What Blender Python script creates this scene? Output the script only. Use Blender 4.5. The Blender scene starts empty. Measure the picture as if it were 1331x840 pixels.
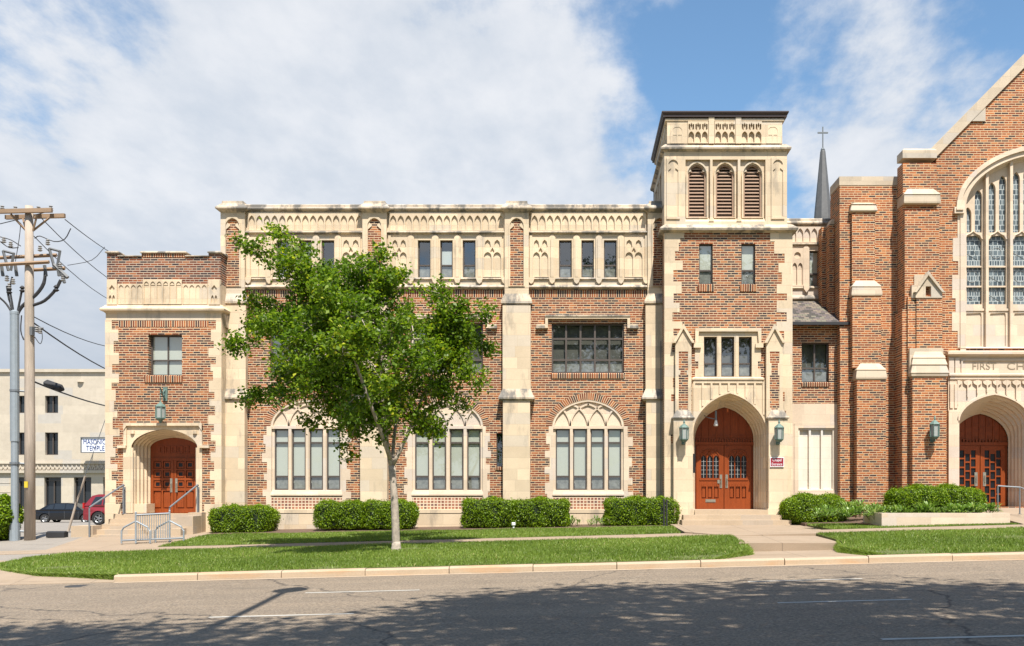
import bpy, bmesh, math, random
import numpy as np
from mathutils import Vector, Matrix
from mathutils.geometry import tessellate_polygon
R = math.radians
scene = bpy.context.scene
COL = scene.collection

# ------------------------------------------------------------------ camera
CAMZ, CAMD, FPX, VX, HY = 1.05, 32.0, 1280.0, 745.0, 640.0
cd = bpy.data.cameras.new('camera')
cam = bpy.data.objects.new('camera', cd); COL.objects.link(cam)
cam.location = (0, -CAMD, CAMZ); cam.rotation_euler = (R(90), 0, 0)
cd.sensor_width = 36.0; cd.sensor_fit = 'HORIZONTAL'
cd.lens = 36.0 * FPX / 1331.0
cd.shift_x = -(VX - 665.5) / 1331.0
cd.shift_y = (HY - 420.0) / 1331.0
cd.clip_start = 0.1; cd.clip_end = 3000
scene.camera = cam

# ------------------------------------------------------------------ light
SUN_EL, SUN_AZ = 60.0, 16.0
sd = bpy.data.lights.new('sun', 'SUN'); sd.energy = 5.0; sd.angle = R(0.53); sd.color = (1.0, 0.94, 0.85)
sun = bpy.data.objects.new('sun', sd); COL.objects.link(sun)
S = Vector((math.cos(R(SUN_EL)) * math.sin(R(SUN_AZ)), -math.cos(R(SUN_EL)) * math.cos(R(SUN_AZ)), math.sin(R(SUN_EL))))
sun.rotation_euler = S.to_track_quat('Z', 'Y').to_euler(); sun.location = S * 60
vs = scene.view_settings
vs.view_transform = 'Standard'; vs.look = 'None'; vs.gamma = 1.0; vs.use_curve_mapping = False
vs.exposure = 0.70

# ------------------------------------------------------------------ world: sky with clouds
W = bpy.data.worlds.new('World'); scene.world = W; W.use_nodes = True
nt = W.node_tree; nt.nodes.clear()
def N(t, **kw):
    n = nt.nodes.new(t)
    for k, v in kw.items():
        if k in n.inputs.keys() if hasattr(n.inputs, 'keys') else False: n.inputs[k].default_value = v
        else: setattr(n, k, v)
    return n
def L(a, b): nt.links.new(a, b)
def M2(op, a, b=None, c=None, clamp=False):
    n = nt.nodes.new('ShaderNodeMath'); n.operation = op; n.use_clamp = clamp
    for i, v in enumerate((a, b, c)):
        if v is None: continue
        if isinstance(v, (int, float)): n.inputs[i].default_value = v
        else: nt.links.new(v, n.inputs[i])
    return n.outputs[0]
def MR(v, a, b, c=0.0, d=1.0, smooth=True):
    n = nt.nodes.new('ShaderNodeMapRange'); n.interpolation_type = 'SMOOTHSTEP' if smooth else 'LINEAR'
    nt.links.new(v, n.inputs[0])
    for i, q in enumerate((a, b, c, d)): n.inputs[i + 1].default_value = q
    return n.outputs[0]
def MIXC(f, a, b, blend='MIX'):
    n = nt.nodes.new('ShaderNodeMix'); n.data_type = 'RGBA'; n.blend_type = blend
    for i, v in ((0, f), (6, a), (7, b)):
        if isinstance(v, (int, float)): n.inputs[i].default_value = v
        elif isinstance(v, tuple): n.inputs[i].default_value = (v + (1.0,))[:4]
        else: nt.links.new(v, n.inputs[i])
    return n.outputs[2]
def NOISE(vec, scale, detail=6, rough=0.55, lac=2.0, dist=0.0):
    n = nt.nodes.new('ShaderNodeTexNoise')
    n.inputs['Scale'].default_value = scale; n.inputs['Detail'].default_value = detail
    n.inputs['Roughness'].default_value = rough; n.inputs['Lacunarity'].default_value = lac
    n.inputs['Distortion'].default_value = dist
    if vec is not None: nt.links.new(vec, n.inputs['Vector'])
    return n.outputs[0]

tc = N('ShaderNodeTexCoord'); dirv = tc.outputs['Generated']
sky = N('ShaderNodeTexSky'); sky.sky_type = 'NISHITA'; sky.sun_disc = False
sky.sun_elevation = R(SUN_EL); sky.sun_rotation = R(180.0 - SUN_AZ)
sky.altitude = 200; sky.air_density = 1.0; sky.dust_density = 0.6; sky.ozone_density = 1.6
sep = N('ShaderNodeSeparateXYZ'); L(dirv, sep.inputs[0])
zz = M2('MAXIMUM', sep.outputs[2], 0.0)
den = M2('ADD', zz, 0.16)
cmb = N('ShaderNodeCombineXYZ')
L(M2('DIVIDE', sep.outputs[0], den), cmb.inputs[0]); L(M2('DIVIDE', sep.outputs[1], den), cmb.inputs[1])
pv = cmb.outputs[0]
def blob(px, py, inner, outer):
    v = Vector(((px - VX) / FPX, 1.0, (HY - py) / FPX)).normalized()
    n = nt.nodes.new('ShaderNodeVectorMath'); n.operation = 'DOT_PRODUCT'
    L(dirv, n.inputs[0]); n.inputs[1].default_value = v
    return MR(n.outputs['Value'], math.cos(R(outer)), math.cos(R(inner)))
warp = NOISE(pv, 2.0, 3)
pv2 = nt.nodes.new('ShaderNodeMapping'); L(pv, pv2.inputs[0]); pv2.inputs['Scale'].default_value = (1.0, 0.62, 1.0)
nA = NOISE(pv2.outputs[0], 1.75, 9, 0.54, 2.1, 0.0)
mapn = nt.nodes.new('ShaderNodeMapping'); L(pv, mapn.inputs[0]); mapn.inputs['Location'].default_value = (3.1, 1.7, 0.4)
mapn.inputs['Scale'].default_value = (1.0, 0.6, 1.0)
nB = NOISE(mapn.outputs[0], 5.2, 9, 0.58, 2.1, 0.0)
# coverage of the cloud deck: the big bank on the left, open sky in the upper middle
cov = M2('ADD', M2('MULTIPLY', M2('SUBTRACT', nA, 0.5), 2.1), M2('MULTIPLY', M2('SUBTRACT', nB, 0.5), 1.75))
bank = M2('MAXIMUM', blob(330, 220, 9, 20.5), blob(640, 250, 5, 12))
bank = M2('MAXIMUM', bank, blob(60, 420, 8, 17))
cov = M2('ADD', cov, M2('MULTIPLY', bank, 0.80))
cov = M2('SUBTRACT', cov, M2('MULTIPLY', blob(850, 120, 1.5, 6.5), 0.26))
cov = M2('SUBTRACT', cov, M2('MULTIPLY', blob(10, -10, 2, 9), 0.40))
cov = M2('ADD', cov, M2('MULTIPLY', blob(1190, 110, 1, 9), 0.50))
cov = M2('ADD', cov, M2('MULTIPLY', blob(1080, 300, 1, 6), 0.12))
# the deck thins towards the zenith
cov = M2('SUBTRACT', cov, MR(sep.outputs[2], 0.46, 0.72, 0.0, 0.75))
cov = M2('ADD', cov, M2('MULTIPLY', MR(sep.outputs[1], -0.1, -0.4, 0.0, 0.55), MR(sep.outputs[2], 0.55, 0.3, 0.0, 1.0)))
mask = MR(cov, -0.08, 0.54, 0.0, 1.0)
shade = MR(M2('ADD', nB, M2('MULTIPLY', nA, 0.6)), 0.55, 1.05, 0.0, 1.0)
low = MR(sep.outputs[2], 0.02, 0.30, 0.0, 1.0)
ccol = MIXC(shade, (5.5, 5.95, 6.6), (7.4, 7.5, 7.75))
ccol = MIXC(low, (4.3, 4.8, 5.6), ccol)
tint = MIXC(MR(sep.outputs[2], 0.0, 0.36), (0.62, 0.66, 0.74), (1.28, 1.52, 1.55))
skyc = MIXC(1.0, sky.outputs[0], tint, 'MULTIPLY')
col = MIXC(M2('MULTIPLY', mask, 0.93), skyc, ccol)
bg = N('ShaderNodeBackground'); L(col, bg.inputs[0]); bg.inputs[1].default_value = 0.075
wo = N('ShaderNodeOutputWorld'); L(bg.outputs[0], wo.inputs[0])
try:
    scene.cycles.max_bounces = 6; scene.cycles.transparent_max_bounces = 12
    scene.cycles.caustics_reflective = False; scene.cycles.caustics_refractive = False
    scene.cycles.use_denoising = True
except Exception: pass

# ------------------------------------------------------------------ materials
MATS = {}
def newmat(name):
    global nt
    m = bpy.data.materials.new(name); m.use_nodes = True; nt = m.node_tree; nt.nodes.clear()
    MATS[name] = m
    o = nt.nodes.new('ShaderNodeOutputMaterial'); b = nt.nodes.new('ShaderNodeBsdfPrincipled')
    nt.links.new(b.outputs[0], o.inputs[0])
    return m, b, o
def uv():
    n = nt.nodes.new('ShaderNodeUVMap'); n.uv_map = 'UV'; return n.outputs[0]
def gpos():
    n = nt.nodes.new('ShaderNodeNewGeometry'); return n.outputs['Position']
def RAMP(f, stops, interp='LINEAR'):
    n = nt.nodes.new('ShaderNodeValToRGB'); n.color_ramp.interpolation = interp
    e = n.color_ramp.elements
    while len(e) < len(stops): e.new(0.5)
    for i, (p, c) in enumerate(stops): e[i].position = p; e[i].color = (c + (1.0,))[:4]
    nt.links.new(f, n.inputs[0]); return n.outputs[0]
def BUMP(h, s, d=0.02):
    n = nt.nodes.new('ShaderNodeBump'); n.inputs['Strength'].default_value = s; n.inputs['Distance'].default_value = d
    nt.links.new(h, n.inputs['Height']); return n.outputs[0]
def MAPV(v, scale=(1, 1, 1), rot=(0, 0, 0), loc=(0, 0, 0)):
    n = nt.nodes.new('ShaderNodeMapping'); nt.links.new(v, n.inputs[0])
    n.inputs['Scale'].default_value = scale; n.inputs['Rotation'].default_value = rot; n.inputs['Location'].default_value = loc
    return n.outputs[0]
BW, BH = 0.226, 0.0738
def brick_mat(name, stops, mortar, stack=False, bw=BW, bh=BH, ms=0.0120):
    m, b, o = newmat(name)
    t = nt.nodes.new('ShaderNodeTexBrick'); u = uv()
    wob = NOISE(u, 3.0, 2)
    nt.links.new(MAPV(u, (1.0 if stack else 1.6, 1, 1)), t.inputs['Vector'])
    t.offset = 0.0 if stack else 0.5; t.squash = 1.0 if stack else 0.62; t.squash_frequency = 5 if not stack else 1
    t.inputs['Color1'].default_value = (0, 0, 0, 1); t.inputs['Color2'].default_value = (1, 1, 1, 1)
    t.inputs['Mortar'].default_value = (0.5, 0.5, 0.5, 1)
    t.inputs['Scale'].default_value = 1.0; t.inputs['Mortar Size'].default_value = ms
    t.inputs['Mortar Smooth'].default_value = 0.15; t.inputs['Bias'].default_value = 0.0
    t.inputs['Brick Width'].default_value = bw * (1.0 if stack else 1.6); t.inputs['Row Height'].default_value = bh
    c = RAMP(t.outputs[0], stops, 'CONSTANT')
    f = NOISE(u, 14.0, 4); f2 = NOISE(gpos(), 0.55, 5, 0.6)
    c = MIXC(0.35, c, RAMP(f, [(0.3, (0.55, 0.5, 0.5)), (0.7, (1.25, 1.2, 1.15))]), 'MULTIPLY')
    mo = MIXC(f, tuple(0.82 * q for q in mortar), mortar)
    c = MIXC(t.outputs['Fac'], c, mo)
    c = MIXC(0.45, c, RAMP(f2, [(0.35, (0.70, 0.68, 0.68)), (0.65, (1.16, 1.14, 1.10))]), 'MULTIPLY')
    nt.links.new(c, b.inputs['Base Color']); b.inputs['Roughness'].default_value = 0.9
    inv = M2('SUBTRACT', 1.0, t.outputs['Fac'])
    nt.links.new(BUMP(M2('ADD', inv, M2('MULTIPLY', f, 0.3)), 0.5, 0.006), b.inputs['Normal'])
    return m
RED = [(0.0, (0.045, 0.028, 0.030)), (0.15, (0.161, 0.044, 0.019)), (0.32, (0.246, 0.067, 0.025)), (0.50, (0.342, 0.104, 0.033)),
       (0.64, (0.182, 0.048, 0.022)), (0.76, (0.085, 0.040, 0.034)), (0.87, (0.407, 0.149, 0.051)), (0.94, (0.055, 0.034, 0.034))]
ORG = [(0.0, (0.060, 0.034, 0.032)), (0.10, (0.225, 0.057, 0.021)), (0.29, (0.321, 0.088, 0.026)), (0.5, (0.417, 0.126, 0.035)),
       (0.68, (0.257, 0.067, 0.022)), (0.80, (0.128, 0.053, 0.033)), (0.89, (0.460, 0.165, 0.051)), (0.96, (0.060, 0.036, 0.033))]
CREAM = (0.67, 0.50, 0.32)
brick_mat('brick_wall', RED, CREAM)
brick_mat('brick_church', ORG, (0.67, 0.49, 0.30))
brick_mat('brick_parapet', [(p, (c[0] * 0.8, c[1] * 0.8, c[2] * 0.85)) for p, c in RED], (0.52, 0.42, 0.32))
brick_mat('brick_soldier', RED, CREAM, stack=True, bw=20.0, bh=0.0738)
brick_mat('brick_pink', [(0.0, (0.24, 0.08, 0.05)), (0.3, (0.34, 0.14, 0.085)), (0.6, (0.42, 0.20, 0.125)), (0.85, (0.16, 0.08, 0.07))],
          (0.72, 0.58, 0.42), stack=True, bw=0.113, bh=0.0985, ms=0.018)

def stone_mat(name, base, vary=0.12, joint=0.35, stain=0.25, bw=0.72, bh=0.36, stain_col=(0.16, 0.15, 0.13), thr=0.60):
    m, b, o = newmat(name); u = uv(); g = gpos()
    t = nt.nodes.new('ShaderNodeTexBrick'); nt.links.new(u, t.inputs['Vector'])
    t.offset = 0.5; t.squash = 1.3; t.squash_frequency = 3
    t.inputs['Color1'].default_value = (0, 0, 0, 1); t.inputs['Color2'].default_value = (1, 1, 1, 1); t.inputs['Mortar'].default_value = (0.5, 0.5, 0.5, 1)
    t.inputs['Scale'].default_value = 1.0; t.inputs['Mortar Size'].default_value = 0.005; t.inputs['Mortar Smooth'].default_value = 0.3
    t.inputs['Brick Width'].default_value = bw; t.inputs['Row Height'].default_value = bh
    lo = tuple(q * (1 - vary) for q in base); hi = tuple(min(0.9, q * (1 + vary)) for q in base)
    warm = (base[0] * 0.9, base[1] * 0.95, base[2] * 1.05)
    c = RAMP(t.outputs[0], [(0.0, lo), (0.25, base), (0.5, hi), (0.7, warm), (0.9, base)], 'CONSTANT')
    f = NOISE(g, 2.2, 6, 0.6); f3 = NOISE(g, 30.0, 3, 0.6)
    c = MIXC(0.5, c, RAMP(f, [(0.3, (0.86, 0.84, 0.80)), (0.7, (1.08, 1.07, 1.05))]), 'MULTIPLY')
    c = MIXC(0.35, c, RAMP(f3, [(0.3, (0.82, 0.81, 0.79)), (0.7, (1.1, 1.1, 1.1))]), 'MULTIPLY')
    st = NOISE(MAPV(g, (1.6, 1.6, 0.45)), 1.3, 7, 0.68)
    c = MIXC(MR(st, thr, thr + 0.16, 0.0, stain), c, stain_col)
    c = MIXC(M2('MULTIPLY', t.outputs['Fac'], joint), c, tuple(q * 0.5 for q in base))
    nt.links.new(c, b.inputs['Base Color']); b.inputs['Roughness'].default_value = 0.88
    nt.links.new(BUMP(M2('ADD', M2('MULTIPLY', f3, 0.5), M2('SUBTRACT', 1.0, t.outputs['Fac'])), 0.35, 0.006), b.inputs['Normal'])
    return m
stone_mat('limestone', (0.66, 0.53, 0.375), vary=0.10, joint=0.55, stain=0.5, thr=0.53, stain_col=(0.20, 0.18, 0.15))
stone_mat('cap_stone', (0.55, 0.455, 0.345), vary=0.08, joint=0.4, stain=0.4, thr=0.54)
stone_mat('limestone_weathered', (0.57, 0.47, 0.355), stain=0.88, thr=0.43, stain_col=(0.13, 0.125, 0.115))
stone_mat('panel_stone', (0.74, 0.67, 0.57), vary=0.03, stain=0.12)
stone_mat('limestone_pale', (0.66, 0.535, 0.41), vary=0.08, stain=0.12)
stone_mat('concrete_step', (0.46, 0.36, 0.255), vary=0.03, joint=0.0, stain=0.3, thr=0.55, stain_col=(0.28, 0.22, 0.15))
stone_mat('far_stone', (0.52, 0.46, 0.375), vary=0.05, joint=0.15, bw=1.6, bh=0.8, stain=0.15)

def flat(name, colr, rough=0.6, metal=0.0, spec=0.5, noise=0.15, nscale=8.0, bump=0.0):
    m, b, o = newmat(name)
    f = NOISE(gpos(), nscale, 5, 0.6)
    c = MIXC(f, tuple(q * (1 - noise) for q in colr), tuple(min(1, q * (1 + noise)) for q in colr))
    nt.links.new(c, b.inputs['Base Color']); b.inputs['Roughness'].default_value = rough; b.inputs['Metallic'].default_value = metal
    b.inputs['Specular IOR Level'].default_value = spec
    if bump: nt.links.new(BUMP(f, bump, 0.01), b.inputs['Normal'])
    return m
flat('window_frame', (0.085, 0.068, 0.058), 0.5)
flat('blind', (0.86, 0.84, 0.74), 0.8, noise=0.05)
flat('white_blind', (0.85, 0.86, 0.84), 0.8, noise=0.03)
flat('interior', (0.02, 0.02, 0.022), 0.9)
flat('film', (0.36, 0.345, 0.32), 0.35, noise=0.95, nscale=7.0, bump=0.9)
flat('verdigris', (0.12, 0.19, 0.165), 0.65, noise=0.5, nscale=25)
flat('lamp_glass', (0.35, 0.37, 0.35), 0.15, noise=0.1)
flat('galvanised', (0.20, 0.22, 0.24), 0.5, 0.4)
flat('pale_metal', (0.30, 0.34, 0.37), 0.5, 0.3)
flat('dark_metal', (0.03, 0.03, 0.032), 0.5)
flat('brass_plate', (0.45, 0.42, 0.34), 0.35, 0.8)
flat('roof_edge', (0.045, 0.028, 0.026), 0.5)
flat('lead_flashing', (0.16, 0.175, 0.18), 0.5, 0.3)
flat('louvre', (0.33, 0.215, 0.145), 0.7)
flat('dark_pane', (0.012, 0.013, 0.016), 0.3, spec=0.3)
flat('roof_flat', (0.12, 0.11, 0.10), 0.9)
flat('sign_white', (0.80, 0.82, 0.86), 0.5, noise=0.02)
flat('sign_blue', (0.02, 0.06, 0.22), 0.5)
flat('sign_red', (0.28, 0.015, 0.03), 0.4, noise=0.05)
flat('incised', (0.25, 0.20, 0.14), 0.9)
flat('black_paint', (0.008, 0.009, 0.011), 0.25, spec=0.6)
flat('red_paint', (0.20, 0.018, 0.025), 0.25, spec=0.6)
flat('car_glass', (0.02, 0.024, 0.028), 0.06, spec=0.8)
flat('tyre', (0.02, 0.02, 0.02), 0.85)
flat('rim', (0.30, 0.31, 0.32), 0.35, 0.7)
flat('grey_plastic', (0.12, 0.125, 0.13), 0.6)
flat('tail_light', (0.40, 0.01, 0.01), 0.2)
flat('cable', (0.03, 0.03, 0.033), 0.7)
flat('ceramic', (0.30, 0.29, 0.28), 0.35)
flat('white_plastic', (0.8, 0.8, 0.78), 0.4)
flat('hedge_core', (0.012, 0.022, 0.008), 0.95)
flat('mulch', (0.12, 0.075, 0.05), 0.95, noise=0.5, nscale=14, bump=0.5)
flat('soil', (0.10, 0.12, 0.03), 0.95, noise=0.4)
flat('lead_came', (0.36, 0.38, 0.38), 0.6)
flat('reflection_sheet', (0.17, 0.16, 0.145), 0.9, noise=0.35, nscale=3.0)  # grey-brown whose colour stands in for pale reflections in the glass
flat('bark_young', (0.38, 0.32, 0.26), 0.85, noise=0.75, nscale=11, bump=0.9)
flat('bark', (0.14, 0.105, 0.08), 0.9, noise=0.4, nscale=9, bump=0.5)
flat('tag_yellow', (0.6,0.45,0.03), 0.6)
flat('far_ground', (0.13, 0.14, 0.08), 0.95, noise=0.4, nscale=0.3)
# stained glass seen from outside: leaded grey-blue pieces
m, b, o = newmat('leaded_glass')
t = nt.nodes.new('ShaderNodeTexBrick'); nt.links.new(uv(), t.inputs['Vector'])
t.offset = 0.37; t.squash = 0.55; t.squash_frequency = 3
t.inputs['Color1'].default_value = (0.05, 0.07, 0.085, 1); t.inputs['Color2'].default_value = (0.16, 0.20, 0.22, 1); t.inputs['Mortar'].default_value = (0.42, 0.46, 0.46, 1)
t.inputs['Scale'].default_value = 1.0; t.inputs['Mortar Size'].default_value = 0.012
t.inputs['Brick Width'].default_value = 0.15; t.inputs['Row Height'].default_value = 0.165
nt.links.new(t.outputs[0], b.inputs['Base Color']); b.inputs['Roughness'].default_value = 0.25
# clear glass: mostly see-through, mirror-like at the surface
m, b, o = newmat('glass'); nt.nodes.remove(b)
tr = nt.nodes.new('ShaderNodeBsdfTransparent'); tr.inputs[0].default_value = (0.86, 0.90, 0.88, 1)
gl = nt.nodes.new('ShaderNodeBsdfGlossy'); gl.inputs['Roughness'].default_value = 0.02
fr = nt.nodes.new('ShaderNodeLayerWeight'); fr.inputs['Blend'].default_value = 0.5
mx = nt.nodes.new('ShaderNodeMixShader')
nt.links.new(M2('ADD', M2('MULTIPLY', M2('POWER', fr.outputs['Facing'], 4.0), 0.85), 0.24, clamp=True), mx.inputs[0])
wv = NOISE(gpos(), 1.6, 2); nt.links.new(BUMP(wv, 0.05, 0.02), gl.inputs['Normal'])
nt.links.new(tr.outputs[0], mx.inputs[1]); nt.links.new(gl.outputs[0], mx.inputs[2]); nt.links.new(mx.outputs[0], o.inputs[0])
# varnished wood
def wood(name, colr, stretch=(14, 14, 1.2), sat=0.35, rough=0.42):
    m, b, o = newmat(name); g = gpos()
    f = NOISE(MAPV(g, stretch), 2.0, 6, 0.65); f2 = NOISE(g, 1.1, 3)
    c = MIXC(f, tuple(q * (1 - sat) for q in colr), tuple(q * (1 + sat) for q in colr))
    c = MIXC(0.5, c, RAMP(f2, [(0.3, (0.75, 0.72, 0.7)), (0.7, (1.15, 1.12, 1.1))]), 'MULTIPLY')
    nt.links.new(c, b.inputs['Base Color']); b.inputs['Roughness'].default_value = rough; b.inputs['Specular IOR Level'].default_value = 0.25
    return m
wood('door_wood', (0.25, 0.055, 0.013), (18, 18, 1.0), 0.5)
wood('pole_wood', (0.40, 0.34, 0.28), (10, 10, 0.9), 0.4, 0.9)
wood('arm_wood', (0.30, 0.21, 0.14), (1, 10, 10), 0.35, 0.9)
# slate
m, b, o = newmat('slate')
t = nt.nodes.new('ShaderNodeTexBrick'); nt.links.new(uv(), t.inputs['Vector'])
t.inputs['Color1'].default_value = (0, 0, 0, 1); t.inputs['Color2'].default_value = (1, 1, 1, 1); t.inputs['Mortar'].default_value = (0.0, 0, 0, 1)
t.inputs['Scale'].default_value = 1.0; t.inputs['Mortar Size'].default_value = 0.006; t.inputs['Brick Width'].default_value = 0.17; t.inputs['Row Height'].default_value = 0.11
c = RAMP(t.outputs[0], [(0, (0.06, 0.055, 0.05)), (0.25, (0.16, 0.13, 0.11)), (0.45, (0.17, 0.16, 0.12)), (0.65, (0.12, 0.10, 0.10)), (0.85, (0.20, 0.165, 0.13))], 'CONSTANT')
c = MIXC(M2('MULTIPLY', t.outputs['Fac'], 0.8), c, (0.02, 0.02, 0.02))
nt.links.new(c, b.inputs['Base Color']); b.inputs['Roughness'].default_value = 0.75
nt.links.new(BUMP(t.outputs[0], 0.5, 0.01), b.inputs['Normal'])
flat('spire_slate', (0.12, 0.12, 0.118), 0.6, noise=0.3, nscale=6.0)
# foliage
def leafmat(name, stops, trans=0.35):
    m, b, o = newmat(name)
    a = nt.nodes.new('ShaderNodeAttribute'); a.attribute_name = 'rnd'
    c = RAMP(a.outputs['Fac'], stops)
    nt.links.new(c, b.inputs['Base Color']); b.inputs['Roughness'].default_value = 0.45
    b.inputs['Specular IOR Level'].default_value = 0.35
    tl = nt.nodes.new('ShaderNodeBsdfTranslucent'); nt.links.new(MIXC(1.0, c, (1.3, 1.35, 0.6), 'MULTIPLY'), tl.inputs[0])
    mx = nt.nodes.new('ShaderNodeMixShader'); mx.inputs[0].default_value = trans
    nt.links.new(b.outputs[0], mx.inputs[1]); nt.links.new(tl.outputs[0], mx.inputs[2]); nt.links.new(mx.outputs[0], o.inputs[0])
leafmat('leaf_maple', [(0, (0.06, 0.12, 0.010)), (0.5, (0.14, 0.235, 0.014)), (0.85, (0.26, 0.35, 0.022)), (1, (0.55, 0.54, 0.05))], 0.45)
leafmat('leaf_hedge', [(0, (0.06, 0.12, 0.004)), (0.6, (0.16, 0.26, 0.006)), (1, (0.30, 0.40, 0.010))], 0.3)
leafmat('leaf_plant', [(0, (0.10, 0.19, 0.03)), (0.6, (0.19, 0.32, 0.06)), (1, (0.42, 0.52, 0.24))], 0.3)
leafmat('leaf_shade', [(0, (0.03, 0.06, 0.012)), (1, (0.08, 0.14, 0.025))], 0.12)
leafmat('grass_blade', [(0, (0.085, 0.14, 0.016)), (0.45, (0.175, 0.26, 0.038)), (0.85, (0.29, 0.38, 0.075)), (1, (0.58, 0.50, 0.24))], 0.35)
# asphalt
m, b, o = newmat('asphalt'); g = gpos()
f = NOISE(g, 26.0, 5, 0.75); f2 = NOISE(MAPV(g, (0.08, 1.6, 1)), 1.0, 5, 0.6); f3 = NOISE(g, 0.7, 5, 0.6)
vo = nt.nodes.new('ShaderNodeTexVoronoi'); vo.inputs['Scale'].default_value = 48.0; nt.links.new(g, vo.inputs['Vector'])
c = RAMP(f, [(0.28, (0.06, 0.048, 0.036)), (0.5, (0.205, 0.162, 0.117)), (0.72, (0.40, 0.32, 0.235))])
c = MIXC(0.55, c, RAMP(f2, [(0.3, (0.74, 0.74, 0.75)), (0.7, (1.2, 1.17, 1.12))]), 'MULTIPLY')
c = MIXC(0.4, c, RAMP(f3, [(0.3, (0.8, 0.8, 0.8)), (0.7, (1.15, 1.15, 1.15))]), 'MULTIPLY')
c = MIXC(MR(vo.outputs['Color'], 0.82, 0.95, 0, 0.5), c, (0.42, 0.39, 0.34))
ck = nt.nodes.new('ShaderNodeTexVoronoi'); ck.feature = 'DISTANCE_TO_EDGE'; ck.inputs['Scale'].default_value = 0.16
wn = nt.nodes.new('ShaderNodeVectorMath'); wn.operation = 'ADD'; nt.links.new(g, wn.inputs[0])
wz = nt.nodes.new('ShaderNodeTexNoise'); wz.inputs['Scale'].default_value = 1.2; wz.inputs['Detail'].default_value = 5; nt.links.new(g, wz.inputs['Vector']); nt.links.new(wz.outputs['Color'], wn.inputs[1])
nt.links.new(wn.outputs[0], ck.inputs['Vector'])
c = MIXC(MR(ck.outputs['Distance'], 0.0, 0.007, 0.75, 0.0), c, (0.025, 0.023, 0.022))
oil = NOISE(MAPV(g, (0.35, 1.1, 1)), 1.1, 4, 0.55)
c = MIXC(MR(oil, 0.60, 0.72, 0.0, 0.45), c, (0.07, 0.06, 0.05))
nt.links.new(c, b.inputs['Base Color']); b.inputs['Roughness'].default_value = 0.85
nt.links.new(BUMP(f, 0.6, 0.01), b.inputs['Normal'])
# concrete for kerb and walks
def conc(name, base, stain, joints=None):
    m, b, o = newmat(name); g = gpos()
    f = NOISE(g, 1.3, 6, 0.62); f2 = NOISE(g, 35.0, 3, 0.6); f4 = NOISE(MAPV(g, (1, 2.0, 6)), 0.8, 5, 0.6)
    c = MIXC(f, tuple(q * 0.84 for q in base), tuple(q * 1.12 for q in base))
    c = MIXC(0.4, c, RAMP(f2, [(0.3, (0.8, 0.8, 0.8)), (0.7, (1.15, 1.15, 1.15))]), 'MULTIPLY')
    c = MIXC(MR(f4, 0.5, 0.72, 0, 0.65), c, stain)
    if joints:
        t = nt.nodes.new('ShaderNodeTexBrick'); nt.links.new(g, t.inputs['Vector']); t.offset = 0.0
        t.inputs['Scale'].default_value = 1; t.inputs['Mortar Size'].default_value = 0.012; t.inputs['Brick Width'].default_value = joints[0]; t.inputs['Row Height'].default_value = joints[1]
        c = MIXC(M2('MULTIPLY', t.outputs['Fac'], 0.6), c, tuple(q * 0.4 for q in base))
    nt.links.new(c, b.inputs['Base Color']); b.inputs['Roughness'].default_value = 0.9
    nt.links.new(BUMP(f2, 0.3, 0.006), b.inputs['Normal'])
conc('kerb_concrete', (0.45, 0.35, 0.245), (0.46, 0.26, 0.12))
conc('walk_concrete', (0.33, 0.25, 0.175), (0.25, 0.185, 0.12), (1.6, 1.52))
conc('lot_concrete', (0.27, 0.24, 0.205), (0.2, 0.175, 0.15), (3.0, 3.0))
conc("road_paint", (0.5, 0.48, 0.43), (0.2, 0.19, 0.17))

# ------------------------------------------------------------------ builders
WLOC = {}
class Pl:
    """a wall plane at world y: photograph pixels -> metres on that plane"""
    def __init__(s, y): s.y = y; s.k = (CAMD + y) / FPX
    def x(s, px): return (px - VX) * s.k
    def z(s, py): return CAMZ - (py - HY) * s.k
    def p(s, px, py): return (s.x(px), s.z(py))
    def poly(s, *pts): return [s.p(a, b) for a, b in pts]
    def rect(s, x0, y0, x1, y1): return [s.p(x0, y1), s.p(x1, y1), s.p(x1, y0), s.p(x0, y0)]

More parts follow.
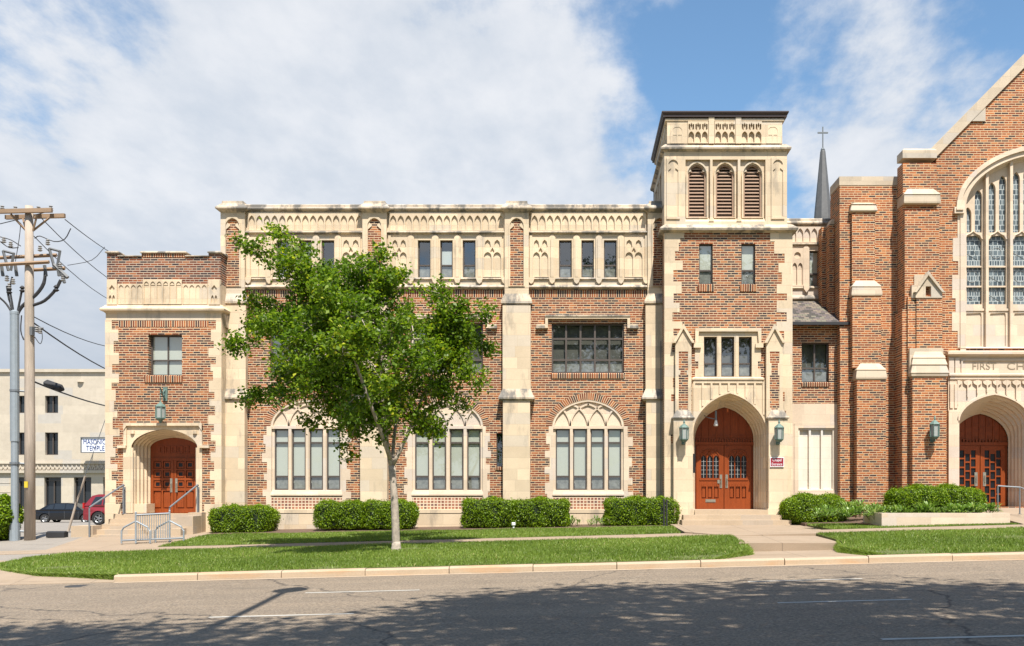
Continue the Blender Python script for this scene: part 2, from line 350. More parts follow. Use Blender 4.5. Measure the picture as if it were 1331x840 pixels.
class MB:
    def __init__(s, rot=False): s.v = []; s.f = []; s.uv = {}; s.rot = rot; s.smooth = False
    def add(s, vs, fs):
        o = len(s.v); s.v += [tuple(q) for q in vs]; s.f += [tuple(i + o for i in f) for f in fs]; return s
    def box(s, x0, x1, y0, y1, z0, z1):
        x0, x1 = min(x0, x1), max(x0, x1); y0, y1 = min(y0, y1), max(y0, y1); z0, z1 = min(z0, z1), max(z0, z1)
        return s.add([(x0, y0, z0), (x1, y0, z0), (x1, y1, z0), (x0, y1, z0), (x0, y0, z1), (x1, y0, z1), (x1, y1, z1), (x0, y1, z1)],
                     [(0, 3, 2, 1), (4, 5, 6, 7), (0, 1, 5, 4), (1, 2, 6, 5), (2, 3, 7, 6), (3, 0, 4, 7)])
    def plate(s, outer, holes, y0, y1):
        """an XZ outline with holes, front face at y0, back at y1"""
        loops = [list(outer)] + [list(h) for h in holes]
        tess = tessellate_polygon([[Vector((a, b, 0)) for a, b in lp] for lp in loops])
        flatl = [p for lp in loops for p in lp]; n = len(flatl); o = len(s.v)
        s.v += [(a, y0, b) for a, b in flatl] + [(a, y1, b) for a, b in flatl]
        for a, b, c in tess:
            A, B, Cc = flatl[a], flatl[b], flatl[c]
            ar = (B[0] - A[0]) * (Cc[1] - A[1]) - (Cc[0] - A[0]) * (B[1] - A[1])
            if abs(ar) < 1e-10: continue
            if ar < 0: b, c = c, b
            s.f.append((o + a, o + b, o + c)); s.f.append((o + n + a, o + n + c, o + n + b))
        k = 0
        for li, lp in enumerate(loops):
            m = len(lp); area = sum(lp[i][0] * lp[(i + 1) % m][1] - lp[(i + 1) % m][0] * lp[i][1] for i in range(m))
            flip = (area > 0) != (li == 0)
            for i in range(m):
                a, b2 = o + k + i, o + k + (i + 1) % m
                s.f.append((a, a + n, b2 + n, b2) if not flip else (a, b2, b2 + n, a + n))
            k += m
        return s
    def side_plate(s, outer, holes, x0, x1):
        """a YZ outline with holes; outline points are (y,z)"""
        t = MB(); t.plate(outer, holes, 0, 1); o = len(s.v)
        s.v += [(x0 + (x1 - x0) * q[1], q[0], q[2]) for q in t.v]
        s.f += [tuple(i + o for i in f) for f in t.f]; return s
    def cornice(s, x0, x1, yf, yb, prof, closed=True):
        """profile [(projection, z)] swept round left side, front and right side"""
        rings = []
        for pr, z in prof:
            rings.append([(x0 - pr, yb, z), (x0 - pr, yf - pr, z), (x1 + pr, yf - pr, z), (x1 + pr, yb, z)])
        o = len(s.v)
        for r in rings: s.v += r
        m = len(rings)
        for i in range(m - 1):
            for j in range(3): s.f.append((o + i * 4 + j, o + i * 4 + j + 1, o + i * 4 + 4 + j + 1, o + i * 4 + 4 + j))
        s.f.append((o, o + 3, o + 2, o + 1)); t = o + (m - 1) * 4; s.f.append((t, t + 1, t + 2, t + 3))
        s.f.append(tuple([o + i * 4 for i in range(m)] + [])) if False else None
        return s
    def tube(s, pts, r, n=8, caps=True):
        pts = [Vector(p) for p in pts]; rr = r if isinstance(r, (list, tuple)) else [r] * len(pts); o = len(s.v)
        for i, p in enumerate(pts):
            d = (pts[min(i + 1, len(pts) - 1)] - pts[max(i - 1, 0)]).normalized()
            u = d.cross(Vector((0, 0, 1))) if abs(d.z) < 0.95 else d.cross(Vector((0, 1, 0)))
            u.normalize(); w = u.cross(d)
            for k in range(n):
                a = 2 * math.pi * k / n; s.v.append(tuple(p + (u * math.cos(a) + w * math.sin(a)) * rr[i]))
        for i in range(len(pts) - 1):
            for k in range(n):
                a = o + i * n + k; b = o + i * n + (k + 1) % n
                s.f.append((a, a + n, b + n, b))
        if caps:
            s.f.append(tuple(o + k for k in range(n))); q = o + (len(pts) - 1) * n; s.f.append(tuple(q + k for k in reversed(range(n))))
        return s
    def lathe(s, c, prof, n=12, phase=0.0):
        o = len(s.v)
        for r, z in prof:
            for k in range(n):
                a = 2 * math.pi * k / n + phase; s.v.append((c[0] + r * math.cos(a), c[1] + r * math.sin(a), c[2] + z))
        for i in range(len(prof) - 1):
            for k in range(n):
                a = o + i * n + k; b = o + i * n + (k + 1) % n; s.f.append((a, b, b + n, a + n))
        s.f.append(tuple(o + k for k in reversed(range(n)))); q = o + (len(prof) - 1) * n; s.f.append(tuple(q + k for k in range(n)))
        return s
    def build(s, name, mat, parent=None, smooth=False):
        me = bpy.data.meshes.new(name)
        off = WLOC.get(parent, Vector((0, 0, 0))) if parent is not None else Vector((0, 0, 0))
        V = np.array(s.v, dtype=np.float64)
        me.from_pydata([tuple(q) for q in (V - np.array(off))], [], s.f)
        me.materials.append(MATS[mat])
        ul = me.uv_layers.new(name='UV')
        me.update()
        nl = len(me.loops); li = np.empty(nl, dtype=np.int32); me.loops.foreach_get('vertex_index', li)
        npoly = len(me.polygons); nn = np.empty(npoly * 3); me.polygons.foreach_get('normal', nn); nn = np.abs(nn.reshape(-1, 3))
        lt = np.empty(npoly, dtype=np.int32); me.polygons.foreach_get('loop_total', lt)
        pn = np.repeat(nn, lt, axis=0); P = V[li]
        ax = np.where(pn[:, 0] > np.maximum(pn[:, 1], 0.4), 0, np.where(pn[:, 2] > 0.85, 2, 1))
        u = np.where(ax == 0, P[:, 1], P[:, 0]); v = np.where(ax == 2, P[:, 1], P[:, 2])
        if s.rot: u, v = v, u
        uvs = np.stack([u, v], axis=1)
        if s.uv:
            for k, q in s.uv.items(): uvs[k] = q
        ul.data.foreach_set('uv', uvs.astype(np.float32).ravel())
        if smooth: me.polygons.foreach_set('use_smooth', np.ones(npoly, dtype=bool))
        ob = bpy.data.objects.new(name, me); COL.objects.link(ob)
        if parent is not None:
            ob.parent = parent; WLOC[ob] = off.copy()
        else: WLOC[ob] = Vector((0, 0, 0))
        return ob
def tag(o, label=None, cat=None, group=None, kind=None):
    for k, v in (('label', label), ('category', cat), ('group', group), ('kind', kind)):
        if v: o[k] = v
    return o
def thing(name, label, cat, loc, group=None):
    o = bpy.data.objects.new(name, None); COL.objects.link(o); o.location = loc; o.empty_display_size = 0.3
    WLOC[o] = Vector(loc); return tag(o, label, cat, group)
def center_origin(ob):
    """put a single-mesh thing's origin at its base"""
    me = ob.data; n = len(me.vertices); a = np.empty(n * 3); me.vertices.foreach_get('co', a); a = a.reshape(-1, 3)
    c = np.array([(a[:, 0].min() + a[:, 0].max()) / 2, (a[:, 1].min() + a[:, 1].max()) / 2, a[:, 2].min()])
    me.vertices.foreach_set('co', (a - c).ravel()); me.update(); ob.location = c; WLOC[ob] = Vector(c); return ob
def copy_thing(o, loc, label, rotz=None, parent=None):
    c = o.copy(); COL.objects.link(c)
    if parent is None:
        c.location = loc; c['label'] = label
        if rotz is not None: c.rotation_euler = (0, 0, rotz)
    else: c.parent = parent
    for ch in list(o.children): copy_thing(ch, None, None, None, c)
    return c
def text_mesh(name, body, mat, parent, cx, y, cz, h, width=None, depth=0.02, spacing=1.0):
    cu = bpy.data.curves.new(name, 'FONT'); cu.body = body; cu.align_x = 'CENTER'; cu.align_y = 'CENTER'; cu.size = 1.0; cu.extrude = 0.5
    cu.space_character = spacing
    t = bpy.data.objects.new(name, cu); COL.objects.link(t)
    me = bpy.data.meshes.new_from_object(t.evaluated_get(bpy.context.evaluated_depsgraph_get()))
    bpy.data.objects.remove(t)
    n = len(me.vertices); a = np.empty(n * 3); me.vertices.foreach_get('co', a); a = a.reshape(-1, 3)
    lo, hi = a.min(0), a.max(0); sc = h / (hi[1] - lo[1]); sx = sc if width is None else width / (hi[0] - lo[0])
    off = WLOC[parent]
    b = np.stack([(a[:, 0] - (lo[0] + hi[0]) / 2) * sx + cx - off[0], y - a[:, 2] * 2 * depth * 0.5 - off[1], (a[:, 1] - (lo[1] + hi[1]) / 2) * sc + cz - off[2]], axis=1)
    me.vertices.foreach_set('co', b.ravel()); me.materials.clear(); me.materials.append(MATS[mat]); me.update()
    o = bpy.data.objects.new(name, me); COL.objects.link(o); o.parent = parent; WLOC[o] = off.copy(); return o

def arch(cx, z0, hw, zs, za, m=0.2, n=7):
    """outline of an arched opening, counter-clockwise; m = how pointed"""
    pts = [(cx - hw, z0), (cx + hw, z0)]
    r = za - zs
    for i in range(n + 1):
        u = math.cos(math.pi / 2 * i / n); pts.append((cx + hw * u, zs + r * ((1 - m) * math.sqrt(max(0, 1 - u * u)) + m * (1 - u))))
    for i in range(n - 1, -1, -1):
        u = math.cos(math.pi / 2 * i / n); pts.append((cx - hw * u, zs + r * ((1 - m) * math.sqrt(max(0, 1 - u * u)) + m * (1 - u))))
    if abs(zs - z0) < 1e-6: pts = pts[2:]
    return pts
def lancet(cx, z0, hw, zs, za, n=4):
    """two-centred pointed arch"""
    r = za - zs; Rr = (hw * hw + r * r) / (2 * hw); pts = [(cx - hw, z0), (cx + hw, z0)]
    a1 = math.asin(min(1, r / Rr))
    for i in range(n + 1):
        a = a1 * i / n; pts.append((cx + hw - Rr + Rr * math.cos(a), zs + Rr * math.sin(a)))
    for i in range(n - 1, -1, -1):
        a = a1 * i / n; pts.append((cx - hw + Rr - Rr * math.cos(a), zs + Rr * math.sin(a)))
    return pts
def trefoil(cx, z0, hw, zs, za, n=4):
    """cusped head: narrow lobe over two shoulders"""
    h = za - zs
    right = [(hw, zs - .0 * h), (hw * 1.0, zs + .18 * h), (hw * .92, zs + .36 * h), (hw * .62, zs + .44 * h), (hw * .72, zs + .58 * h), (hw * .66, zs + .76 * h), (hw * .4, zs + .92 * h), (0, za)]
    return [(cx - hw, z0), (cx + hw, z0)] + [(cx + a, b) for a, b in right] + [(cx - a, b) for a, b in right[-2::-1]]
def reveal(mb, A, B, y0, y1, steps=4):
    """moulded splay between two open outlines of the same length (first and last points at the foot)"""
    rings = [(A, y0)]
    for i in range(1, steps + 1):
        t = i / steps; t0 = (i - 1) / steps
        yy = y0 + (y1 - y0) * t
        P0 = [(a[0] + (b[0] - a[0]) * t0, a[1] + (b[1] - a[1]) * t0) for a, b in zip(A, B)]
        P1 = [(a[0] + (b[0] - a[0]) * t, a[1] + (b[1] - a[1]) * t) for a, b in zip(A, B)]
        rings.append((P0, yy - (y1 - y0) / steps * 0.3)); rings.append((P1, yy))
    o = len(mb.v); n = len(A)
    for P, y in rings: mb.v += [(a, y, b) for a, b in P]
    for i in range(len(rings) - 1):
        for k in range(n - 1):
            a = o + i * n + k; mb.f.append((a, a + 1, a + n + 1, a + n))
    return mb
def horseshoe(mb, outer, inner, y0, y1):
    """band between two arch() outlines, open at the foot"""
    o = outer[1:] + [outer[0]]; i = inner[1:] + [inner[0]]
    return mb.plate(o + i[::-1], [], y0, y1)
def open_arch(pts):
    """arch() outline -> open line from right foot over the apex to left foot"""
    return pts[1:] + [pts[0]]
def blind_row(mb, x0, x1, zb, zt, n, y0, y1, rise=0.7, margin=0.12, drop=0.0):
    """a plate pierced by a row of little pointed arches"""
    w = (x1 - x0) / n; holes = []
    for i in range(n):
        cx = x0 + w * (i + .5); hw = w * (0.5 - margin)
        za = zt - w * 0.16 - drop; zs = za - hw * 2 * rise
        holes.append(lancet(cx, zb + w * 0.12, hw, zs, za, 3))
    mb.plate([(x0, zb), (x1, zb), (x1, zt), (x0, zt)], holes, y0, y1); return mb
def toothed(P, py0, py1, outer, a, b, seed, right=False, k=0.0738):
    """quoin strip: straight outer edge, stepped inner edge wandering between pixels a and b"""
    rnd = random.Random(seed); z = P.z(py0); z1 = P.z(py1); inner = []; last = None
    while z > z1 + 1e-4:
        h = k * rnd.choice([3, 4, 4, 5]); zn = max(z1, z - h)
        if zn - z1 < k * 2: zn = z1
        t = rnd.random(); t = t * 0.45 if (last is None or last > .5) else 0.55 + t * 0.45
        last = t; xx = P.x(a + (b - a) * t); inner += [(xx, z), (xx, zn)]; z = zn
    xo = P.x(outer)
    return [(xo, P.z(py0))] + inner + [(xo, z1)]

def frame_window(parent, P, x0, y0, x1, y1, vx=(), hy=(), yf=0.12, t=1.9, bar=1.5, blinds=(), films=(), mat='window_frame', depth=0.06, label=None, blind_mat='blind', reflection_sheet=False):
    """sash window: frame with bars at pixels vx / hy, a glass pane, blinds and film behind it (pixel boxes)"""
    xs = [x0 + t] + [q for v in vx for q in (v - bar / 2, v + bar / 2)] + [x1 - t]
    ys = [y0 + t] + [q for h in hy for q in (h - bar / 2, h + bar / 2)] + [y1 - t]
    cells = []
    for i in range(0, len(xs), 2):
        for j in range(0, len(ys), 2): cells.append(P.rect(xs[i], ys[j], xs[i + 1], ys[j + 1]))
    y = P.y + yf
    mb = MB().plate(P.rect(x0, y0, x1, y1), cells, y, y + depth)
    w = mb.build('window', mat, parent)
    if label: w['label'] = label
    g = MB(); yg = y + depth * 0.6
    g.add([(P.x(x0 + t * .5), yg, P.z(y1 - t * .5)), (P.x(x1 - t * .5), yg, P.z(y1 - t * .5)), (P.x(x1 - t * .5), yg, P.z(y0 + t * .5)), (P.x(x0 + t * .5), yg, P.z(y0 + t * .5))], [(0, 1, 2, 3)])
    g.build('pane', 'glass', w)
    for q in blinds: MB().box(P.x(q[0]), P.x(q[2]), yg + .028, yg + .034, P.z(q[3]), P.z(q[1])).build('blind', blind_mat, w)
    if reflection_sheet: MB().box(P.x(x0 + t), P.x(x1 - t), yg + .13, yg + .14, P.z(y1 - t), P.z(y0 + t)).build('reflection_sheet', 'reflection_sheet', w)  # added sheet behind the pane, coloured to imitate a reflection
    for q in films: MB().box(P.x(q[0]), P.x(q[2]), yg + .015, yg + .022, P.z(q[3]), P.z(q[1])).build('window_film', 'film', w)
    return w

# ---- clouds of small faces (leaves, blades)
def quads_object(name, V, mat, rnd, parent=None):
    """V: (n,4,3) quads"""
    n = len(V); me = bpy.data.meshes.new(name)
    off = np.array(WLOC.get(parent, Vector((0, 0, 0)))) if parent is not None else np.zeros(3)
    k = V.shape[1]
    me.vertices.add(n * k); me.loops.add(n * k); me.polygons.add(n)
    me.vertices.foreach_set('co', (V.reshape(-1, 3) - off).astype(np.float32).ravel())
    me.loops.foreach_set('vertex_index', np.arange(n * k, dtype=np.int32))
    me.polygons.foreach_set('loop_start', np.arange(0, n * k, k, dtype=np.int32))
    try: me.polygons.foreach_set('loop_total', np.full(n, k, dtype=np.int32))
    except Exception: pass
    at = me.attributes.new('rnd', 'FLOAT', 'FACE'); at.data.foreach_set('value', rnd.astype(np.float32))
    me.materials.append(MATS[mat]); me.update(calc_edges=True)
    ob = bpy.data.objects.new(name, me); COL.objects.link(ob)
    if parent is not None: ob.parent = parent; WLOC[ob] = WLOC[parent].copy()
    else: WLOC[ob] = Vector((0, 0, 0))
    return ob
def leaf_quads(C, size, rng, up=0.5, normal=None, aspect=0.62, nbias=0.8):
    n = len(C); nv = rng.normal(size=(n, 3)); 
    if normal is not None: nv += normal * nbias * 2
    nv[:, 2] += up; nv /= np.linalg.norm(nv, axis=1)[:, None]
    a = rng.normal(size=(n, 3)); a -= (a * nv).sum(1)[:, None] * nv; a /= np.linalg.norm(a, axis=1)[:, None]
    b = np.cross(nv, a); s = size * rng.uniform(0.65, 1.3, n)
    a *= s[:, None]; b *= (s * aspect)[:, None]
    fold = nv * (s * 0.15)[:, None]
    return np.stack([C - a * .5, C + b * .5 + fold - a * .05, C + a * .6, C - b * .5 + fold - a * .05], axis=1)

# ------------------------------------------------------------------ ground
GD = [(-60, -0.45), (5.6, -0.38), (5.75, -0.38), (5.8, -0.51), (19.6, -0.51), (19.62, -0.38), (25, -0.16), (26.5, -0.14), (31.5, -0.01), (50, -0.22), (75, -0.45), (120, -0.6), (900, -0.8)]
SD = [(-60, 0.0255), (20, 0.0255), (26.5, 0.026), (30.5, 0.0165), (34, 0.0165), (75, 0.02), (900, 0.02)]
def gz(X, d):
    return float(np.interp(d, [a for a, _ in GD], [b for _, b in GD]) + np.interp(d, [a for a, _ in SD], [b for _, b in SD]) * max(-34, min(34, X)))
def sheet(name, poly, dz, mat, kind='structure', skirt=0.2, step=2.0, zf=None, breaks=()):
    bm = bmesh.new(); vs = [bm.verts.new((x, d - CAMD, 0)) for x, d in poly]; f = bm.faces.new(vs); f.normal_update()
    if f.normal.z < 0: f.normal_flip()
    bmesh.ops.triangulate(bm, faces=bm.faces[:])
    xs = [x for x, _ in poly]; ds = [d for _, d in poly]
    cuts = [('x', q) for q in np.arange(math.ceil(min(xs) / step) * step, max(xs), step)] + [('d', q) for q in np.arange(math.ceil(min(ds) / step) * step, max(ds), step)]
    cuts += [('d', q) for q, _ in GD if min(ds) < q < max(ds)]
    for ax, q in cuts:
        co, no = ((q, 0, 0), (1, 0, 0)) if ax == 'x' else ((0, q - CAMD, 0), (0, 1, 0))
        bmesh.ops.bisect_plane(bm, geom=bm.verts[:] + bm.edges[:] + bm.faces[:], plane_co=co, plane_no=no, dist=1e-5)
    fn = zf or gz
    for v in bm.verts: v.co.z = fn(v.co.x, v.co.y + CAMD) + dz
    be = [e for e in bm.edges if len(e.link_faces) == 1]
    r = bmesh.ops.extrude_edge_only(bm, edges=be)
    for v in [g for g in r['geom'] if isinstance(g, bmesh.types.BMVert)]: v.co.z -= skirt
    bmesh.ops.recalc_face_normals(bm, faces=bm.faces[:])
    me = bpy.data.meshes.new(name); bm.to_mesh(me); bm.free(); me.materials.append(MATS[mat])
    if len(me.polygons) and sum(p.normal.z * p.area for p in me.polygons) < 0: me.flip_normals()
    o = bpy.data.objects.new(name, me); COL.objects.link(o); WLOC[o] = Vector((0, 0, 0))
    if kind: o['kind'] = kind
    return o
sheet('ground', [(-500, -60), (500, -60), (500, 900), (-500, 900)], -0.20, 'far_ground', step=20.0, skirt=0.1)
sheet('road', [(-120, 5.8), (120, 5.8), (120, 19.6), (-120, 19.6)], 0.0, 'asphalt', step=4.0)
sheet('near_pavement', [(-120, 3.6), (120, 3.6), (120, 5.6), (-120, 5.6)], 0.004, 'walk_concrete', step=4.0)
sheet('driveway', [(-80, 19.6), (-9.15, 19.6), (-9.15, 20.4), (-12.0, 21.5), (-12.9, 23), (-12.9, 33), (-14, 40), (-80, 40)], 0.0, 'lot_concrete', step=2.0,
      zf=lambda X, d: gz(X, max(d, 19.7)) - 0.129 * max(0, 1 - (d - 19.6) / 1.2) - 0.004)
sheet('driveway_apron', [(-40, 19.6), (-9.15, 19.6), (-9.15, 20.4), (-12.0, 21.5), (-12.9, 23), (-16, 24.9), (-40, 25)], 0.003, 'walk_concrete', zf=lambda X, d: gz(X, max(d, 19.7)) - 0.129 * max(0, 1 - (d - 19.6) / 1.2), skirt=.1)
sheet('parking_lot', [(-80, 40), (-10, 40), (-10, 78), (-80, 78)], -0.012, 'lot_concrete', step=4.0)
sheet('pavement', [(-24, 25), (60, 25), (60, 26.5), (-24, 26.5)], 0.008, 'walk_concrete')
sheet('entrance_pavement', [(-14.2, 26.5), (-11.2, 26.5), (-11.2, 31.6), (-15.2, 31.6), (-14.6, 28.5)], 0.006, 'walk_concrete')
wz = lambda X, d: float(np.interp(d, [22.5, 26.5, 30.6], [-0.13, -0.03, 0.05]))
sheet('chapel_walk', [(3.8, 22.6), (6.15, 22.6), (6.2, 25), (6.9, 26.6), (7.0, 29), (6.85, 30.6), (3.0, 30.6), (3.0, 26.5), (4.05, 25), (3.9, 23)], 0.014, 'walk_concrete', zf=wz, skirt=0.3)
sheet('lower_walk_slab', [(2.7, 19.77), (6.4, 19.77), (5.95, 22.7), (3.7, 22.7)], 0.0, 'walk_concrete', zf=lambda X, d: float(np.interp(d, [19.7, 22.7], [-0.285, -0.30])) + 0.02 * (X - 4.7))
sheet('church_walk', [(12.1, 26.5), (22, 26.5), (22, 32.2), (12.3, 32.2)], 0.012, 'walk_concrete', zf=lambda X, d: float(np.interp(d, [26.5, 30.5, 31.2], [0.19, 0.50, 0.54])), skirt=0.5)
# kerb: cast lengths with open joints
kb = MB(); x = -9.15; krnd = random.Random(5)
while x < 60:
    x1 = x + 1.67; xa, xb = x + .008, x1 - .008
    dy = krnd.uniform(-.012, .012); dz = krnd.uniform(-.008, .008)
    pr = [(19.6, -.30), (19.6, 0.10), (19.622, 0.128), (19.645, 0.135), (19.78, 0.138), (19.78, -.3)]
    vs = []
    for X in (xa, xb):
        b = -0.51 + .0255 * X
        vs += [(X, d - CAMD + dy, b + q + dz) for d, q in pr]
    kb.add(vs, [(i, i + 1, i + 7, i + 6) for i in range(5)] + [(0, 5, 4, 3, 2, 1), (6, 7, 8, 9, 10, 11)]); x = x1
k = kb.build('kerb', 'kerb_concrete'); k['kind'] = 'structure'
gt = MB()
for i in range(40):
    xa, xb = -9.1 + i * 1.67, -9.1 + (i + 1) * 1.67
    za, zb = -0.506 + .0255 * xa, -0.506 + .0255 * xb
    gt.add([(xa, 19.4 - CAMD, za), (xb, 19.4 - CAMD, zb), (xb, 19.59 - CAMD, zb), (xa, 19.59 - CAMD, za)], [(0, 1, 2, 3)])
gt.build('gutter', 'kerb_concrete')['kind'] = 'structure'
# lane dashes
def dash(x0, x1, d):
    z0, z1 = gz(x0, d) + .004, gz(x1, d) + .004
    mb = MB(); mb.add([(x0, d - .05 - CAMD, z0), (x1, d - .05 - CAMD, z1), (x1, d + .05 - CAMD, z1), (x0, d + .05 - CAMD, z0)], [(0, 1, 2, 3)])
    return mb
dm = MB()
for x0, x1, d in ((-4.45, -2.55, 16.35), (2.9, 4.8, 16.35), (10.3, 12.2, 16.35), (-4.9, -2.95, 13.25), (2.75, 4.55, 13.25), (10.1, 12, 13.25), (3.1, 5.0, 9.9), (-4.3, -2.4, 9.9), (-11.8, -9.9, 16.35), (-12.2, -10.3, 13.25)):
    q = dash(x0, x1, d); dm.add(q.v, q.f)
dm.build('road_markings', 'road_paint')['kind'] = 'structure'
# lawns
LAWNS = [
    [(-9.1, 19.8), (2.75, 19.8), (3.75, 21.4), (4.0, 23), (4.0, 24.95), (-12.4, 24.95), (-13.1, 24.2), (-13.15, 22.6), (-12.3, 21.3), (-11.0, 20.4)],
    [(6.3, 19.8), (60, 19.8), (60, 24.95), (6.15, 24.95), (6.2, 22.8), (5.95, 21.6)],
    [(-11.2, 26.55), (2.9, 26.55), (3.05, 29.9), (-11.1, 29.9)],
    [(7.0, 26.55), (12.05, 26.55), (12.0, 27.0), (8.4, 27.25), (8.3, 29.0), (6.95, 29.4)],
    [(-120, -20), (120, -20), (120, 3.5), (-120, 3.5)],
]
for P_ in LAWNS: sheet('lawn', P_, 0.012, 'soil', skirt=0.25)
sheet('planting_bed', [(-11.1, 29.9), (3.05, 29.9), (3.05, 32.0), (-11.1, 32.0)], 0.02, 'mulch')
sheet('planting_bed', [(6.9, 29.3), (8.3, 29.0), (8.4, 27.3), (12.1, 27.3), (12.3, 32), (6.9, 32)], 0.06, 'mulch', zf=lambda X, d: gz(X, d) + (0.12 if d > 27.6 and X > 8.5 else 0))
def inpoly(P, x, y):
    r = np.zeros(len(x), bool); n = len(P)
    for i in range(n):
        x0, y0 = P[i]; x1, y1 = P[(i + 1) % n]
        c = ((y0 > y) != (y1 > y)) & (x < (x1 - x0) * (y - y0) / (y1 - y0 + 1e-12) + x0); r ^= c
    return r
def gzv(X, d): return np.interp(d, [a for a, _ in GD], [b for _, b in GD]) + np.interp(d, [a for a, _ in SD], [b for _, b in SD]) * np.clip(X, -34, 34)
rng = np.random.default_rng(11)
bare = [(-11.0, 21.3, .5), (10.3, 22.6, .7), (-3.9, 23.6, .35), (6.7, 20.2, .55), (2.6, 20.2, .5), (-5.0, 20.0, .3), (0.5, 20.0, .3)]
Q = []; RN = []
for P_, dens in zip(LAWNS[:4], (1500, 1400, 1300, 1500)):
    xs = [a for a, _ in P_]; ds = [b for _, b in P_]; xm = min(max(xs), 15.0)
    n = int((xm - min(xs)) * (max(ds) - min(ds)) * dens)
    X = rng.uniform(min(xs), xm, n); D = rng.uniform(min(ds), max(ds), n)
    ok = inpoly(P_, X, D)
    for bx, bd, br in bare: ok &= (((X - bx) / (br * 1.6)) ** 2 + ((D - bd) / (br * .7)) ** 2 + rng.uniform(-.5, .5, n) > 0.8) | (rng.random(n) < .12)
    X, D = X[ok], D[ok]; n = len(X)
    h = rng.uniform(0.028, 0.062, n) * (1 + 0.35 * np.sin(X * 1.9 + np.sin(D * 1.3) * 2) * np.sin(D * 2.3 + X * .4)); a = rng.uniform(0, 2 * np.pi, n); w = rng.uniform(.006, .012, n)
    base = np.stack([X, D - CAMD, gzv(X, D) + 0.01], 1)
    dx = np.stack([np.cos(a) * w, np.sin(a) * w, 0 * a], 1)
    lean = np.stack([rng.normal(0, .45, n) * h, rng.normal(0, .45, n) * h, h], 1)
    Q.append(np.stack([base - dx, base + dx, base + lean], 1))
    patch = 0.5 + 0.5 * np.sin(X * .8 + 1.2 * np.sin(D * .9)) * np.sin(D * 1.1 + .7 * np.sin(X * .55))
    RN.append(np.clip(rng.beta(2, 2.4, n) * 0.62 + .34 * patch - .02 + (rng.random(n) < .03) * .5, 0, 1))
# blades hanging over the cut lawn edges beside the lower walk slab
for pts, sg in (([(2.75, 19.82), (3.75, 21.4), (4.0, 23.0)], 1), ([(6.3, 19.82), (5.95, 21.6), (6.2, 22.9)], -1), ([(-9.1, 19.8), (-11.0, 20.4), (-12.3, 21.3), (-13.15, 22.6), (-13.1, 24.2)], -1)):
    for (xa, da), (xb, db) in zip(pts[:-1], pts[1:]):
        n = int(1500 * math.hypot(xb - xa, db - da)); t_ = rng.random(n); dn = rng.uniform(-.03, .13, n) ** 1.0
        X = xa + (xb - xa) * t_ + sg * np.abs(dn); D = da + (db - da) * t_; zz = gzv(X, D) - np.abs(dn) * 1.1; h = rng.uniform(.05, .11, n); a = rng.uniform(0, 6.28, n); w = rng.uniform(.006, .012, n)
        base = np.stack([X, D - CAMD, zz], 1); dx = np.stack([np.cos(a) * w, np.sin(a) * w, 0 * a], 1)
        Q.append(np.stack([base - dx, base + dx, base + np.stack([sg * h * .7 + rng.normal(0, .02, n), rng.normal(0, .03, n), h * .5], 1)], 1)); RN.append(rng.beta(2, 2, n))
go = quads_object('grass', np.concatenate(Q), 'grass_blade', np.concatenate(RN)); go['kind'] = 'stuff'; go['label'] = 'mown green grass of the lawns along the street'
mh = MB().lathe((-9.46, 18.9 - CAMD, gz(-9.46, 18.9) - .02), [(.27, 0), (.27, .024), (.24, .026), (.235, .022)], 20); mh = center_origin(mh.build('dark_disc', 'dark_metal')); tag(mh, 'round dark disc on the road near the start of the kerb', 'manhole cover')  # thin flat dark disc laid on the road surface

# ------------------------------------------------------------------ entrance block (left)
P = Pl(-0.66)
eb = thing('entrance_block', 'low brick and limestone entrance block with battlemented brick parapet and arched oak doorway', 'building', (P.x(215), -0.66, P.z(700)))
dcx = (P.x(171) + P.x(257)) / 2; dhw = (P.x(257) - P.x(171)) / 2
Zsill = P.z(667.5)
A_out = arch(dcx, Zsill, dhw, P.z(582), P.z(558), 0.12, 8)
win_h = P.rect(193, 435, 236.5, 488)
wall = MB().plate(P.rect(138, 408, 287.5, 712), [A_out, win_h], -0.66, -0.36)
wall.box(P.x(287.5) - .3, P.x(287.5) - .002, -0.36, 1.2, P.z(712), P.z(408)); wall.box(P.x(138), P.x(138) + .3, -0.36, 4, P.z(712), P.z(408))
wall.build('wall', 'brick_wall', eb)
# battlemented brick parapet
pw = MB().plate(P.poly((139, 370), (286.5, 370), (286.5, 329), (271, 329), (271, 334), (242, 334), (242, 329), (184, 329), (184, 334), (155, 334), (155, 329), (139, 329)), [], -0.66, -0.34)
pw.box(P.x(286.5) - .3, P.x(286.5) - .001, -0.34, 0.02, P.z(370), P.z(329)); pw.box(P.x(139), P.x(139) + .3, -.34, 3.5, P.z(370), P.z(331))
pw.build('parapet', 'brick_parapet', eb)
so = MB(rot=True).plate(P.rect(186, 329.5, 240, 334.5), [], -0.675, -0.65); so.build('soldier_course', 'brick_soldier', eb)
for a, b, t in ((137.5, 155.6, 326.6), (183, 243, 326.8), (270.5, 288, 326.6)): MB().cornice(P.x(a) + .06, P.x(b) - .06, -0.66, -0.3, [(0.03, P.z(t + 3)), (0.065, P.z(t + 2.4)), (0.065, P.z(t + 1.2)), (0.02, P.z(t))]).build('coping', 'limestone_weathered', eb)
for a, b in ((155.6, 183), (243, 270.5)): MB().cornice(P.x(a), P.x(b), -0.66, -0.3, [(0.02, P.z(334)), (0.05, P.z(333.5)), (0.05, P.z(332.7)), (0.0, P.z(332))]).build('coping', 'limestone_weathered', eb)
MB().box(P.x(286.5) - .33, P.x(286.5) + .05, -.3, 0.02, P.z(329.2), P.z(326.8)).build('coping', 'limestone_weathered', eb)
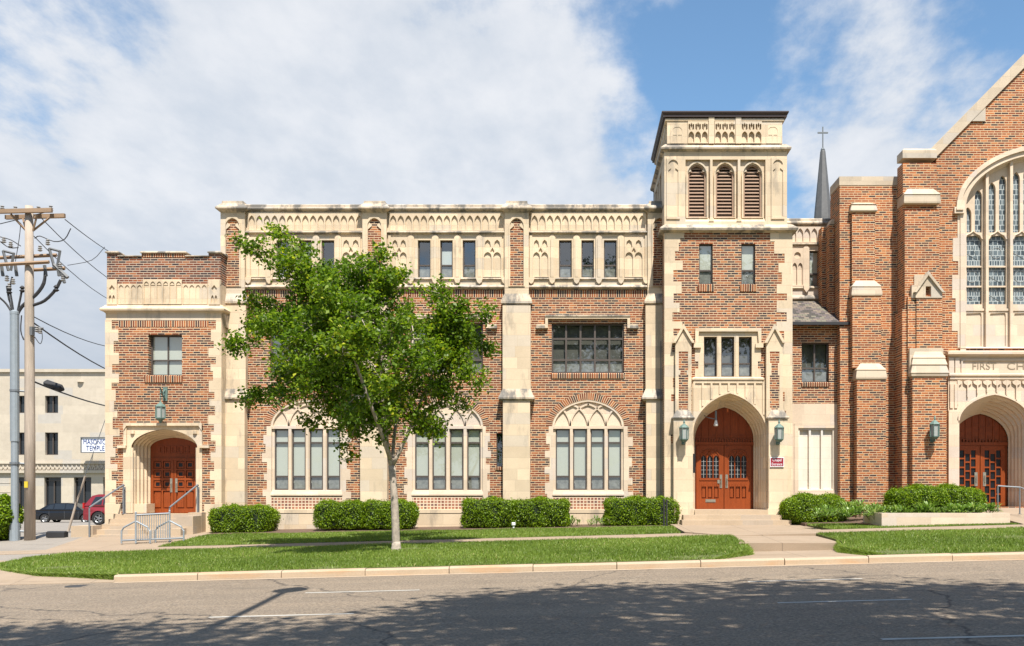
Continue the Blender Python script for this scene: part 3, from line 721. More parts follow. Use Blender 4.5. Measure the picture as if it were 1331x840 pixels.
# carved frieze and main cornice
st = MB()
st.cornice(P.x(139), P.x(287), -0.675, 1.0, [(0, P.z(397.5)), (0, P.z(369))])
st.plate(P.rect(186, 363.8, 237, 371), [], -0.69, -0.6); st.plate(P.rect(139.5, 363.8, 153, 371), [], -0.69, -0.6); st.plate(P.rect(271, 363.8, 287, 371), [], -0.69, -0.6)
blind_row(st, P.x(154), P.x(186), P.z(396), P.z(369.5), 4, -0.70, -0.66)
blind_row(st, P.x(187), P.x(237), P.z(396), P.z(365), 6, -0.715, -0.66)
blind_row(st, P.x(238), P.x(270), P.z(396), P.z(369.5), 4, -0.70, -0.66)
for a, b in ((140, 153), (272, 286.5)):
    cx, cz = P.x((a + b) / 2), P.z(376); r = .095
    st.plate(P.rect(a, 364.5, b, 396.5), [[(cx - r, cz), (cx, cz - r * 1.3), (cx + r, cz), (cx, cz + r * 1.3)], lancet(cx - .055, P.z(394), .04, P.z(388), P.z(384)), lancet(cx + .055, P.z(394), .04, P.z(388), P.z(384))], -0.72, -0.66)
st.cornice(P.x(138), P.x(287.5), -0.66, 1.0, [(0.02, P.z(407.5)), (0.05, P.z(406)), (0.14, P.z(404.5)), (0.15, P.z(402.2)), (0.06, P.z(399)), (0.03, P.z(396.8))])
# band under the cornice, quoins, base
st.box(P.x(138) - .008, P.x(287.5) + .006, -0.674, -0.6, P.z(416.5), P.z(407.2))
ql = toothed(P, 416.3, 664, 137, 143, 156, 21); st.plate([(P.x(137) - .006, ql[0][1])] + ql[1:-1] + [(P.x(137) - .006, ql[-1][1])], [], -0.672, -0.5)
qr = toothed(P, 416.3, 664, 288, 282, 270, 22); st.plate(qr, [], -0.672, -0.5)
st.box(P.x(287.5) - .2, P.x(287.5) + .006, -0.6, 1.1, P.z(712), P.z(407.3))
st.plate(P.poly((137, 712), (137, 655), (158, 655), (158, 712)), [], -0.70, -0.5); st.plate(P.poly((266, 712), (266, 655), (289, 655), (289, 712)), [], -0.70, -0.5)
st.build('stonework', 'limestone', eb)
# brackets cut off below the cornice on the return
MB().side_plate([(-.62, P.z(408)), (-.05, P.z(408)), (-.2, P.z(424)), (-.38, P.z(424))], [], P.x(287.5), P.x(287.5) + .09).build('bracket', 'limestone_weathered', eb)
so = MB(rot=True).plate(P.rect(154, 417, 271, 425), [], -0.668, -0.6); so.build('soldier_course', 'brick_soldier', eb)
so = MB(rot=True).cornice(P.x(190), P.x(236), -0.66, -0.5, [(0.0, P.z(497.5)), (0.035, P.z(497.2)), (0.045, P.z(489)), (0.0, P.z(488))]); so.build('window_sill', 'brick_soldier', eb)
frame_window(eb, P, 193, 435, 236.5, 488, vx=(215,), hy=(467.5,), yf=0.2, blinds=((194, 436, 236, 487),), blind_mat='blind')
# doorway: label mould, moulded splay, oak doors
Pd = Pl(0.10)
ds = MB()
ds.plate([P.p(160.5, 667), P.p(160.5, 553)][::-1][1:] + [] + [P.p(160.5, 667)] * 0 + open_arch(arch(dcx, P.z(667), dhw, P.z(582), P.z(558), 0.12, 8))[::-1] + [P.p(263, 667), P.p(263, 553), P.p(160.5, 553)], [], -0.685, -0.6)
ds.plate(P.poly((162, 560), (162, 549.8), (263.5, 549.8), (263.5, 560), (259.5, 553.8), (166, 553.8)), [], -0.76, -0.66)
ds.plate(P.poly((162, 580), (162, 553), (165.5, 553), (165.5, 580)), [], -0.73, -0.66); ds.plate(P.poly((260, 580), (260, 553), (263.5, 553), (263.5, 580)), [], -0.73, -0.66)
ds.box(P.x(154), P.x(165), -0.77, -0.6, P.z(582.5), P.z(579)); ds.box(P.x(260.5), P.x(273), -0.77, -0.6, P.z(582.5), P.z(579))
dz0 = Zsill
B_in = arch(Pd.x(226.5), dz0, Pd.x(257.5) - Pd.x(226.5), Pd.z(582), Pd.z(569), 0.12, 8)
reveal(ds, open_arch(A_out), open_arch(B_in), -0.66, 0.10, 5)
ds.box(P.x(171), P.x(171) + .46, -0.62, 0.0, P.z(667), P.z(655))
for a in (171.5, 256.5):
    for q in (0.03,): ds.lathe((P.x(a), -0.66, P.z(667)), [(.05, 0), (.05, P.z(582) - P.z(667))], 8)
for a, b in ((173, 562), (254, 562)):
    ds.lathe((P.x(a) , -0.69, P.z(b)), [(.07, -.05), (.07, .05)], 8)
ds.build('door_surround', 'limestone', eb)
MB().plate(arch(Pd.x(226.5), dz0, Pd.x(258) - Pd.x(226.5), Pd.z(582), Pd.z(568.5), 0.12, 8), [], 0.12, 0.2).build('door_frame', 'door_wood', eb)
tp = MB().plate(Pd.poly((197, 598), (256, 598), (256, 596), (197, 596)), [], 0.06, 0.12)
for i in range(5): tp.plate(Pd.rect(207 + i * 8, 580, 213.5 + i * 8, 589), [Pd.rect(208.3 + i * 8, 581.3, 212.2 + i * 8, 588)], 0.095, 0.12)
tp.build('transom', 'door_wood', eb)
def entry_leaf(x0, x1, hx, mirror):
    w = x1 - x0; holes = []; sq = []
    cols = (x0 + w * .28, x0 + w * .70)
    for cy in (607.5, 619.5, 632.5):
        for cx in cols: sq.append((cx, cy))
    sq = [(cx, cy - 6 + 3) for cx, cy in sq]
    holes = [Pd.rect(cx - 5.2, cy - 5, cx + 5.2, cy + 5) for cx, cy in sq] + [Pd.rect(cx - 5.2, 638, cx + 5.2, 661) for cx in cols]
    lf = MB().plate(Pd.rect(x0, 598.3, x1, 666.7), holes, 0.065, 0.115)
    for cx, cy in sq: lf.plate(Pd.rect(cx - 4.3, cy - 4, cx + 4.3, cy + 4), [Pd.rect(cx - 2.6, cy - 2.4, cx + 2.6, cy + 2.4)], 0.082, 0.115)
    for cx in cols: lf.plate(Pd.rect(cx - 4, 640, cx + 4, 659.5), [], 0.085, 0.115)
    o = lf.build('door', 'door_wood', eb)
    pn = MB()
    for cx, cy in sq: pn.box(Pd.x(cx - 2.6), Pd.x(cx + 2.6), 0.10, 0.118, Pd.z(cy + 2.4), Pd.z(cy - 2.4))
    pn.build('pane', 'dark_pane', o)
    h = MB().box(Pd.x(hx - 1.5), Pd.x(hx + 1.5), 0.05, 0.066, Pd.z(640), Pd.z(622))
    h.tube([(Pd.x(hx), 0.05, Pd.z(636)), (Pd.x(hx), 0.0, Pd.z(635)), (Pd.x(hx), 0.0, Pd.z(629)), (Pd.x(hx), 0.05, Pd.z(628))], .012)
    h.build('handle', 'brass_plate', o)
entry_leaf(197.2, 226.2, 223.3, 0); entry_leaf(226.9, 256, 230, 1)
# body behind
bd = MB().box(P.x(138) + .02, P.x(287.5) - .02, 0.4, 6, P.z(712), P.z(408)); bd.build('interior', 'interior', eb)
MB().box(P.x(139), P.x(286.5), -0.34, 6, P.z(398), P.z(392)).build('roof', 'roof_flat', eb)
# stone steps (their own flight)
sp = MB(); ys = [-0.66, -1.0, -1.33, -1.66, -1.99, -2.32]
zt = Zsill - 0.01; rise = 0.155
xl = [P.x(152), P.x(149), P.x(146), P.x(142), P.x(137), P.x(133)]; xr = [P.x(262), P.x(258), P.x(254), P.x(250), P.x(247), P.x(244)]
sp.box(xl[0], xr[0] + .05, -0.9, 0.12, zt - 1.1, zt)
for i in range(1, 6): sp.box(xl[0] + .0 - .07 * i, xr[0] - .09 * i, ys[i] - .08, ys[i - 1] + .05, zt - 1.1 - .01 * i, zt - rise * i)
stp = sp.build('stone_steps', 'concrete_step'); center_origin(stp); tag(stp, 'flight of worn stone steps up to the arched doorway of the low entrance block', 'steps')
for (a, b, c0, c1, zz_, lab) in ((120, 147, -2.0, -1.2, 682, 'low square stone block left of the entrance steps'), (247, 268, -1.75, -1.05, 670, 'stepped stone cheek block right of the entrance steps beside the hedge')):
    cb = MB().box(P.x(a), P.x(b), c0, c1, P.z(712), P.z(zz_)); 
    if a > 200: cb.box(P.x(a) - .12, P.x(b) - .2, c0 - .45, c0 + .01, P.z(712), P.z(zz_ + 15)); cb.box(P.x(a) + .1, P.x(b) + .004, c1 - .01, -.6, P.z(712), P.z(zz_ - 4))
    tag(center_origin(cb.build('step_block', 'concrete_step')), lab, 'stone block')
# handrails
def rail(name, pts_top, posts, lab, mat='galvanised', r=0.028, group=None):
    t = thing(name, lab, 'handrail', (pts_top[0][0], pts_top[0][1], posts[0][2]), group)
    MB().tube(pts_top, r).build('top_rail', mat, t)
    for (x, y, z0, z1) in posts: MB().tube([(x, y, z0), (x, y, z1)], r * .95).lathe((x, y, z0), [(.055, 0), (.055, .012)], 8).build('post', mat, t)
    return t
zp = zt - rise * 5 - .02
for xa, xb, lab in ((P.x(133) + .32, P.x(165) - .02, 'sloping steel handrail on the left side of the entrance steps'), (P.x(234) + .28, P.x(260), 'sloping steel handrail on the right side of the entrance steps')):
    A0 = (xa, -2.15, zp + 1.02); B0 = (xb, -0.85, zt + .92)
    rail('handrail', [(xa, -2.15, zp + .98), A0, B0, (xb, -0.82, zt + .90)], [(xa, -2.15, zp, zp + 1.0), (xb, -0.87, zt, zt + .91), (xb - .03, -0.70, zt, zt + .85)], lab)

# ------------------------------------------------------------------ hall (three bays)
P = Pl(0.0)
hl = thing('church_hall', 'long brick hall with three window bays and limestone top storey behind the young tree', 'building', (P.x(575), 0, P.z(690)))
OFF = (0, -183.2, -366.0); OFFU = (0, -183.5, -367)
holes = []; sh = []
for o in OFF:
    cx = P.x(764.5 + o); holes.append(arch(cx, P.z(646), P.x(811) - P.x(764.5), P.z(554), P.z(520), 0.1, 9))
    holes.append(P.rect(717 + o, 420.5, 811 + o, 485))
holes.append(P.rect(645.2, 563, 653.2, 607))
wall = MB().plate(P.rect(290, 374, 862, 705), holes, 0, 0.3); wall.build('wall', 'brick_wall', hl)
uh = []
for o in OFFU:
    for a, b in ((726.6, 743.2), (755.7, 772), (785, 801.6)): uh.append(P.rect(a + o, 312.5, b + o, 361))
st = MB()
st.plate(P.rect(290, 268, 862, 374.2), uh, -0.02, 0.28)
w = MB(); sw = MB(rot=True); dk = MB()
for oi, (o, ou) in enumerate(zip(OFF, OFFU)):
    x0, x1 = 687 + ou, 842.5 + ou
    a, b = P.x(x0), P.x(x1)
    # coping with broken lengths, frieze of little arches, ledge, sill
    dk.cornice(a - .02, b + .02, -0.02, 0.3, [(0.0, P.z(276.5)), (0.03, P.z(275.8)), (0.12, P.z(273.5)), (0.13, P.z(271.8)), (0.06, P.z(270.2)), (0.06, P.z(267.5)), (0.0, P.z(266))])
    blind_row(st, P.x(x0 + 3), P.x(x1 - 3), P.z(301), P.z(278), 15, -0.075, -0.02, rise=0.95, margin=0.09, drop=.03)
    st.box(a, b, -0.05, 0.0, P.z(278.2), P.z(276.2))
    dk.cornice(a, b, -0.02, 0.1, [(0.0, P.z(305.2)), (0.03, P.z(304.6)), (0.10, P.z(303.4)), (0.10, P.z(302.6)), (0.03, P.z(300.8))])
    # mullion shafts with corbel feet, tracery end panels
    for c in (717.8, 749.5, 778.4, 807):
        st.plate([(P.x(c + ou - 4.2), P.z(361)), (P.x(c + ou + 4.2), P.z(361)), (P.x(c + ou + 4.2), P.z(309)), (P.x(c + ou), P.z(305.5)), (P.x(c + ou - 4.2), P.z(309))], [], -0.07, -0.0)
        st.plate([(P.x(c + ou - 2), P.z(361)), (P.x(c + ou + 2), P.z(361)), (P.x(c + ou + 2), P.z(311)), (P.x(c + ou), P.z(308)), (P.x(c + ou - 2), P.z(311))], [], -0.11, -0.06)
    for c in (717.8, 749.5, 778.4, 807, 690.5, 839.5):
        cc = P.x(c + ou); st.plate([(cc, P.z(370)), (cc + .07, P.z(367.5)), (cc + .1, P.z(364)), (cc + .11, P.z(361.5)), (cc - .11, P.z(361.5)), (cc - .1, P.z(364)), (cc - .07, P.z(367.5))], [], -0.11, -0.0)
    for xa, xb in ((692, 713.5), (811.5, 836)):
        ca = P.x(xa + ou); cb = P.x(xb + ou); q = (cb - ca) / 2; hh = []
        for i in range(2):
            cx = ca + q * (i + .5)
            hh.append(lancet(cx, P.z(360), q * .40, P.z(334), P.z(328.5), 3))
            hh.append([(cx, P.z(327)), (cx + q * .34, P.z(321.5)), (cx + q * .25, P.z(315)), (cx, P.z(312.4)), (cx - q * .25, P.z(315)), (cx - q * .34, P.z(321.5))])
        hh.append([(ca + q, P.z(331)), (ca + q + .07, P.z(327.5)), (ca + q, P.z(322.5)), (ca + q - .07, P.z(327.5))])
        st.plate([(ca, P.z(361)), (cb, P.z(361)), (cb, P.z(309)), (ca, P.z(309))], hh, -0.072, -0.02)
    for xa in (688.5, 838.5): st.box(P.x(xa + ou), P.x(xa + ou + 3.4), -0.07, 0, P.z(361), P.z(306))
    dk.cornice(a, b, -0.02, 0.1, [(0.0, P.z(364.6)), (0.02, P.z(364)), (0.06, P.z(363.2)), (0.05, P.z(362.2)), (0.01, P.z(361.2))])
    dk.cornice(a, b, -0.02, 0.1, [(0.0, P.z(376.4)), (0.02, P.z(375.6)), (0.10, P.z(374.3)), (0.10, P.z(373.4)), (0.02, P.z(370.5))])
    sw.plate(P.rect(x0, 377.5, x1, 386.4), [], -0.008, 0.1)
    # label mould over the second-floor window
    st.plate(P.poly((697.5 + o, 427), (712.3 + o, 427), (712.3 + o, 415), (815.3 + o, 415), (815.3 + o, 427), (829 + o, 427), (829 + o, 421.8), (818.8 + o, 421.8), (818.8 + o, 410.3), (708.8 + o, 410.3), (708.8 + o, 421.8), (697.5 + o, 421.8)), [], -0.10, 0.02)
    dk.box(P.x(708.4 + o), P.x(819.2 + o), -0.125, -0.02, P.z(412.2), P.z(409.9)); dk.box(P.x(697 + o), P.x(708.6 + o), -0.125, -0.02, P.z(427.4), P.z(424)); dk.box(P.x(819 + o), P.x(829.5 + o), -0.125, -0.02, P.z(427.4), P.z(424))
    sw.cornice(P.x(718 + o), P.x(810 + o), 0, 0.2, [(0.0, P.z(492.4)), (0.03, P.z(492)), (0.045, P.z(486.6)), (0.0, P.z(485.2))])
    # ground-floor window: voussoirs, surround, tracery, basket-weave apron, plinth
    cx = P.x(764.5 + o); hw = P.x(811) - P.x(764.5); n = 36
    outer = arch(cx, P.z(554), hw + 8.6 * .025, P.z(554), P.z(510.5), 0.1, n); inner = arch(cx, P.z(554), hw + .004, P.z(554), P.z(519.8), 0.1, n)
    vb = MB(); L_ = 0.0; seg = len(outer)
    for i in range(seg - 1):
        A, B, C, D = inner[i], outer[i], outer[i + 1], inner[i + 1]
        ll = math.hypot(C[0] - B[0], C[1] - B[1])
        q = len(vb.v); vb.add([(A[0], -0.012, A[1]), (B[0], -0.012, B[1]), (C[0], -0.012, C[1]), (D[0], -0.012, D[1])], [(0, 1, 2, 3)])
        for kk, (uu, vv) in enumerate(((0.0, L_), (BW - .004, L_), (BW - .004, L_ + ll), (0.0, L_ + ll))): vb.uv[i * 4 + kk] = (uu + .003, vv)
        L_ += ll
    vb.build('brick_arch', 'brick_soldier', hl)
    ring = arch(cx, P.z(644.5), hw + .01, P.z(554), P.z(519.4), 0.1, 9)
    lights = [(722.3 + o, 740.6 + o), (744.9 + o, 762.6 + o), (767.8 + o, 785.2 + o), (790.2 + o, 807.7 + o)]
    tr = MB()
    hh = [P.rect(a_, 557.6, b_, 637) for a_, b_ in lights]
    tr.plate(ring, hh, 0.06, 0.24)
    # intersecting tracery standing proud of the solid panel
    base = P.z(554.5); sw4 = (P.x(811) - P.x(718)) / 4
    def bar(pts, wdt):
        for i in range(len(pts) - 1):
            (xa, za), (xb, zb) = pts[i], pts[i + 1]; dx, dz = xb - xa, zb - za; l = math.hypot(dx, dz) or 1; nx, nz = -dz / l * wdt, dx / l * wdt
            tr.plate([(xa - nx, za - nz), (xb - nx, zb - nz), (xb + nx, zb + nz), (xa + nx, za + nz)], [], 0.015 + .0006 * (i % 3), 0.07)
    left = P.x(718 + o)
    def inside(x, z):
        u = (x - cx) / hw
        return abs(u) < 1 and z < P.z(554) + (P.z(520) - P.z(554)) * (0.9 * math.sqrt(1 - u * u) + 0.1 * (1 - abs(u))) + .01
    for i in range(5):
        xs = left + sw4 * i
        for sgn in (-1, 1):
            Rr = sw4 * 1.25; pts = []
            for k_ in range(15):
                a_ = k_ * 0.10; xx = xs + sgn * Rr * (1 - math.cos(a_)); z_ = base + Rr * 1.02 * math.sin(a_)
                if k_ and (not inside(xx, z_)): break
                pts.append((xx, z_))
            if len(pts) > 1: bar(pts, .03)
    horseshoe(tr, arch(cx, P.z(556), hw, P.z(554.4), P.z(520), 0.1, 9), arch(cx, P.z(556), hw - .07, P.z(553.6), P.z(522.2), 0.1, 9), -0.005, 0.1)
    tr.box(P.x(717.7 + o), P.x(811.3 + o), 0.0, 0.1, P.z(557.5), P.z(553.8))
    for c in (742.7, 765.2, 787.7): tr.plate([(P.x(c + o - 1.9), P.z(638)), (P.x(c + o + 1.9), P.z(638)), (P.x(c + o + 1.9), P.z(556)), (P.x(c + o - 1.9), P.z(556))], [], 0.005, 0.1)
    tro = tr.build('window_tracery', 'limestone_pale', hl)
    for a_, b_ in lights:
        frame_window(hl, P, a_, 557.8, b_, 636.8, hy=(575.5, 619.5), yf=0.085, t=1.5, bar=2.2, blinds=((a_ + 1, 558, b_ - 1, 628),), films=((a_ + 2, 621, b_ - 2, 636),))
    qL = toothed(P, 553.6, 663, 719 + o, 715 + o, 706.5 + o, 31 + oi); sm = MB().plate(qL, [], -0.012, 0.2)
    qR = toothed(P, 553.6, 663, 810.5 + o, 814.5 + o, 823 + o, 41 + oi); sm.plate(qR, [], -0.012, 0.2)
    sm.cornice(P.x(719.5 + o), P.x(810 + o), 0.0, 0.2, [(-0.015, P.z(645.2)), (0.035, P.z(644.2)), (0.035, P.z(642.6)), (0.0, P.z(637.6)), (-.05, P.z(637.2))])
    sm.build('window_surround', 'limestone_pale', hl)
    pk = MB().plate(P.rect(718 + o, 646, 812 + o, 662.6), [], -0.006, 0.1); pk.build('brick_apron', 'brick_pink', hl)
    st.box(P.x(690 + ou), P.x(839 + ou), -0.10, 0.1, P.z(706), P.z(662.4)); st.cornice(P.x(690 + ou), P.x(839 + ou), -0.10, 0.1, [(0.0, P.z(668)), (0.0, P.z(667)), (-.08, P.z(662.2))])
    # second-floor casements
    vx = [717 + o + 94 * i / 5 for i in range(1, 5)]
    frame_window(hl, P, 717 + o, 420.5, 811 + o, 485, vx=vx, hy=(440, 467.6), yf=0.10, t=2, bar=2.4, films=((719 + o, 469, 809 + o, 484),), reflection_sheet=True)
    for wi, (a_, b_) in enumerate(((726.6, 743.2), (755.7, 772), (785, 801.6))):
        bl = ((a_ + ou + 1.5, 325, b_ + ou - 1.5, 344),) if (oi == 1 and wi == 1) else ()
        frame_window(hl, P, a_ + ou, 312.5, b_ + ou, 361, hy=(344.3,), yf=0.10, t=1.5, bar=1.8, films=((a_ + ou + 1.5, 345, b_ + ou - 1.5, 360),), blinds=bl, blind_mat='white_blind')
frame_window(hl, P, 645.2, 563, 653.2, 607, hy=(584,), yf=0.08, t=1.0, bar=1.2)
sw.cornice(P.x(645.5), P.x(653), 0, .2, [(0, P.z(611.5)), (.03, P.z(611)), (.04, P.z(607.5)), (0, P.z(607))])
# piers and buttresses
for i, c in enumerate((672, 488, 304.5, 857)):
    x0, x1 = c - 15.6, c + 15.6; f = -0.16
    if i == 3: x1 = 862
    p = MB(); wl = []
    niche = lancet(P.x(c), P.z(373.5), P.x(8.6) - P.x(0), P.z(296), P.z(286), 5)
    p.plate(P.rect(x0, 276, x1, 376), [niche], f, 0.05)
    p.plate(lancet(P.x(c), P.z(374), P.x(10.6) - P.x(0), P.z(295), P.z(281.5), 6), [lancet(P.x(c), P.z(373.8), P.x(9.0) - P.x(0), P.z(296), P.z(285.4), 5)], f - .03, f + .02)
    st2 = p
    for s_ in (-1, 1):   # cusps in the niche head
        st2.plate([(P.x(c + s_ * 8.8), P.z(300)), (P.x(c + s_ * 3.6), P.z(295.5)), (P.x(c + s_ * 3.6), P.z(293)), (P.x(c + s_ * 8.8), P.z(290))][::s_], [], f + .005, f + .06)
    p.box(P.x(x0), P.x(x1), f, .1, P.z(384), P.z(375.5)); p.box(P.x(c - 17.5), P.x(min(c + 17.5, 862)), -.2, .05, P.z(400), P.z(397.5))
    wl.append((P.x(x0), P.x(x1), f, 0.1, [(0.0, P.z(399)), (0.05, P.z(398.2)), (0.05, P.z(397)), (.11, P.z(396.2)), (0.11, P.z(393.5)), (0.09, P.z(391)), (0.0, P.z(383))]))
    xb0, xb1 = (c - 18, c + 18) if i < 3 else (838.5, 862)
    p.box(P.x(xb0), P.x(xb1), -0.24, 0.05, P.z(520), P.z(399))
    wl.append((P.x(xb0), P.x(xb1), -0.24, 0.05, [(0.06, P.z(522)), (0.08, P.z(521)), (0.13, P.z(519.8)), (0.13, P.z(517.5)), (0.11, P.z(516.2)), (0.0, P.z(506.5))]))
    p.box(P.x(xb0 + .6), P.x(xb1 - .6), -0.30, 0.05, P.z(706), P.z(521.5))
    po = p.build('buttress', 'limestone', hl)
    MB().plate(P.rect(c - 9.6, 285, min(c + 9.6, 861.5), 374), [], f + .04, f + .06).build('brick_infill', 'brick_wall', hl)
    wl.append((P.x(x0) + .05, P.x(x1) - .05, f, 0.3, [(0.0, P.z(278.5)), (0.05, P.z(277.3)), (0.17, P.z(274.5)), (0.17, P.z(272.6)), (0.04, P.z(267.5)), (0.01, P.z(266.5)), (0.0, P.z(263.2)), (-0.1, P.z(262.4))]))
    for q_ in wl: MB().cornice(*q_).build('weathering', 'limestone_weathered', po)
st.build('stonework', 'limestone', hl); dk.build('weathered_ledges', 'limestone_weathered', hl); sw.build('soldier_course', 'brick_soldier', hl)
MB().box(P.x(290) + .05, P.x(862) - .05, 0.55, 14, P.z(706), P.z(275)).build('interior', 'interior', hl)
MB().box(P.x(290) + .02, P.x(862), 0.28, 14, P.z(275.8), P.z(273)).build('roof', 'roof_flat', hl)
MB().box(P.x(289), P.x(289) + .3, 0.05, 14, P.z(706), P.z(268)).build('end_wall', 'brick_wall', hl)

# ------------------------------------------------------------------ bell tower
P = Pl(-1.0); TY = -1.0
tw = thing('bell_tower', 'square brick and limestone tower with louvred belfry, flat dark roof and arched chapel doorway', 'building', (P.x(945), TY, P.z(690)))
acx = P.x(948.2); ahw = P.x(996) - P.x(948.2); zs0 = P.z(672)
A_out = arch(acx, P.z(668), ahw, P.z(562), P.z(511.5), 0.22, 9)
small = [P.rect(908.6, 317, 926.5, 369.5), P.rect(963.6, 317, 981.7, 369.5)]
trip = P.rect(913.5, 436.5, 979, 490)
wall = MB().plate(P.rect(864, 300, 1029.5, 700), small + [trip, A_out], TY, TY + 0.3)
wall.box(P.x(864), P.x(864) + .3, TY + .3, 3.4, P.z(700), P.z(268)); wall.box(P.x(1029.5) - .3, P.x(1029.5), TY + .3, 3.4, P.z(700), P.z(300))
wall.build('wall', 'brick_wall', tw)
st = MB()
# belfry stage
bx0, bx1 = P.x(863.5), P.x(1023)
louv = [trefoil(P.x(c), P.z(281.5), P.x(c + 11.7) - P.x(c), P.z(228), P.z(213), 4) for c in (906.3, 942.6, 978.7)]
st.plate(P.rect(863.5, 194, 1023, 293), [P.rect(891, 207.5, 995, 288)], TY, TY + .3)
st.plate(P.rect(891, 207.5, 995, 288), louv, TY + .1, TY + .3)
for c in (906.3, 942.6, 978.7):
    q = P.x(c + 1) - P.x(c); st.plate(lancet(P.x(c), P.z(283), q * 14.2, P.z(226), P.z(209), 5), [lancet(P.x(c), P.z(282.4), q * 12.6, P.z(226.5), P.z(211), 5)], TY + .045, TY + .12)
for c in (924.5, 960.5): st.plate([(P.x(c - 3.3), P.z(288)), (P.x(c + 3.3), P.z(288)), (P.x(c + 1.6), P.z(283)), (P.x(c + 1.6), P.z(207.6)), (P.x(c - 1.6), P.z(207.6)), (P.x(c - 1.6), P.z(283))], [], TY - .02, TY + .11)
st.cornice(P.x(892), P.x(994), TY + .1, TY + .2, [(0.0, P.z(288)), (0.09, P.z(288)), (0.0, P.z(282.5))])
for a, b in ((868.5, 881.5), (1004.5, 1017.5)):
    cx = P.x((a + b) / 2); hw = P.x(b) - cx
    st.plate(P.rect(a - 2.2, 205, b + 2.2, 285), [lancet(cx, P.z(282), hw, P.z(215), P.z(208), 4)], TY - .035, TY + .01)
    for s_ in (-1, 1): st.plate([(cx + s_ * hw, P.z(222)), (cx + s_ * hw * .45, P.z(219)), (cx + s_ * hw, P.z(213))][::s_], [], TY - .03, TY + .01)
# stage sides
st.box(bx0, bx0 + .3, TY + .3, 3.2, P.z(293), P.z(262)); st.box(bx0, bx0 + .3, TY + .3, 3.2, P.z(208), P.z(194)); st.box(bx1 - .3, bx1, TY + .3, 3.2, P.z(293), P.z(194))
st.box(bx0, bx0 + .3, TY + .3, TY + 1.05, P.z(265), P.z(207)); st.box(bx0, bx0 + .3, 2.4, 3.2, P.z(265), P.z(207))
for yy in (0.75, 1.55): st.box(bx0, bx0 + .3, yy, yy + .22, P.z(265), P.z(207))
st.box(bx0, bx1, 2.9, 3.2, P.z(300), P.z(194))
# openwork frieze
fx0, fx1 = P.x(866.5), P.x(1017)
st.cornice(fx0 + .03, fx1 - .03, TY + .03, 3.1, [(0, P.z(190)), (0, P.z(153))])
for a, b in ((894, 920.3), (928.8, 955.5), (963.2, 990)):
    w_ = (P.x(b) - P.x(a)) / 3; hh = []
    for i in range(3):
        cx = P.x(a) + w_ * (i + .5)
        hh.append(lancet(cx, P.z(186), w_ * .42, P.z(177), P.z(171.5), 3))
        for s_ in (-1, 1): hh.append([(cx + s_ * w_ * .14, P.z(170.5)), (cx + s_ * w_ * .40, P.z(168.5)), (cx + s_ * w_ * .40, P.z(162.5)), (cx + s_ * w_ * .20, P.z(161.5))][::s_])
        hh.append([(cx - w_ * .16, P.z(164)), (cx, P.z(167.5)), (cx + w_ * .16, P.z(164)), (cx, P.z(159.8))])
    st.plate(P.rect(a, 158.5, b, 187), hh, TY - .05, TY + .04)
for a, b in ((871.5, 889), (995.5, 1013)):
    cx = P.x((a + b) / 2); hw = P.x(b - 2.5) - cx
    st.plate(P.rect(a, 162, b, 187), [lancet(cx, P.z(174), hw, P.z(171), P.z(165.5), 4), P.rect(a + 3, 176, (a + b) / 2 - .8, 186), P.rect((a + b) / 2 + .8, 176, b - 3, 186)], TY - .03, TY + .04)
for c in (924.5, 959.5): st.box(P.x(c - 3.6), P.x(c + 3.6), TY - .07, TY + .04, P.z(187.5), P.z(153.5))
for a, b in ((867, 893.8), (920.5, 928.5), (955.8, 963), (990.2, 1016.6)): st.box(P.x(a), P.x(b), TY - .02, TY + .05, P.z(187), P.z(157))
st.cornice(fx0, fx1, TY, 3.1, [(0, P.z(158.6)), (.05, P.z(157.6)), (.05, P.z(155.5)), (.0, P.z(153.6))])
# side frieze relief (west face): the same arches run back along the side
for i in range(7):
    y0 = TY + .3 + i * .5; st.side_plate([(y0, P.z(187)), (y0 + .46, P.z(187)), (y0 + .46, P.z(159)), (y0, P.z(159))], [[(y0 + .08, P.z(185)), (y0 + .38, P.z(185)), (y0 + .38, P.z(170)), (y0 + .23, P.z(163)), (y0 + .08, P.z(170))]], fx0 - .02, fx0 + .04)
lg = MB()
lg.cornice(bx0, bx1, TY, 3.2, [(0, P.z(197.5)), (.03, P.z(196.5)), (.11, P.z(195)), (.12, P.z(193)), (-.03, P.z(187))])
lg.cornice(P.x(864), P.x(1029.5), TY - .008, 3.3, [(0, P.z(303)), (.04, P.z(302)), (.15, P.z(300.6)), (.17, P.z(298)), (.02, P.z(292.5)), (-.10, P.z(290))])
lg.build('weathered_ledges', 'limestone_weathered', tw)
# quoins of the brick stage
qa = toothed(P, 302.5, 668, 863.6, 871, 888, 51); qb = toothed(P, 302.5, 668, 1030, 1023, 1005, 52)
st.plate(qa, [], TY - .011, TY + .25); st.plate(qb, [], TY - .011, TY + .25)
st.plate(P.poly((863.7, 322), (863.7, 303), (889, 303), (889, 310), (884, 310), (884, 316), (880, 316), (880, 322)), [], TY - .013, TY + .1)
st.plate(P.poly((1029.9, 322), (1029.9, 303), (1001, 303), (1001, 314), (1007, 314), (1007, 322)), [], TY - .013, TY + .1)
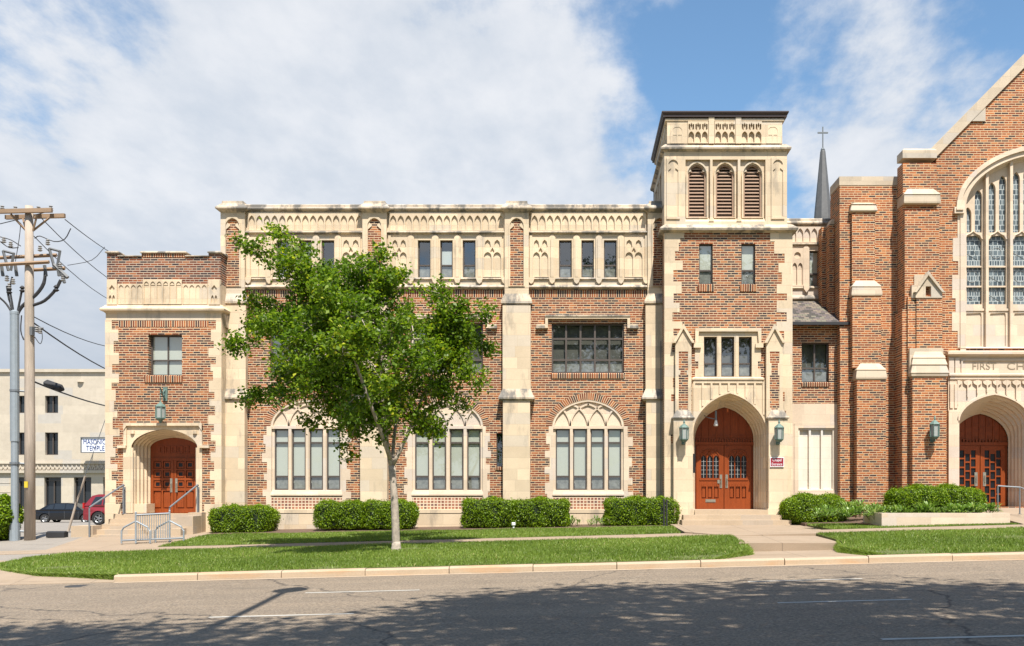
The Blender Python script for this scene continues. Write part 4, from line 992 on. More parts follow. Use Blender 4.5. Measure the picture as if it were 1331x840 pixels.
# stone of the doorway bay between the buttresses
st.plate(open_arch(arch(acx, P.z(667.9), ahw - .01, P.z(562), P.z(511.7), 0.22, 9))[::-1] + P.poly((996.5, 667.9), (996.5, 494), (899.5, 494), (899.5, 667.9)), [], TY - .03, TY + .2)
for i in range(9):
    a = 902 + i * (992 - 902) / 8.0; u = (P.x(a) - acx) / (ahw + .06)
    zb = P.z(562) + (P.z(510) - P.z(562)) * (.78 * math.sqrt(max(0, 1 - u * u)) + .22 * (1 - abs(u))) + .03 if abs(u) < 1 else P.z(560)
    st.box(P.x(a) - .03, P.x(a) + .03, TY - .065, TY, zb, P.z(496.5))
st.box(P.x(901.5), P.x(990.5), TY - .064, TY, P.z(498.5), P.z(494.6))
# hood ring of the arch
horseshoe(st, arch(acx, P.z(600), ahw + .05, P.z(562), P.z(509.3), .22, 12), arch(acx, P.z(600), ahw - .012, P.z(562), P.z(511.6), .22, 12), TY - .06, TY + .02)
# triple window: surround, label mould
tx = [(914.8, 931.8), (937.3, 954.5), (960.2, 977.2)]
st.plate(P.poly((903.2, 493), (903.2, 480), (907.5, 480), (907.5, 470), (903.2, 470), (903.2, 452), (907, 440), (907, 432), (985.5, 432), (985.5, 440), (989, 452), (989, 470), (985, 470), (985, 480), (989, 480), (989, 493)), [P.rect(a, 437.8, b, 489.8) for a, b in tx], TY - .015, TY + .2)
st.plate(P.poly((903.3, 452), (903.3, 427), (989, 427), (989, 452), (986, 452), (984.5, 431.5), (908, 431.5), (906.5, 452)), [], TY - .09, TY)
for a in (906, 986.5): st.box(P.x(a - 5), P.x(a + 5), TY - .10, TY, P.z(452.5), P.z(447))
st.cornice(P.x(902.5), P.x(989.5), TY - .015, TY + .2, [(0, P.z(494.8)), (.08, P.z(494)), (.08, P.z(492)), (0.02, P.z(490.4))])
for c in (934.5, 957.4): st.plate([(P.x(c - 1.5), P.z(490)), (P.x(c + 1.5), P.z(490)), (P.x(c + 1.5), P.z(437)), (P.x(c - 1.5), P.z(437))], [], TY - .03, TY + .1)
st.build('stonework', 'limestone', tw)
for a, b in tx: frame_window(tw, P, a, 438, b, 489.6, hy=(472.2,), yf=0.13, t=1.6, bar=1.9, films=((a + 1.6, 473, b - 1.6, 488),), reflection_sheet=True)
for a, b in ((908.6, 926.5), (963.6, 981.7)):
    frame_window(tw, P, a, 317, b, 369.5, hy=(351,), yf=0.10, t=1.5, bar=2.0, blinds=((a + 1, 318, b - 1, 351),), films=((a + 1, 352, b - 1, 368),))
    MB(rot=True).cornice(P.x(a), P.x(b), TY, TY + .2, [(0, P.z(379.6)), (.03, P.z(379)), (.05, P.z(370.4)), (0, P.z(369.5))]).build('window_sill', 'brick_soldier', tw)
for c in (906.3, 942.6, 978.7):
    lv = MB(); hw = P.x(c + 12.2) - P.x(c); cx = P.x(c); n = 15
    for i in range(n):
        z0 = P.z(281) + (P.z(214) - P.z(281)) * i / n; dz = (P.z(214) - P.z(281)) / n
        lv.add([(cx - hw, TY + .17, z0), (cx + hw, TY + .17, z0), (cx + hw, TY + .27, z0 + dz * .85), (cx - hw, TY + .27, z0 + dz * .85), (cx - hw, TY + .17, z0 + .022), (cx + hw, TY + .17, z0 + .022), (cx + hw, TY + .27, z0 + dz * .85 + .022), (cx - hw, TY + .27, z0 + dz * .85 + .022)],
               [(0, 3, 2, 1), (4, 5, 6, 7), (0, 1, 5, 4), (2, 3, 7, 6), (1, 2, 6, 5), (3, 0, 4, 7)])
    o = lv.build('louvre', 'louvre', tw)
    tf = trefoil(cx, P.z(281.4), hw * .96, P.z(228), P.z(213.2)); ti = [(cx + (a - cx) * .84, P.z(246) + (b - P.z(246)) * .955) for a, b in tf]
    MB().plate(tf, [ti], TY + .13, TY + .2).build('louvre_frame', 'louvre', o)
sl = MB()
for i in range(14):
    z0 = P.z(265) + (P.z(209) - P.z(265)) * i / 14
    sl.box(bx0 + .12, bx0 + .2, TY + 1.0, 2.45, z0, z0 + .06)
sl.build('louvre', 'louvre', tw)
# pinnacled buttresses either side of the door
for k, (ap, s0, s1, l0, l1, sh0, sh1) in enumerate(((887.4, 874, 901.5, 874.5, 899.3, 877.2, 898), (1005.4, 992.6, 1018.5, 997, 1021.5, 994.8, 1016.3))):
    f = TY - .16; b = MB(); rr = random.Random(70 + k)
    # brick infill steps in and out of the stone face
    zz = 458; infill = []
    tops = []
    while zz < 540:
        h = rr.choice([6, 7, 9, 11]); wd = rr.choice([4.2, 6.0, 6.2]); tops.append((zz, min(541, zz + h), wd)); zz += h
    cpx = (sh0 + sh1) / 2; holes_ = []
    L2 = [(cpx - tops[0][2], tops[0][0])]; pts = []
    for za, zb, wd in tops: pts += [(cpx + wd, za), (cpx + wd, zb)]
    for za, zb, wd in tops[::-1]: pts += [(cpx - wd, zb), (cpx - wd, za)]
    hole = [P.p(a, q) for a, q in pts]
    b.plate(P.poly((sh0, 545), (sh0, 446), (ap, 426), (sh1, 446), (sh1, 545)), [hole], f, TY + .02)
    b.plate(P.poly((s0 - .5, 447), (ap, 422.5), (s1 + .5, 447), (s1 - 3.2, 447), (ap, 428.8), (s0 + 3.2, 447)), [], f - .07, TY + .02)
    lc_ = MB().cornice(P.x(l0), P.x(l1), TY - .26, TY, [(0, P.z(545.8)), (.04, P.z(545)), (.05, P.z(543.5)), (0, P.z(541.5)), (-.11, P.z(533))])
    b.box(P.x(l0), P.x(l1), TY - .26, TY + .02, P.z(690), P.z(545.4))
    b.box(P.x(l0) - .04, P.x(l1) + .05, TY - .32, TY + .02, P.z(690), P.z(661))
    lc_.build('weathering', 'limestone_weathered', b.build('buttress', 'limestone', tw))
    MB().plate(P.rect(cpx - 6.6, 457, cpx + 6.6, 541.6), [], f + .012, f + .1).build('brick_infill', 'brick_wall', tw)
# portal: splay, doors
Pd = Pl(-0.03); DY = -0.03
dcx2 = Pd.x(941.3); dhw2 = Pd.x(979.3) - dcx2
B_in = arch(dcx2, Pd.z(662), dhw2, Pd.z(570), Pd.z(529.5), 0.2, 9)
A2 = [(a, b) for a, b in A_out]; A2[0] = (A2[0][0], Pd.z(662)); A2[1] = (A2[1][0], Pd.z(662))
rv = MB(); reveal(rv, open_arch(A2), open_arch(B_in), TY - .0, DY, 5); rv.build('door_surround', 'limestone', tw)
MB().plate(arch(dcx2, Pd.z(662), dhw2 + .02, Pd.z(570), Pd.z(529), 0.2, 9), [], DY + .06, DY + .14).build('door_frame', 'door_wood', tw)
tp = MB().box(dcx2 - dhw2, dcx2 + dhw2, DY - .02, DY + .06, Pd.z(578.4), Pd.z(574.6))
for i in range(1, 8):
    a = dcx2 - dhw2 + 2 * dhw2 * i / 8; u = (a - dcx2) / dhw2; zt_ = Pd.z(570) + (Pd.z(529.5) - Pd.z(570)) * (.8 * math.sqrt(1 - u * u) + .2 * (1 - abs(u)))
    tp.box(a - .014, a + .014, DY + .035, DY + .061, Pd.z(575), zt_ - .02)
for i in range(22):
    a = dcx2 - dhw2 + .06 + (2 * dhw2 - .12) * i / 21; tp.plate(lancet(a, Pd.z(574.8), .026, Pd.z(572.5), Pd.z(570.6), 2), [], DY + .0, DY + .05)
tp.box(dcx2 - dhw2 * .99, dcx2 + dhw2 * .99, DY + .03, DY + .062, Pd.z(567.6), Pd.z(566.2))
tp.build('transom', 'door_wood', tw)
def chapel_leaf(x0, x1, hx, slot):
    w_ = x1 - x0; m0, m1 = x0 + w_ * .16, x1 - w_ * .16; cw = (m1 - m0) / 3
    q = Pd.x(1) - Pd.x(0); hl_ = [lancet(Pd.x(m0 + cw * (i + .5)), Pd.z(621.5), cw * .43 * q, Pd.z(597), Pd.z(592), 3) for i in range(3)]
    lo = [Pd.rect(m0 + cw * i + cw * .14, 630, m0 + cw * (i + 1) - cw * .14, 648) for i in range(3)]
    lf = MB().plate(Pd.rect(x0, 578.8, x1, 661.8), hl_ + lo, DY, DY + .065)
    # tracery in the head: intersecting ribs
    for i in range(4):
        for s_ in (-1, 1):
            pts = [(Pd.x(m0 + cw * i) + s_ * q * 8.6 * (1 - math.cos(t_ * .16)), DY - .012, Pd.z(596) + q * 11 * math.sin(t_ * .16)) for t_ in range(9)]
            pts = [p_ for p_ in pts if Pd.x(m0) - .01 <= p_[0] <= Pd.x(m1) + .01]
            if len(pts) > 2: lf.tube(pts, .013, 5)
    cxm = Pd.x((m0 + m1) / 2); lf.tube([(cxm + (Pd.x(m1) - cxm) * math.cos(t_ * math.pi / 10), DY - .012, Pd.z(596) + q * 11.5 * math.sin(t_ * math.pi / 10)) for t_ in range(11)], .016, 5)
    for i in range(3):
        for s_ in (.32, .68): lf.plate(lancet(Pd.x(m0 + cw * (i + s_)), Pd.z(632.5), cw * .16 * q, Pd.z(630.5), Pd.z(628.3), 2), [], DY - .012, DY + .01)
        lf.plate(Pd.rect(m0 + cw * i + cw * .26, 632, m0 + cw * (i + 1) - cw * .26, 646.5), [], DY + .028, DY + .06)
    lf.box(Pd.x(m0 - 1.5), Pd.x(m1 + 1.5), DY - .02, DY + .01, Pd.z(624.5), Pd.z(622.6))
    o = lf.build('door', 'door_wood', tw)
    pn = MB().box(Pd.x(m0), Pd.x(m1), DY + .045, DY + .055, Pd.z(622), Pd.z(591)); pn.build('pane', 'dark_pane', o)
    cm = MB()
    for i in range(3):
        cx = Pd.x(m0 + cw * (i + .5))
        cm.box(cx - .006, cx + .006, DY + .036, DY + .046, Pd.z(621.5), Pd.z(593))
        for zz_ in (600, 605.5, 611, 616.5): cm.box(cx - cw * .42 * q, cx + cw * .42 * q, DY + .037, DY + .045, Pd.z(zz_ + .2), Pd.z(zz_ - .2))
    cm.build('lead_came', 'lead_came', o)
    h = MB().box(Pd.x(hx - 1.6), Pd.x(hx + 1.6), DY - .012, DY + .01, Pd.z(634.5), Pd.z(617))
    h.tube([(Pd.x(hx), DY - .01, Pd.z(631)), (Pd.x(hx), DY - .07, Pd.z(630)), (Pd.x(hx), DY - .07, Pd.z(623)), (Pd.x(hx), DY - .01, Pd.z(622))], .013)
    if slot: h.box(Pd.x(hx - 4.6), Pd.x(hx - 1.9), DY - .025, DY + .01, Pd.z(628.5), Pd.z(623.8))
    h.build('handle', 'brass_plate', o)
    if slot: MB().box(Pd.x(917), Pd.x(930), DY - .015, DY + .01, Pd.z(653), Pd.z(649.2)).box(Pd.x(918), Pd.x(929), DY - .024, DY - .01, Pd.z(652), Pd.z(650)).build('mail_slot', 'brass_plate', o)
chapel_leaf(905, 940.7, 937, True); chapel_leaf(941.5, 976.5, 944.5, False)
# roof: thin dark slab with wide eaves, vent pipe
rf = MB().cornice(P.x(866), P.x(1018), TY + .0, 3.25, [(-.05, P.z(154)), (.10, P.z(153.2)), (.10, P.z(150.8)), (.13, P.z(149.8)), (.15, P.z(148.2)), (.15, P.z(146.6)), (0.0, P.z(145.8))]).build('roof', 'roof_edge', tw)
MB().tube([(P.x(994) , .3, P.z(150)), (P.x(994), .3, P.z(139))], .05).tube([(P.x(997), .3, P.z(150)), (P.x(997), .3, P.z(139.5))], .04).build('vent_pipe', 'roof_edge', rf)
MB().tube([(P.x(861), -.45, P.z(440)), (P.x(861), -.45, P.z(690))], .013, 6).build('downpipe', 'grey_plastic', tw)
MB().box(P.x(864) + .31, P.x(1029.5) - .31, DY + .5, 3.3, P.z(700), P.z(300)).box(bx0 + .31, bx1 - .31, TY + .45, 2.9, P.z(300), P.z(195)).build('interior', 'interior', tw)
MB().box(P.x(864) + .3, P.x(1029) - .3, TY + .3, 0.5, P.z(425), P.z(418)).build('floor_slab', 'interior', tw)
# chapel steps
sp = MB(); z0 = Pd.z(662)
sp.box(P.x(901), P.x(995), TY - .40, DY + .06, z0 - .8, z0)
sp.box(P.x(885), P.x(1010), TY - .72, TY - .1, z0 - .8, z0 - .15); sp.box(P.x(882), P.x(1019), TY - 1.05, TY - .1, z0 - .8, z0 - .30)
o = sp.build('stone_steps', 'concrete_step'); center_origin(o); tag(o, 'three broad pale stone steps below the arched chapel doors of the tower', 'steps')

# ------------------------------------------------------------------ link between tower and church
P = Pl(1.6); LY = 1.6
lk = thing('link_building', 'narrow recessed brick link with slate lean-to roof between the tower and the gabled church', 'building', (P.x(1055), 0.3, P.z(680)))
st = MB()
x0, x1 = 1022, 1100
wh = P.rect(1052, 326, 1068.5, 372)
st.plate(P.rect(x0, 285, x1, 400), [wh], LY, LY + .25)
lg = MB(); lg.cornice(P.x(x0), P.x(x1), LY, LY + .3, [(0, P.z(295)), (.03, P.z(294)), (.11, P.z(291.5)), (.11, P.z(290)), (.04, P.z(287.5)), (.04, P.z(285.5)), (0, P.z(284))])
blind_row(st, P.x(1026), P.x(1081), P.z(316), P.z(295), 6, LY - .055, LY, rise=.95, margin=.09, drop=.02)
lg.cornice(P.x(x0), P.x(x1), LY, LY + .1, [(0, P.z(320)), (.10, P.z(318.5)), (.10, P.z(317.4)), (0, P.z(315.5))])
lg.cornice(P.x(x0), P.x(x1), LY, LY + .1, [(0, P.z(376)), (.06, P.z(375)), (.05, P.z(373.6)), (0, P.z(372))])
lg.cornice(P.x(x0), P.x(x1), LY, LY + .1, [(0, P.z(391)), (.09, P.z(389)), (.09, P.z(387.5)), (.02, P.z(384))])
for c in (1047.5, 1073):
    st.plate([(P.x(c - 4), P.z(373)), (P.x(c + 4), P.z(373)), (P.x(c + 4), P.z(323)), (P.x(c), P.z(319)), (P.x(c - 4), P.z(323))], [], LY - .06, LY)
    st.plate([(P.x(c), P.z(381)), (P.x(c + 3.6), P.z(376)), (P.x(c + 3.6), P.z(372)), (P.x(c - 3.6), P.z(372)), (P.x(c - 3.6), P.z(376))], [], LY - .10, LY)
ca, cb = P.x(1029), P.x(1043.5)
q = (cb - ca); cx = (ca + cb) / 2
st.plate(P.rect(1028, 323, 1043.5, 373), [lancet(ca + q * .25, P.z(371), q * .2, P.z(347), P.z(342), 3), lancet(ca + q * .75, P.z(371), q * .2, P.z(347), P.z(342), 3), [(cx + q * .3 * math.cos(t * math.pi / 5), P.z(332.5) + q * .3 * math.sin(t * math.pi / 5)) for t in range(10)]], LY - .05, LY)
Pq = Pl(0.3)
st.plate(Pq.rect(1026, 525, 1091.5, 549.5), [], 0.285, 0.5)
st.plate(Pq.rect(1026, 549.3, 1091.5, 690), [Pq.rect(1037.5, 556.5, 1084.5, 637.5)], 0.275, 0.5)
pn_ = MB()
pn_.plate(Pq.rect(1037.5, 556.5, 1084.5, 637.5), [Pq.rect(1039.5, 559, 1051.5, 636), Pq.rect(1054.2, 559, 1067.2, 636), Pq.rect(1069.8, 559, 1082.6, 636)], 0.32, 0.42)
pn_.plate(Pq.rect(1037.5, 556.5, 1084.5, 637.5), [], 0.40, 0.5)
pn_.build('blind_panel', 'panel_stone', lk)
for a, b in ((1032, 1034.5), (1087, 1089.5)): st.box(Pq.x(a), Pq.x(b), 0.25, 0.3, Pq.z(650), Pq.z(550.5))
st.build('stonework', 'limestone_pale', lk); lg.build('weathered_ledges', 'limestone_weathered', lk)
frame_window(lk, P, 1052, 326, 1068.5, 372, hy=(355.5,), yf=.1, t=1.5, bar=2, blinds=((1053, 327, 1067, 355),), films=((1053, 356.5, 1067, 371),))
lw = MB().plate(Pq.rect(1024, 417, 1091.5, 526), [Pq.rect(1042, 445.5, 1077.5, 497)], 0.3, 0.55); lw.build('wall', 'brick_wall', lk)
frame_window(lk, Pq, 1042, 445.5, 1077.5, 497, vx=(1059.7,), hy=(478.5,), yf=.12, t=1.6, bar=2, films=((1043.5, 479.5, 1076, 496),), reflection_sheet=True)
MB(rot=True).cornice(Pq.x(1043), Pq.x(1076.5), .3, .5, [(0, Pq.z(503.2)), (.03, Pq.z(502.6)), (.045, Pq.z(498)), (0, Pq.z(497))]).build('window_sill', 'brick_soldier', lk)
# lean-to roof: slate slab from the upper wall down to the eave, overlapping the church wing
Pe = Pl(-0.02); rt = MB()
xe0, xe1 = Pe.x(1030), Pe.x(1106.5); xt1 = P.x(1084); zE, zT = Pe.z(418.5), P.z(391)
rt.add([(xe0, -0.02, zE), (xe1, -0.02, zE), (xt1, LY, zT), (P.x(1026), LY, zT), (xe0, -0.02, zE - .06), (xe1, -0.02, zE - .06), (xt1, LY, zT - .06), (P.x(1026), LY, zT - .06)],
       [(0, 1, 2, 3), (4, 7, 6, 5), (0, 4, 5, 1), (1, 5, 6, 2), (3, 2, 6, 7), (0, 3, 7, 4)])
ro = rt.build('roof', 'slate', lk)
MB().box(xe0, xe1, -0.06, -0.021, zE - .10, zE - .005).build('gutter', 'dark_metal', ro)
MB().box(P.x(1024), P.x(1100), LY + .3, 6, P.z(640), P.z(292)).box(Pq.x(1026), Pq.x(1091), .7, LY + .2, Pq.z(690), Pq.z(424)).build('interior', 'interior', lk)
MB().box(P.x(1022), P.x(1100), LY + .25, 6, P.z(293.5), P.z(290.5)).build('roof', 'roof_flat', lk)

# ------------------------------------------------------------------ church
P = Pl(0.0)
ch = thing('church', 'large gabled brick church with stained glass window, stone-capped buttresses and carved stone portal', 'building', (13.0, 0, 0.2))
w = MB()
w.box(P.x(1091.3), P.x(1180), 0, 1.15, P.z(690), P.z(240.5))          # side wing
w.box(P.x(1091.3) + .01, P.x(1180), 1.1, 9, P.z(690), P.z(275))
# small pier against the wing's flank
w.box(P.x(1084.5), P.x(1091.0), .62, 1.1, P.z(420), P.z(285)); w.box(P.x(1079.5), P.x(1091.1), 1.12, 9, P.z(420), P.z(283))
cop = MB()
cop.cornice(P.x(1091.3) , P.x(1172), 0, 1.15, [(0.012, P.z(241)), (0.012, P.z(229.6)), (-.1, P.z(228.8))])
cop.add([(P.x(1084.5), .60, P.z(285)), (P.x(1091), .60, P.z(285)), (P.x(1091), 1.1, P.z(285)), (P.x(1084.5), 1.1, P.z(285)), (P.x(1088.5), .60, P.z(278)), (P.x(1091), .60, P.z(278)), (P.x(1091), 1.1, P.z(276)), (P.x(1088.5), 1.1, P.z(276))], [(0, 1, 5, 4), (4, 5, 6, 7), (0, 4, 7, 3), (1, 2, 6, 5)])
# wing buttress in three lifts
def buttress(lifts, caps, extra=None):
    b_ = MB()
    for q in lifts: b_.box(*q)
    bo = b_.build('buttress', 'brick_church', ch)
    for q in caps: MB().cornice(*q).build('weathering', 'cap_stone', bo)
    if extra: c_ = MB(); extra(c_); c_.build('gablet', 'cap_stone', bo)
buttress([(P.x(1106), P.x(1135.5), -.14, .02, P.z(370), P.z(276)), (P.x(1104.5), P.x(1141.5), -.30, .025, P.z(480), P.z(383)), (P.x(1108.5), P.x(1145.5), -.46, .03, P.z(690), P.z(492))],
  [(P.x(1106), P.x(1135.5), -.14, .02, [(0, P.z(278)), (.05, P.z(277)), (.07, P.z(275.8)), (.06, P.z(273.6)), (.02, P.z(268)), (.05, P.z(267.4)), (-.12, P.z(264))]),
   (P.x(1104.5), P.x(1141.5), -.30, .02, [(0, P.z(387.6)), (.03, P.z(386.6)), (.035, P.z(384.6)), (.0, P.z(375.5)), (.02, P.z(375)), (-.16, P.z(366))]),
   (P.x(1108.5), P.x(1145.5), -.46, .02, [(0, P.z(495.8)), (.03, P.z(494.6)), (.035, P.z(492.4)), (.0, P.z(483.5)), (.02, P.z(483)), (-.16, P.z(474))])])
w.box(P.x(1091.2), P.x(1108), -.06, .02, P.z(690), P.z(430))
# gable pier
G = Pl(-0.8); G2 = Pl(-1.0); Ga = Pl(-.55); Gb = Pl(-.70)
cop.cornice(Ga.x(1173.6), Ga.x(1217.2), -.55, 0.0, [(0.012, P.z(213)), (0.012, P.z(203)), (-.04, P.z(200.6)), (-.12, P.z(199.6))])
def gablet(c_):
    c_.plate(G.poly((1189, 388), (1189, 378), (1205, 357), (1223.5, 378), (1223.5, 388)), [G.rect(1202, 373, 1209, 386.5)], -.885, -.5)
    c_.plate(G.poly((1186, 381), (1189.5, 381), (1204.8, 359), (1222.5, 381), (1226, 381), (1204.8, 353.5)), [], -.95, -.5)
    c_.box(G.x(1184.5), G.x(1191.5), -.845, -.4, G.z(388), G.z(371)); c_.box(G.x(1189.2), G.x(1202), -.74, -.4, G.z(372), G.z(357))
    c_.box(G2.x(1184), G2.x(1228), -.885, .4, G2.z(487), G2.z(452))
buttress([(Ga.x(1173.6), Ga.x(1217.5), -.55, 0.0, G.z(690), Ga.z(212)), (Gb.x(1176), Gb.x(1221), -.70, -.02, G.z(690), G.z(272)), (G.x(1190.5), G.x(1224), -.86, .5, G.z(689), G.z(384)),
          (G.x(1180), G.x(1190.6), -.80, .55, G.z(460), G.z(386)), (G2.x(1186), G2.x(1230), -1.0, .52, G2.z(690), G2.z(486)), (G2.x(1176) + .01, G2.x(1186.2), -.725, .45, G2.z(688), G2.z(400))],
  [(Gb.x(1176), Gb.x(1221), -.70, -.05, [(0, P.z(273.4)), (.03, P.z(272.4)), (.035, P.z(270.4)), (.02, P.z(262)), (.04, P.z(261.3)), (-.14, P.z(252.5))]),
   (G2.x(1186), G2.x(1230), -1.0, .4, [(0, G2.z(490)), (.04, G2.z(489)), (.05, G2.z(486.5)), (.07, G2.z(485)), (.0, G2.z(474.3)), (.03, G2.z(474)), (-.03, G2.z(465.5)), (-.01, G2.z(465)), (-.12, G2.z(456))])], gablet)
# gable front with the great window
GF = Pl(-0.3); gy = -.3; gcx = GF.x(1363.6); mir = lambda x: 2 * gcx - x
gx0 = GF.x(1217); apex = (gcx, GF.z(203) + (gcx - gx0) * 1.015)
wcx = gcx; whw = gcx - GF.x(1252.5); wz0, wzs, wza = GF.z(453.5), GF.z(270), GF.z(197)
big = arch(wcx, wz0, whw, wzs, wza, .05, 14)
pcx = GF.x(1291.4); phw = pcx - GF.x(1245.5)
PA = arch(pcx, GF.z(659), phw, GF.z(547), GF.z(513.5), .18, 9); PB = [(mir(a), b) for a, b in PA][::-1]
w.plate([(gx0, GF.z(700)), (mir(gx0), GF.z(700)), (mir(gx0), GF.z(203)), apex, (gx0, GF.z(203))], [big, PA, PB], gy, gy + .4)
w.box(gx0 + .01, mir(gx0) - .01, gy + 1.6, gy + 2.0, GF.z(700), GF.z(200))
w.build('wall', 'brick_church', ch)
# gable coping with kneeler
sl_ = (apex[1] - GF.z(203)) / (gcx - gx0)
for s_ in (0, 1):
    f_ = (lambda x: x) if s_ == 0 else mir
    A0 = (GF.x(1203), GF.z(201)); n_ = (0.42, -.0)
    pts = [(gx0 - .33, GF.z(200)), (apex[0], apex[1] + .42), (apex[0], apex[1] - .02), (gx0 - .0, GF.z(203) - .02), (gx0 - .33, GF.z(206))]
    pts = [(f_(a), b) for a, b in pts]
    cop.plate(pts if s_ == 0 else pts[::-1], [], gy - .07, gy + .55)
    kx = GF.x(1281); kz = GF.z(203) + (kx - gx0) * sl_
    kn = [(f_(a), b) for a, b in ((kx - .45, kz - .5), (kx - .02, kz - .5), (kx - .02, kz - .02), (kx - .45, kz - .5 + .03))]
    cop.plate(kn if s_ == 0 else kn[::-1], [], gy - .055, gy + .2)
cop.build('coping', 'cap_stone', ch)
# roof behind the gable
rb = MB(); r0 = gx0 - .1
rb.add([(r0, gy + .5, GF.z(205)), (gcx, gy + .5, apex[1] - .1), (mir(r0), gy + .5, GF.z(205)), (r0, 20, GF.z(205)), (gcx, 20, apex[1] - .1), (mir(r0), 20, GF.z(205)), (r0, gy + .5, GF.z(215)), (mir(r0), gy + .5, GF.z(215)), (r0, 20, GF.z(215)), (mir(r0), 20, GF.z(215))],
       [(0, 1, 4, 3), (1, 2, 5, 4), (0, 6, 7, 2, 1), (3, 4, 5, 9, 8), (0, 3, 8, 6), (2, 7, 9, 5)])
rb.build('roof', 'slate', ch)
# window: hood, jambs, mullions, lights
st = MB()
horseshoe(st, arch(wcx, wzs - .08, whw + .26, wzs - .02, wza + .24, .05, 18), arch(wcx, wzs - .08, whw + .11, wzs - .015, wza + .10, .05, 18), gy - .11, gy + .03)
horseshoe(st, arch(wcx, wz0 - .3, whw + .12, wzs, wza + .11, .05, 18), arch(wcx, wz0 - .3, whw - .06, wzs, wza - .06, .05, 18), gy - .045, gy + .2)
reveal(st, open_arch(arch(wcx, wz0, whw - .05, wzs, wza - .05, .05, 18)), open_arch(arch(wcx, wz0, whw - .22, wzs, wza - .22, .05, 18)), gy - .02, gy + .3, 3)
for xx in (GF.x(1239), mir(GF.x(1252))):
    st.box(xx, xx + GF.x(1252) - GF.x(1239), gy - .12, gy, GF.z(278.5), GF.z(270.5)); st.box(xx + .05, xx + GF.x(1250) - GF.x(1239), gy - .16, gy, GF.z(274.5), GF.z(271.5))
jq = toothed(GF, 279, 452, 1253, 1246, 1236, 81, k=.15)
st.plate(jq, [], gy - .014, gy + .1); st.plate([(mir(a), b) for a, b in jq], [], gy - .014, gy + .1)
lw_ = 31.7; cen = [1363.6 + lw_ * i for i in (-3, -2, -1, 0, 1, 2, 3)]
def ztop(x): 
    u = min(1, abs(x - wcx) / whw); return wzs + (wza - wzs) * (.95 * math.sqrt(1 - u * u) + .05 * (1 - u))
q = GF.k; gm = MB(); ty = gy + .22
lights = []
for c in cen:
    cx = GF.x(c)
    lights.append(lancet(cx, GF.z(394), 11.6 * q, GF.z(312), GF.z(303.5), 4))
    for s_ in (-1, 1):
        hx_ = cx + s_ * 6.9 * q; tz = ztop(hx_ + (s_ * 4.4 * q if abs(c - 1363.6) > 10 and (hx_ > wcx) == (s_ > 0) else 0) + 0) - .42
        tz = min(tz, ztop(hx_ + 5 * q) - .18, ztop(hx_ - 5 * q) - .18)
        tz = max(tz, GF.z(296) + 9 * q)
        lights.append(lancet(hx_, GF.z(300), 4.7 * q, tz - 9 * q, tz, 4))
panels = [lancet(GF.x(c), GF.z(449), 10.3 * q, GF.z(409), GF.z(405.5), 4) for c in cen]
st.plate(arch(wcx, wz0, whw - .1, wzs, wza - .1, .05, 18), lights, ty, ty + .14)
st.plate([(wcx - whw + .1, wz0), (wcx + whw - .1, wz0), (wcx + whw - .1, GF.z(400)), (wcx - whw + .1, GF.z(400))], panels, ty - .04, ty + .02)
st.box(wcx - whw + .1, wcx + whw - .1, ty - .07, ty + .01, GF.z(403), GF.z(400))
st.cornice(wcx - whw, wcx + whw, gy + .1, ty + .1, [(0, GF.z(454)), (.16, GF.z(453)), (.0, GF.z(450.5)), (-.1, GF.z(450))])
for i in range(8):
    xx = GF.x(1363.6 + lw_ * (i - 3.5)); zt_ = ztop(xx) - .08 if 0 < i < 7 else wzs
    st.plate([(xx - .045, wz0), (xx + .045, wz0), (xx + .045, zt_), (xx - .045, zt_)], [], gy + .06, ty + .05)
for c in cen:
    for zz_ in (344.5, 370.5): st.box(GF.x(c - 11.6), GF.x(c + 11.6), ty + .02, ty + .08, GF.z(zz_ + 1), GF.z(zz_ - 1))
    cx = GF.x(c); 
    for s_ in (-1, 1): st.tube([(cx + s_ * 11.6 * q, ty - .02, GF.z(309)), (cx + s_ * 9 * q, ty - .02, GF.z(304)), (cx + s_ * 4 * q, ty - .02, GF.z(301.5)), (cx, ty - .02, GF.z(298.5))], .03, 5)
st.build('window_tracery', 'limestone_pale', ch)
wo_ = MB().box(wcx - whw + .12, wcx + whw - .12, ty + .10, ty + .12, wz0, wza - .05).build('stained_glass', 'leaded_glass', ch)
# leading figures in the larger lights: circles, diagonals
lc = MB()
for i, c in enumerate(cen):
    cx = GF.x(c)
    for (cz, rad) in ((326, 7), (357, 7.5), (381, 6)):
        if (i + int(cz)) % 2: lc.tube([(cx + rad * q * math.cos(t_ * math.pi / 8), ty + .095, GF.z(cz) + rad * q * math.sin(t_ * math.pi / 8)) for t_ in range(17)], .008, 4)
        else: lc.tube([(cx - rad * q, ty + .095, GF.z(cz + 9)), (cx, ty + .095, GF.z(cz - 10)), (cx + rad * q, ty + .095, GF.z(cz + 9)), (cx - 9 * q, ty + .095, GF.z(cz))], .008, 4)
lc.build('lead_came', 'lead_came', wo_)
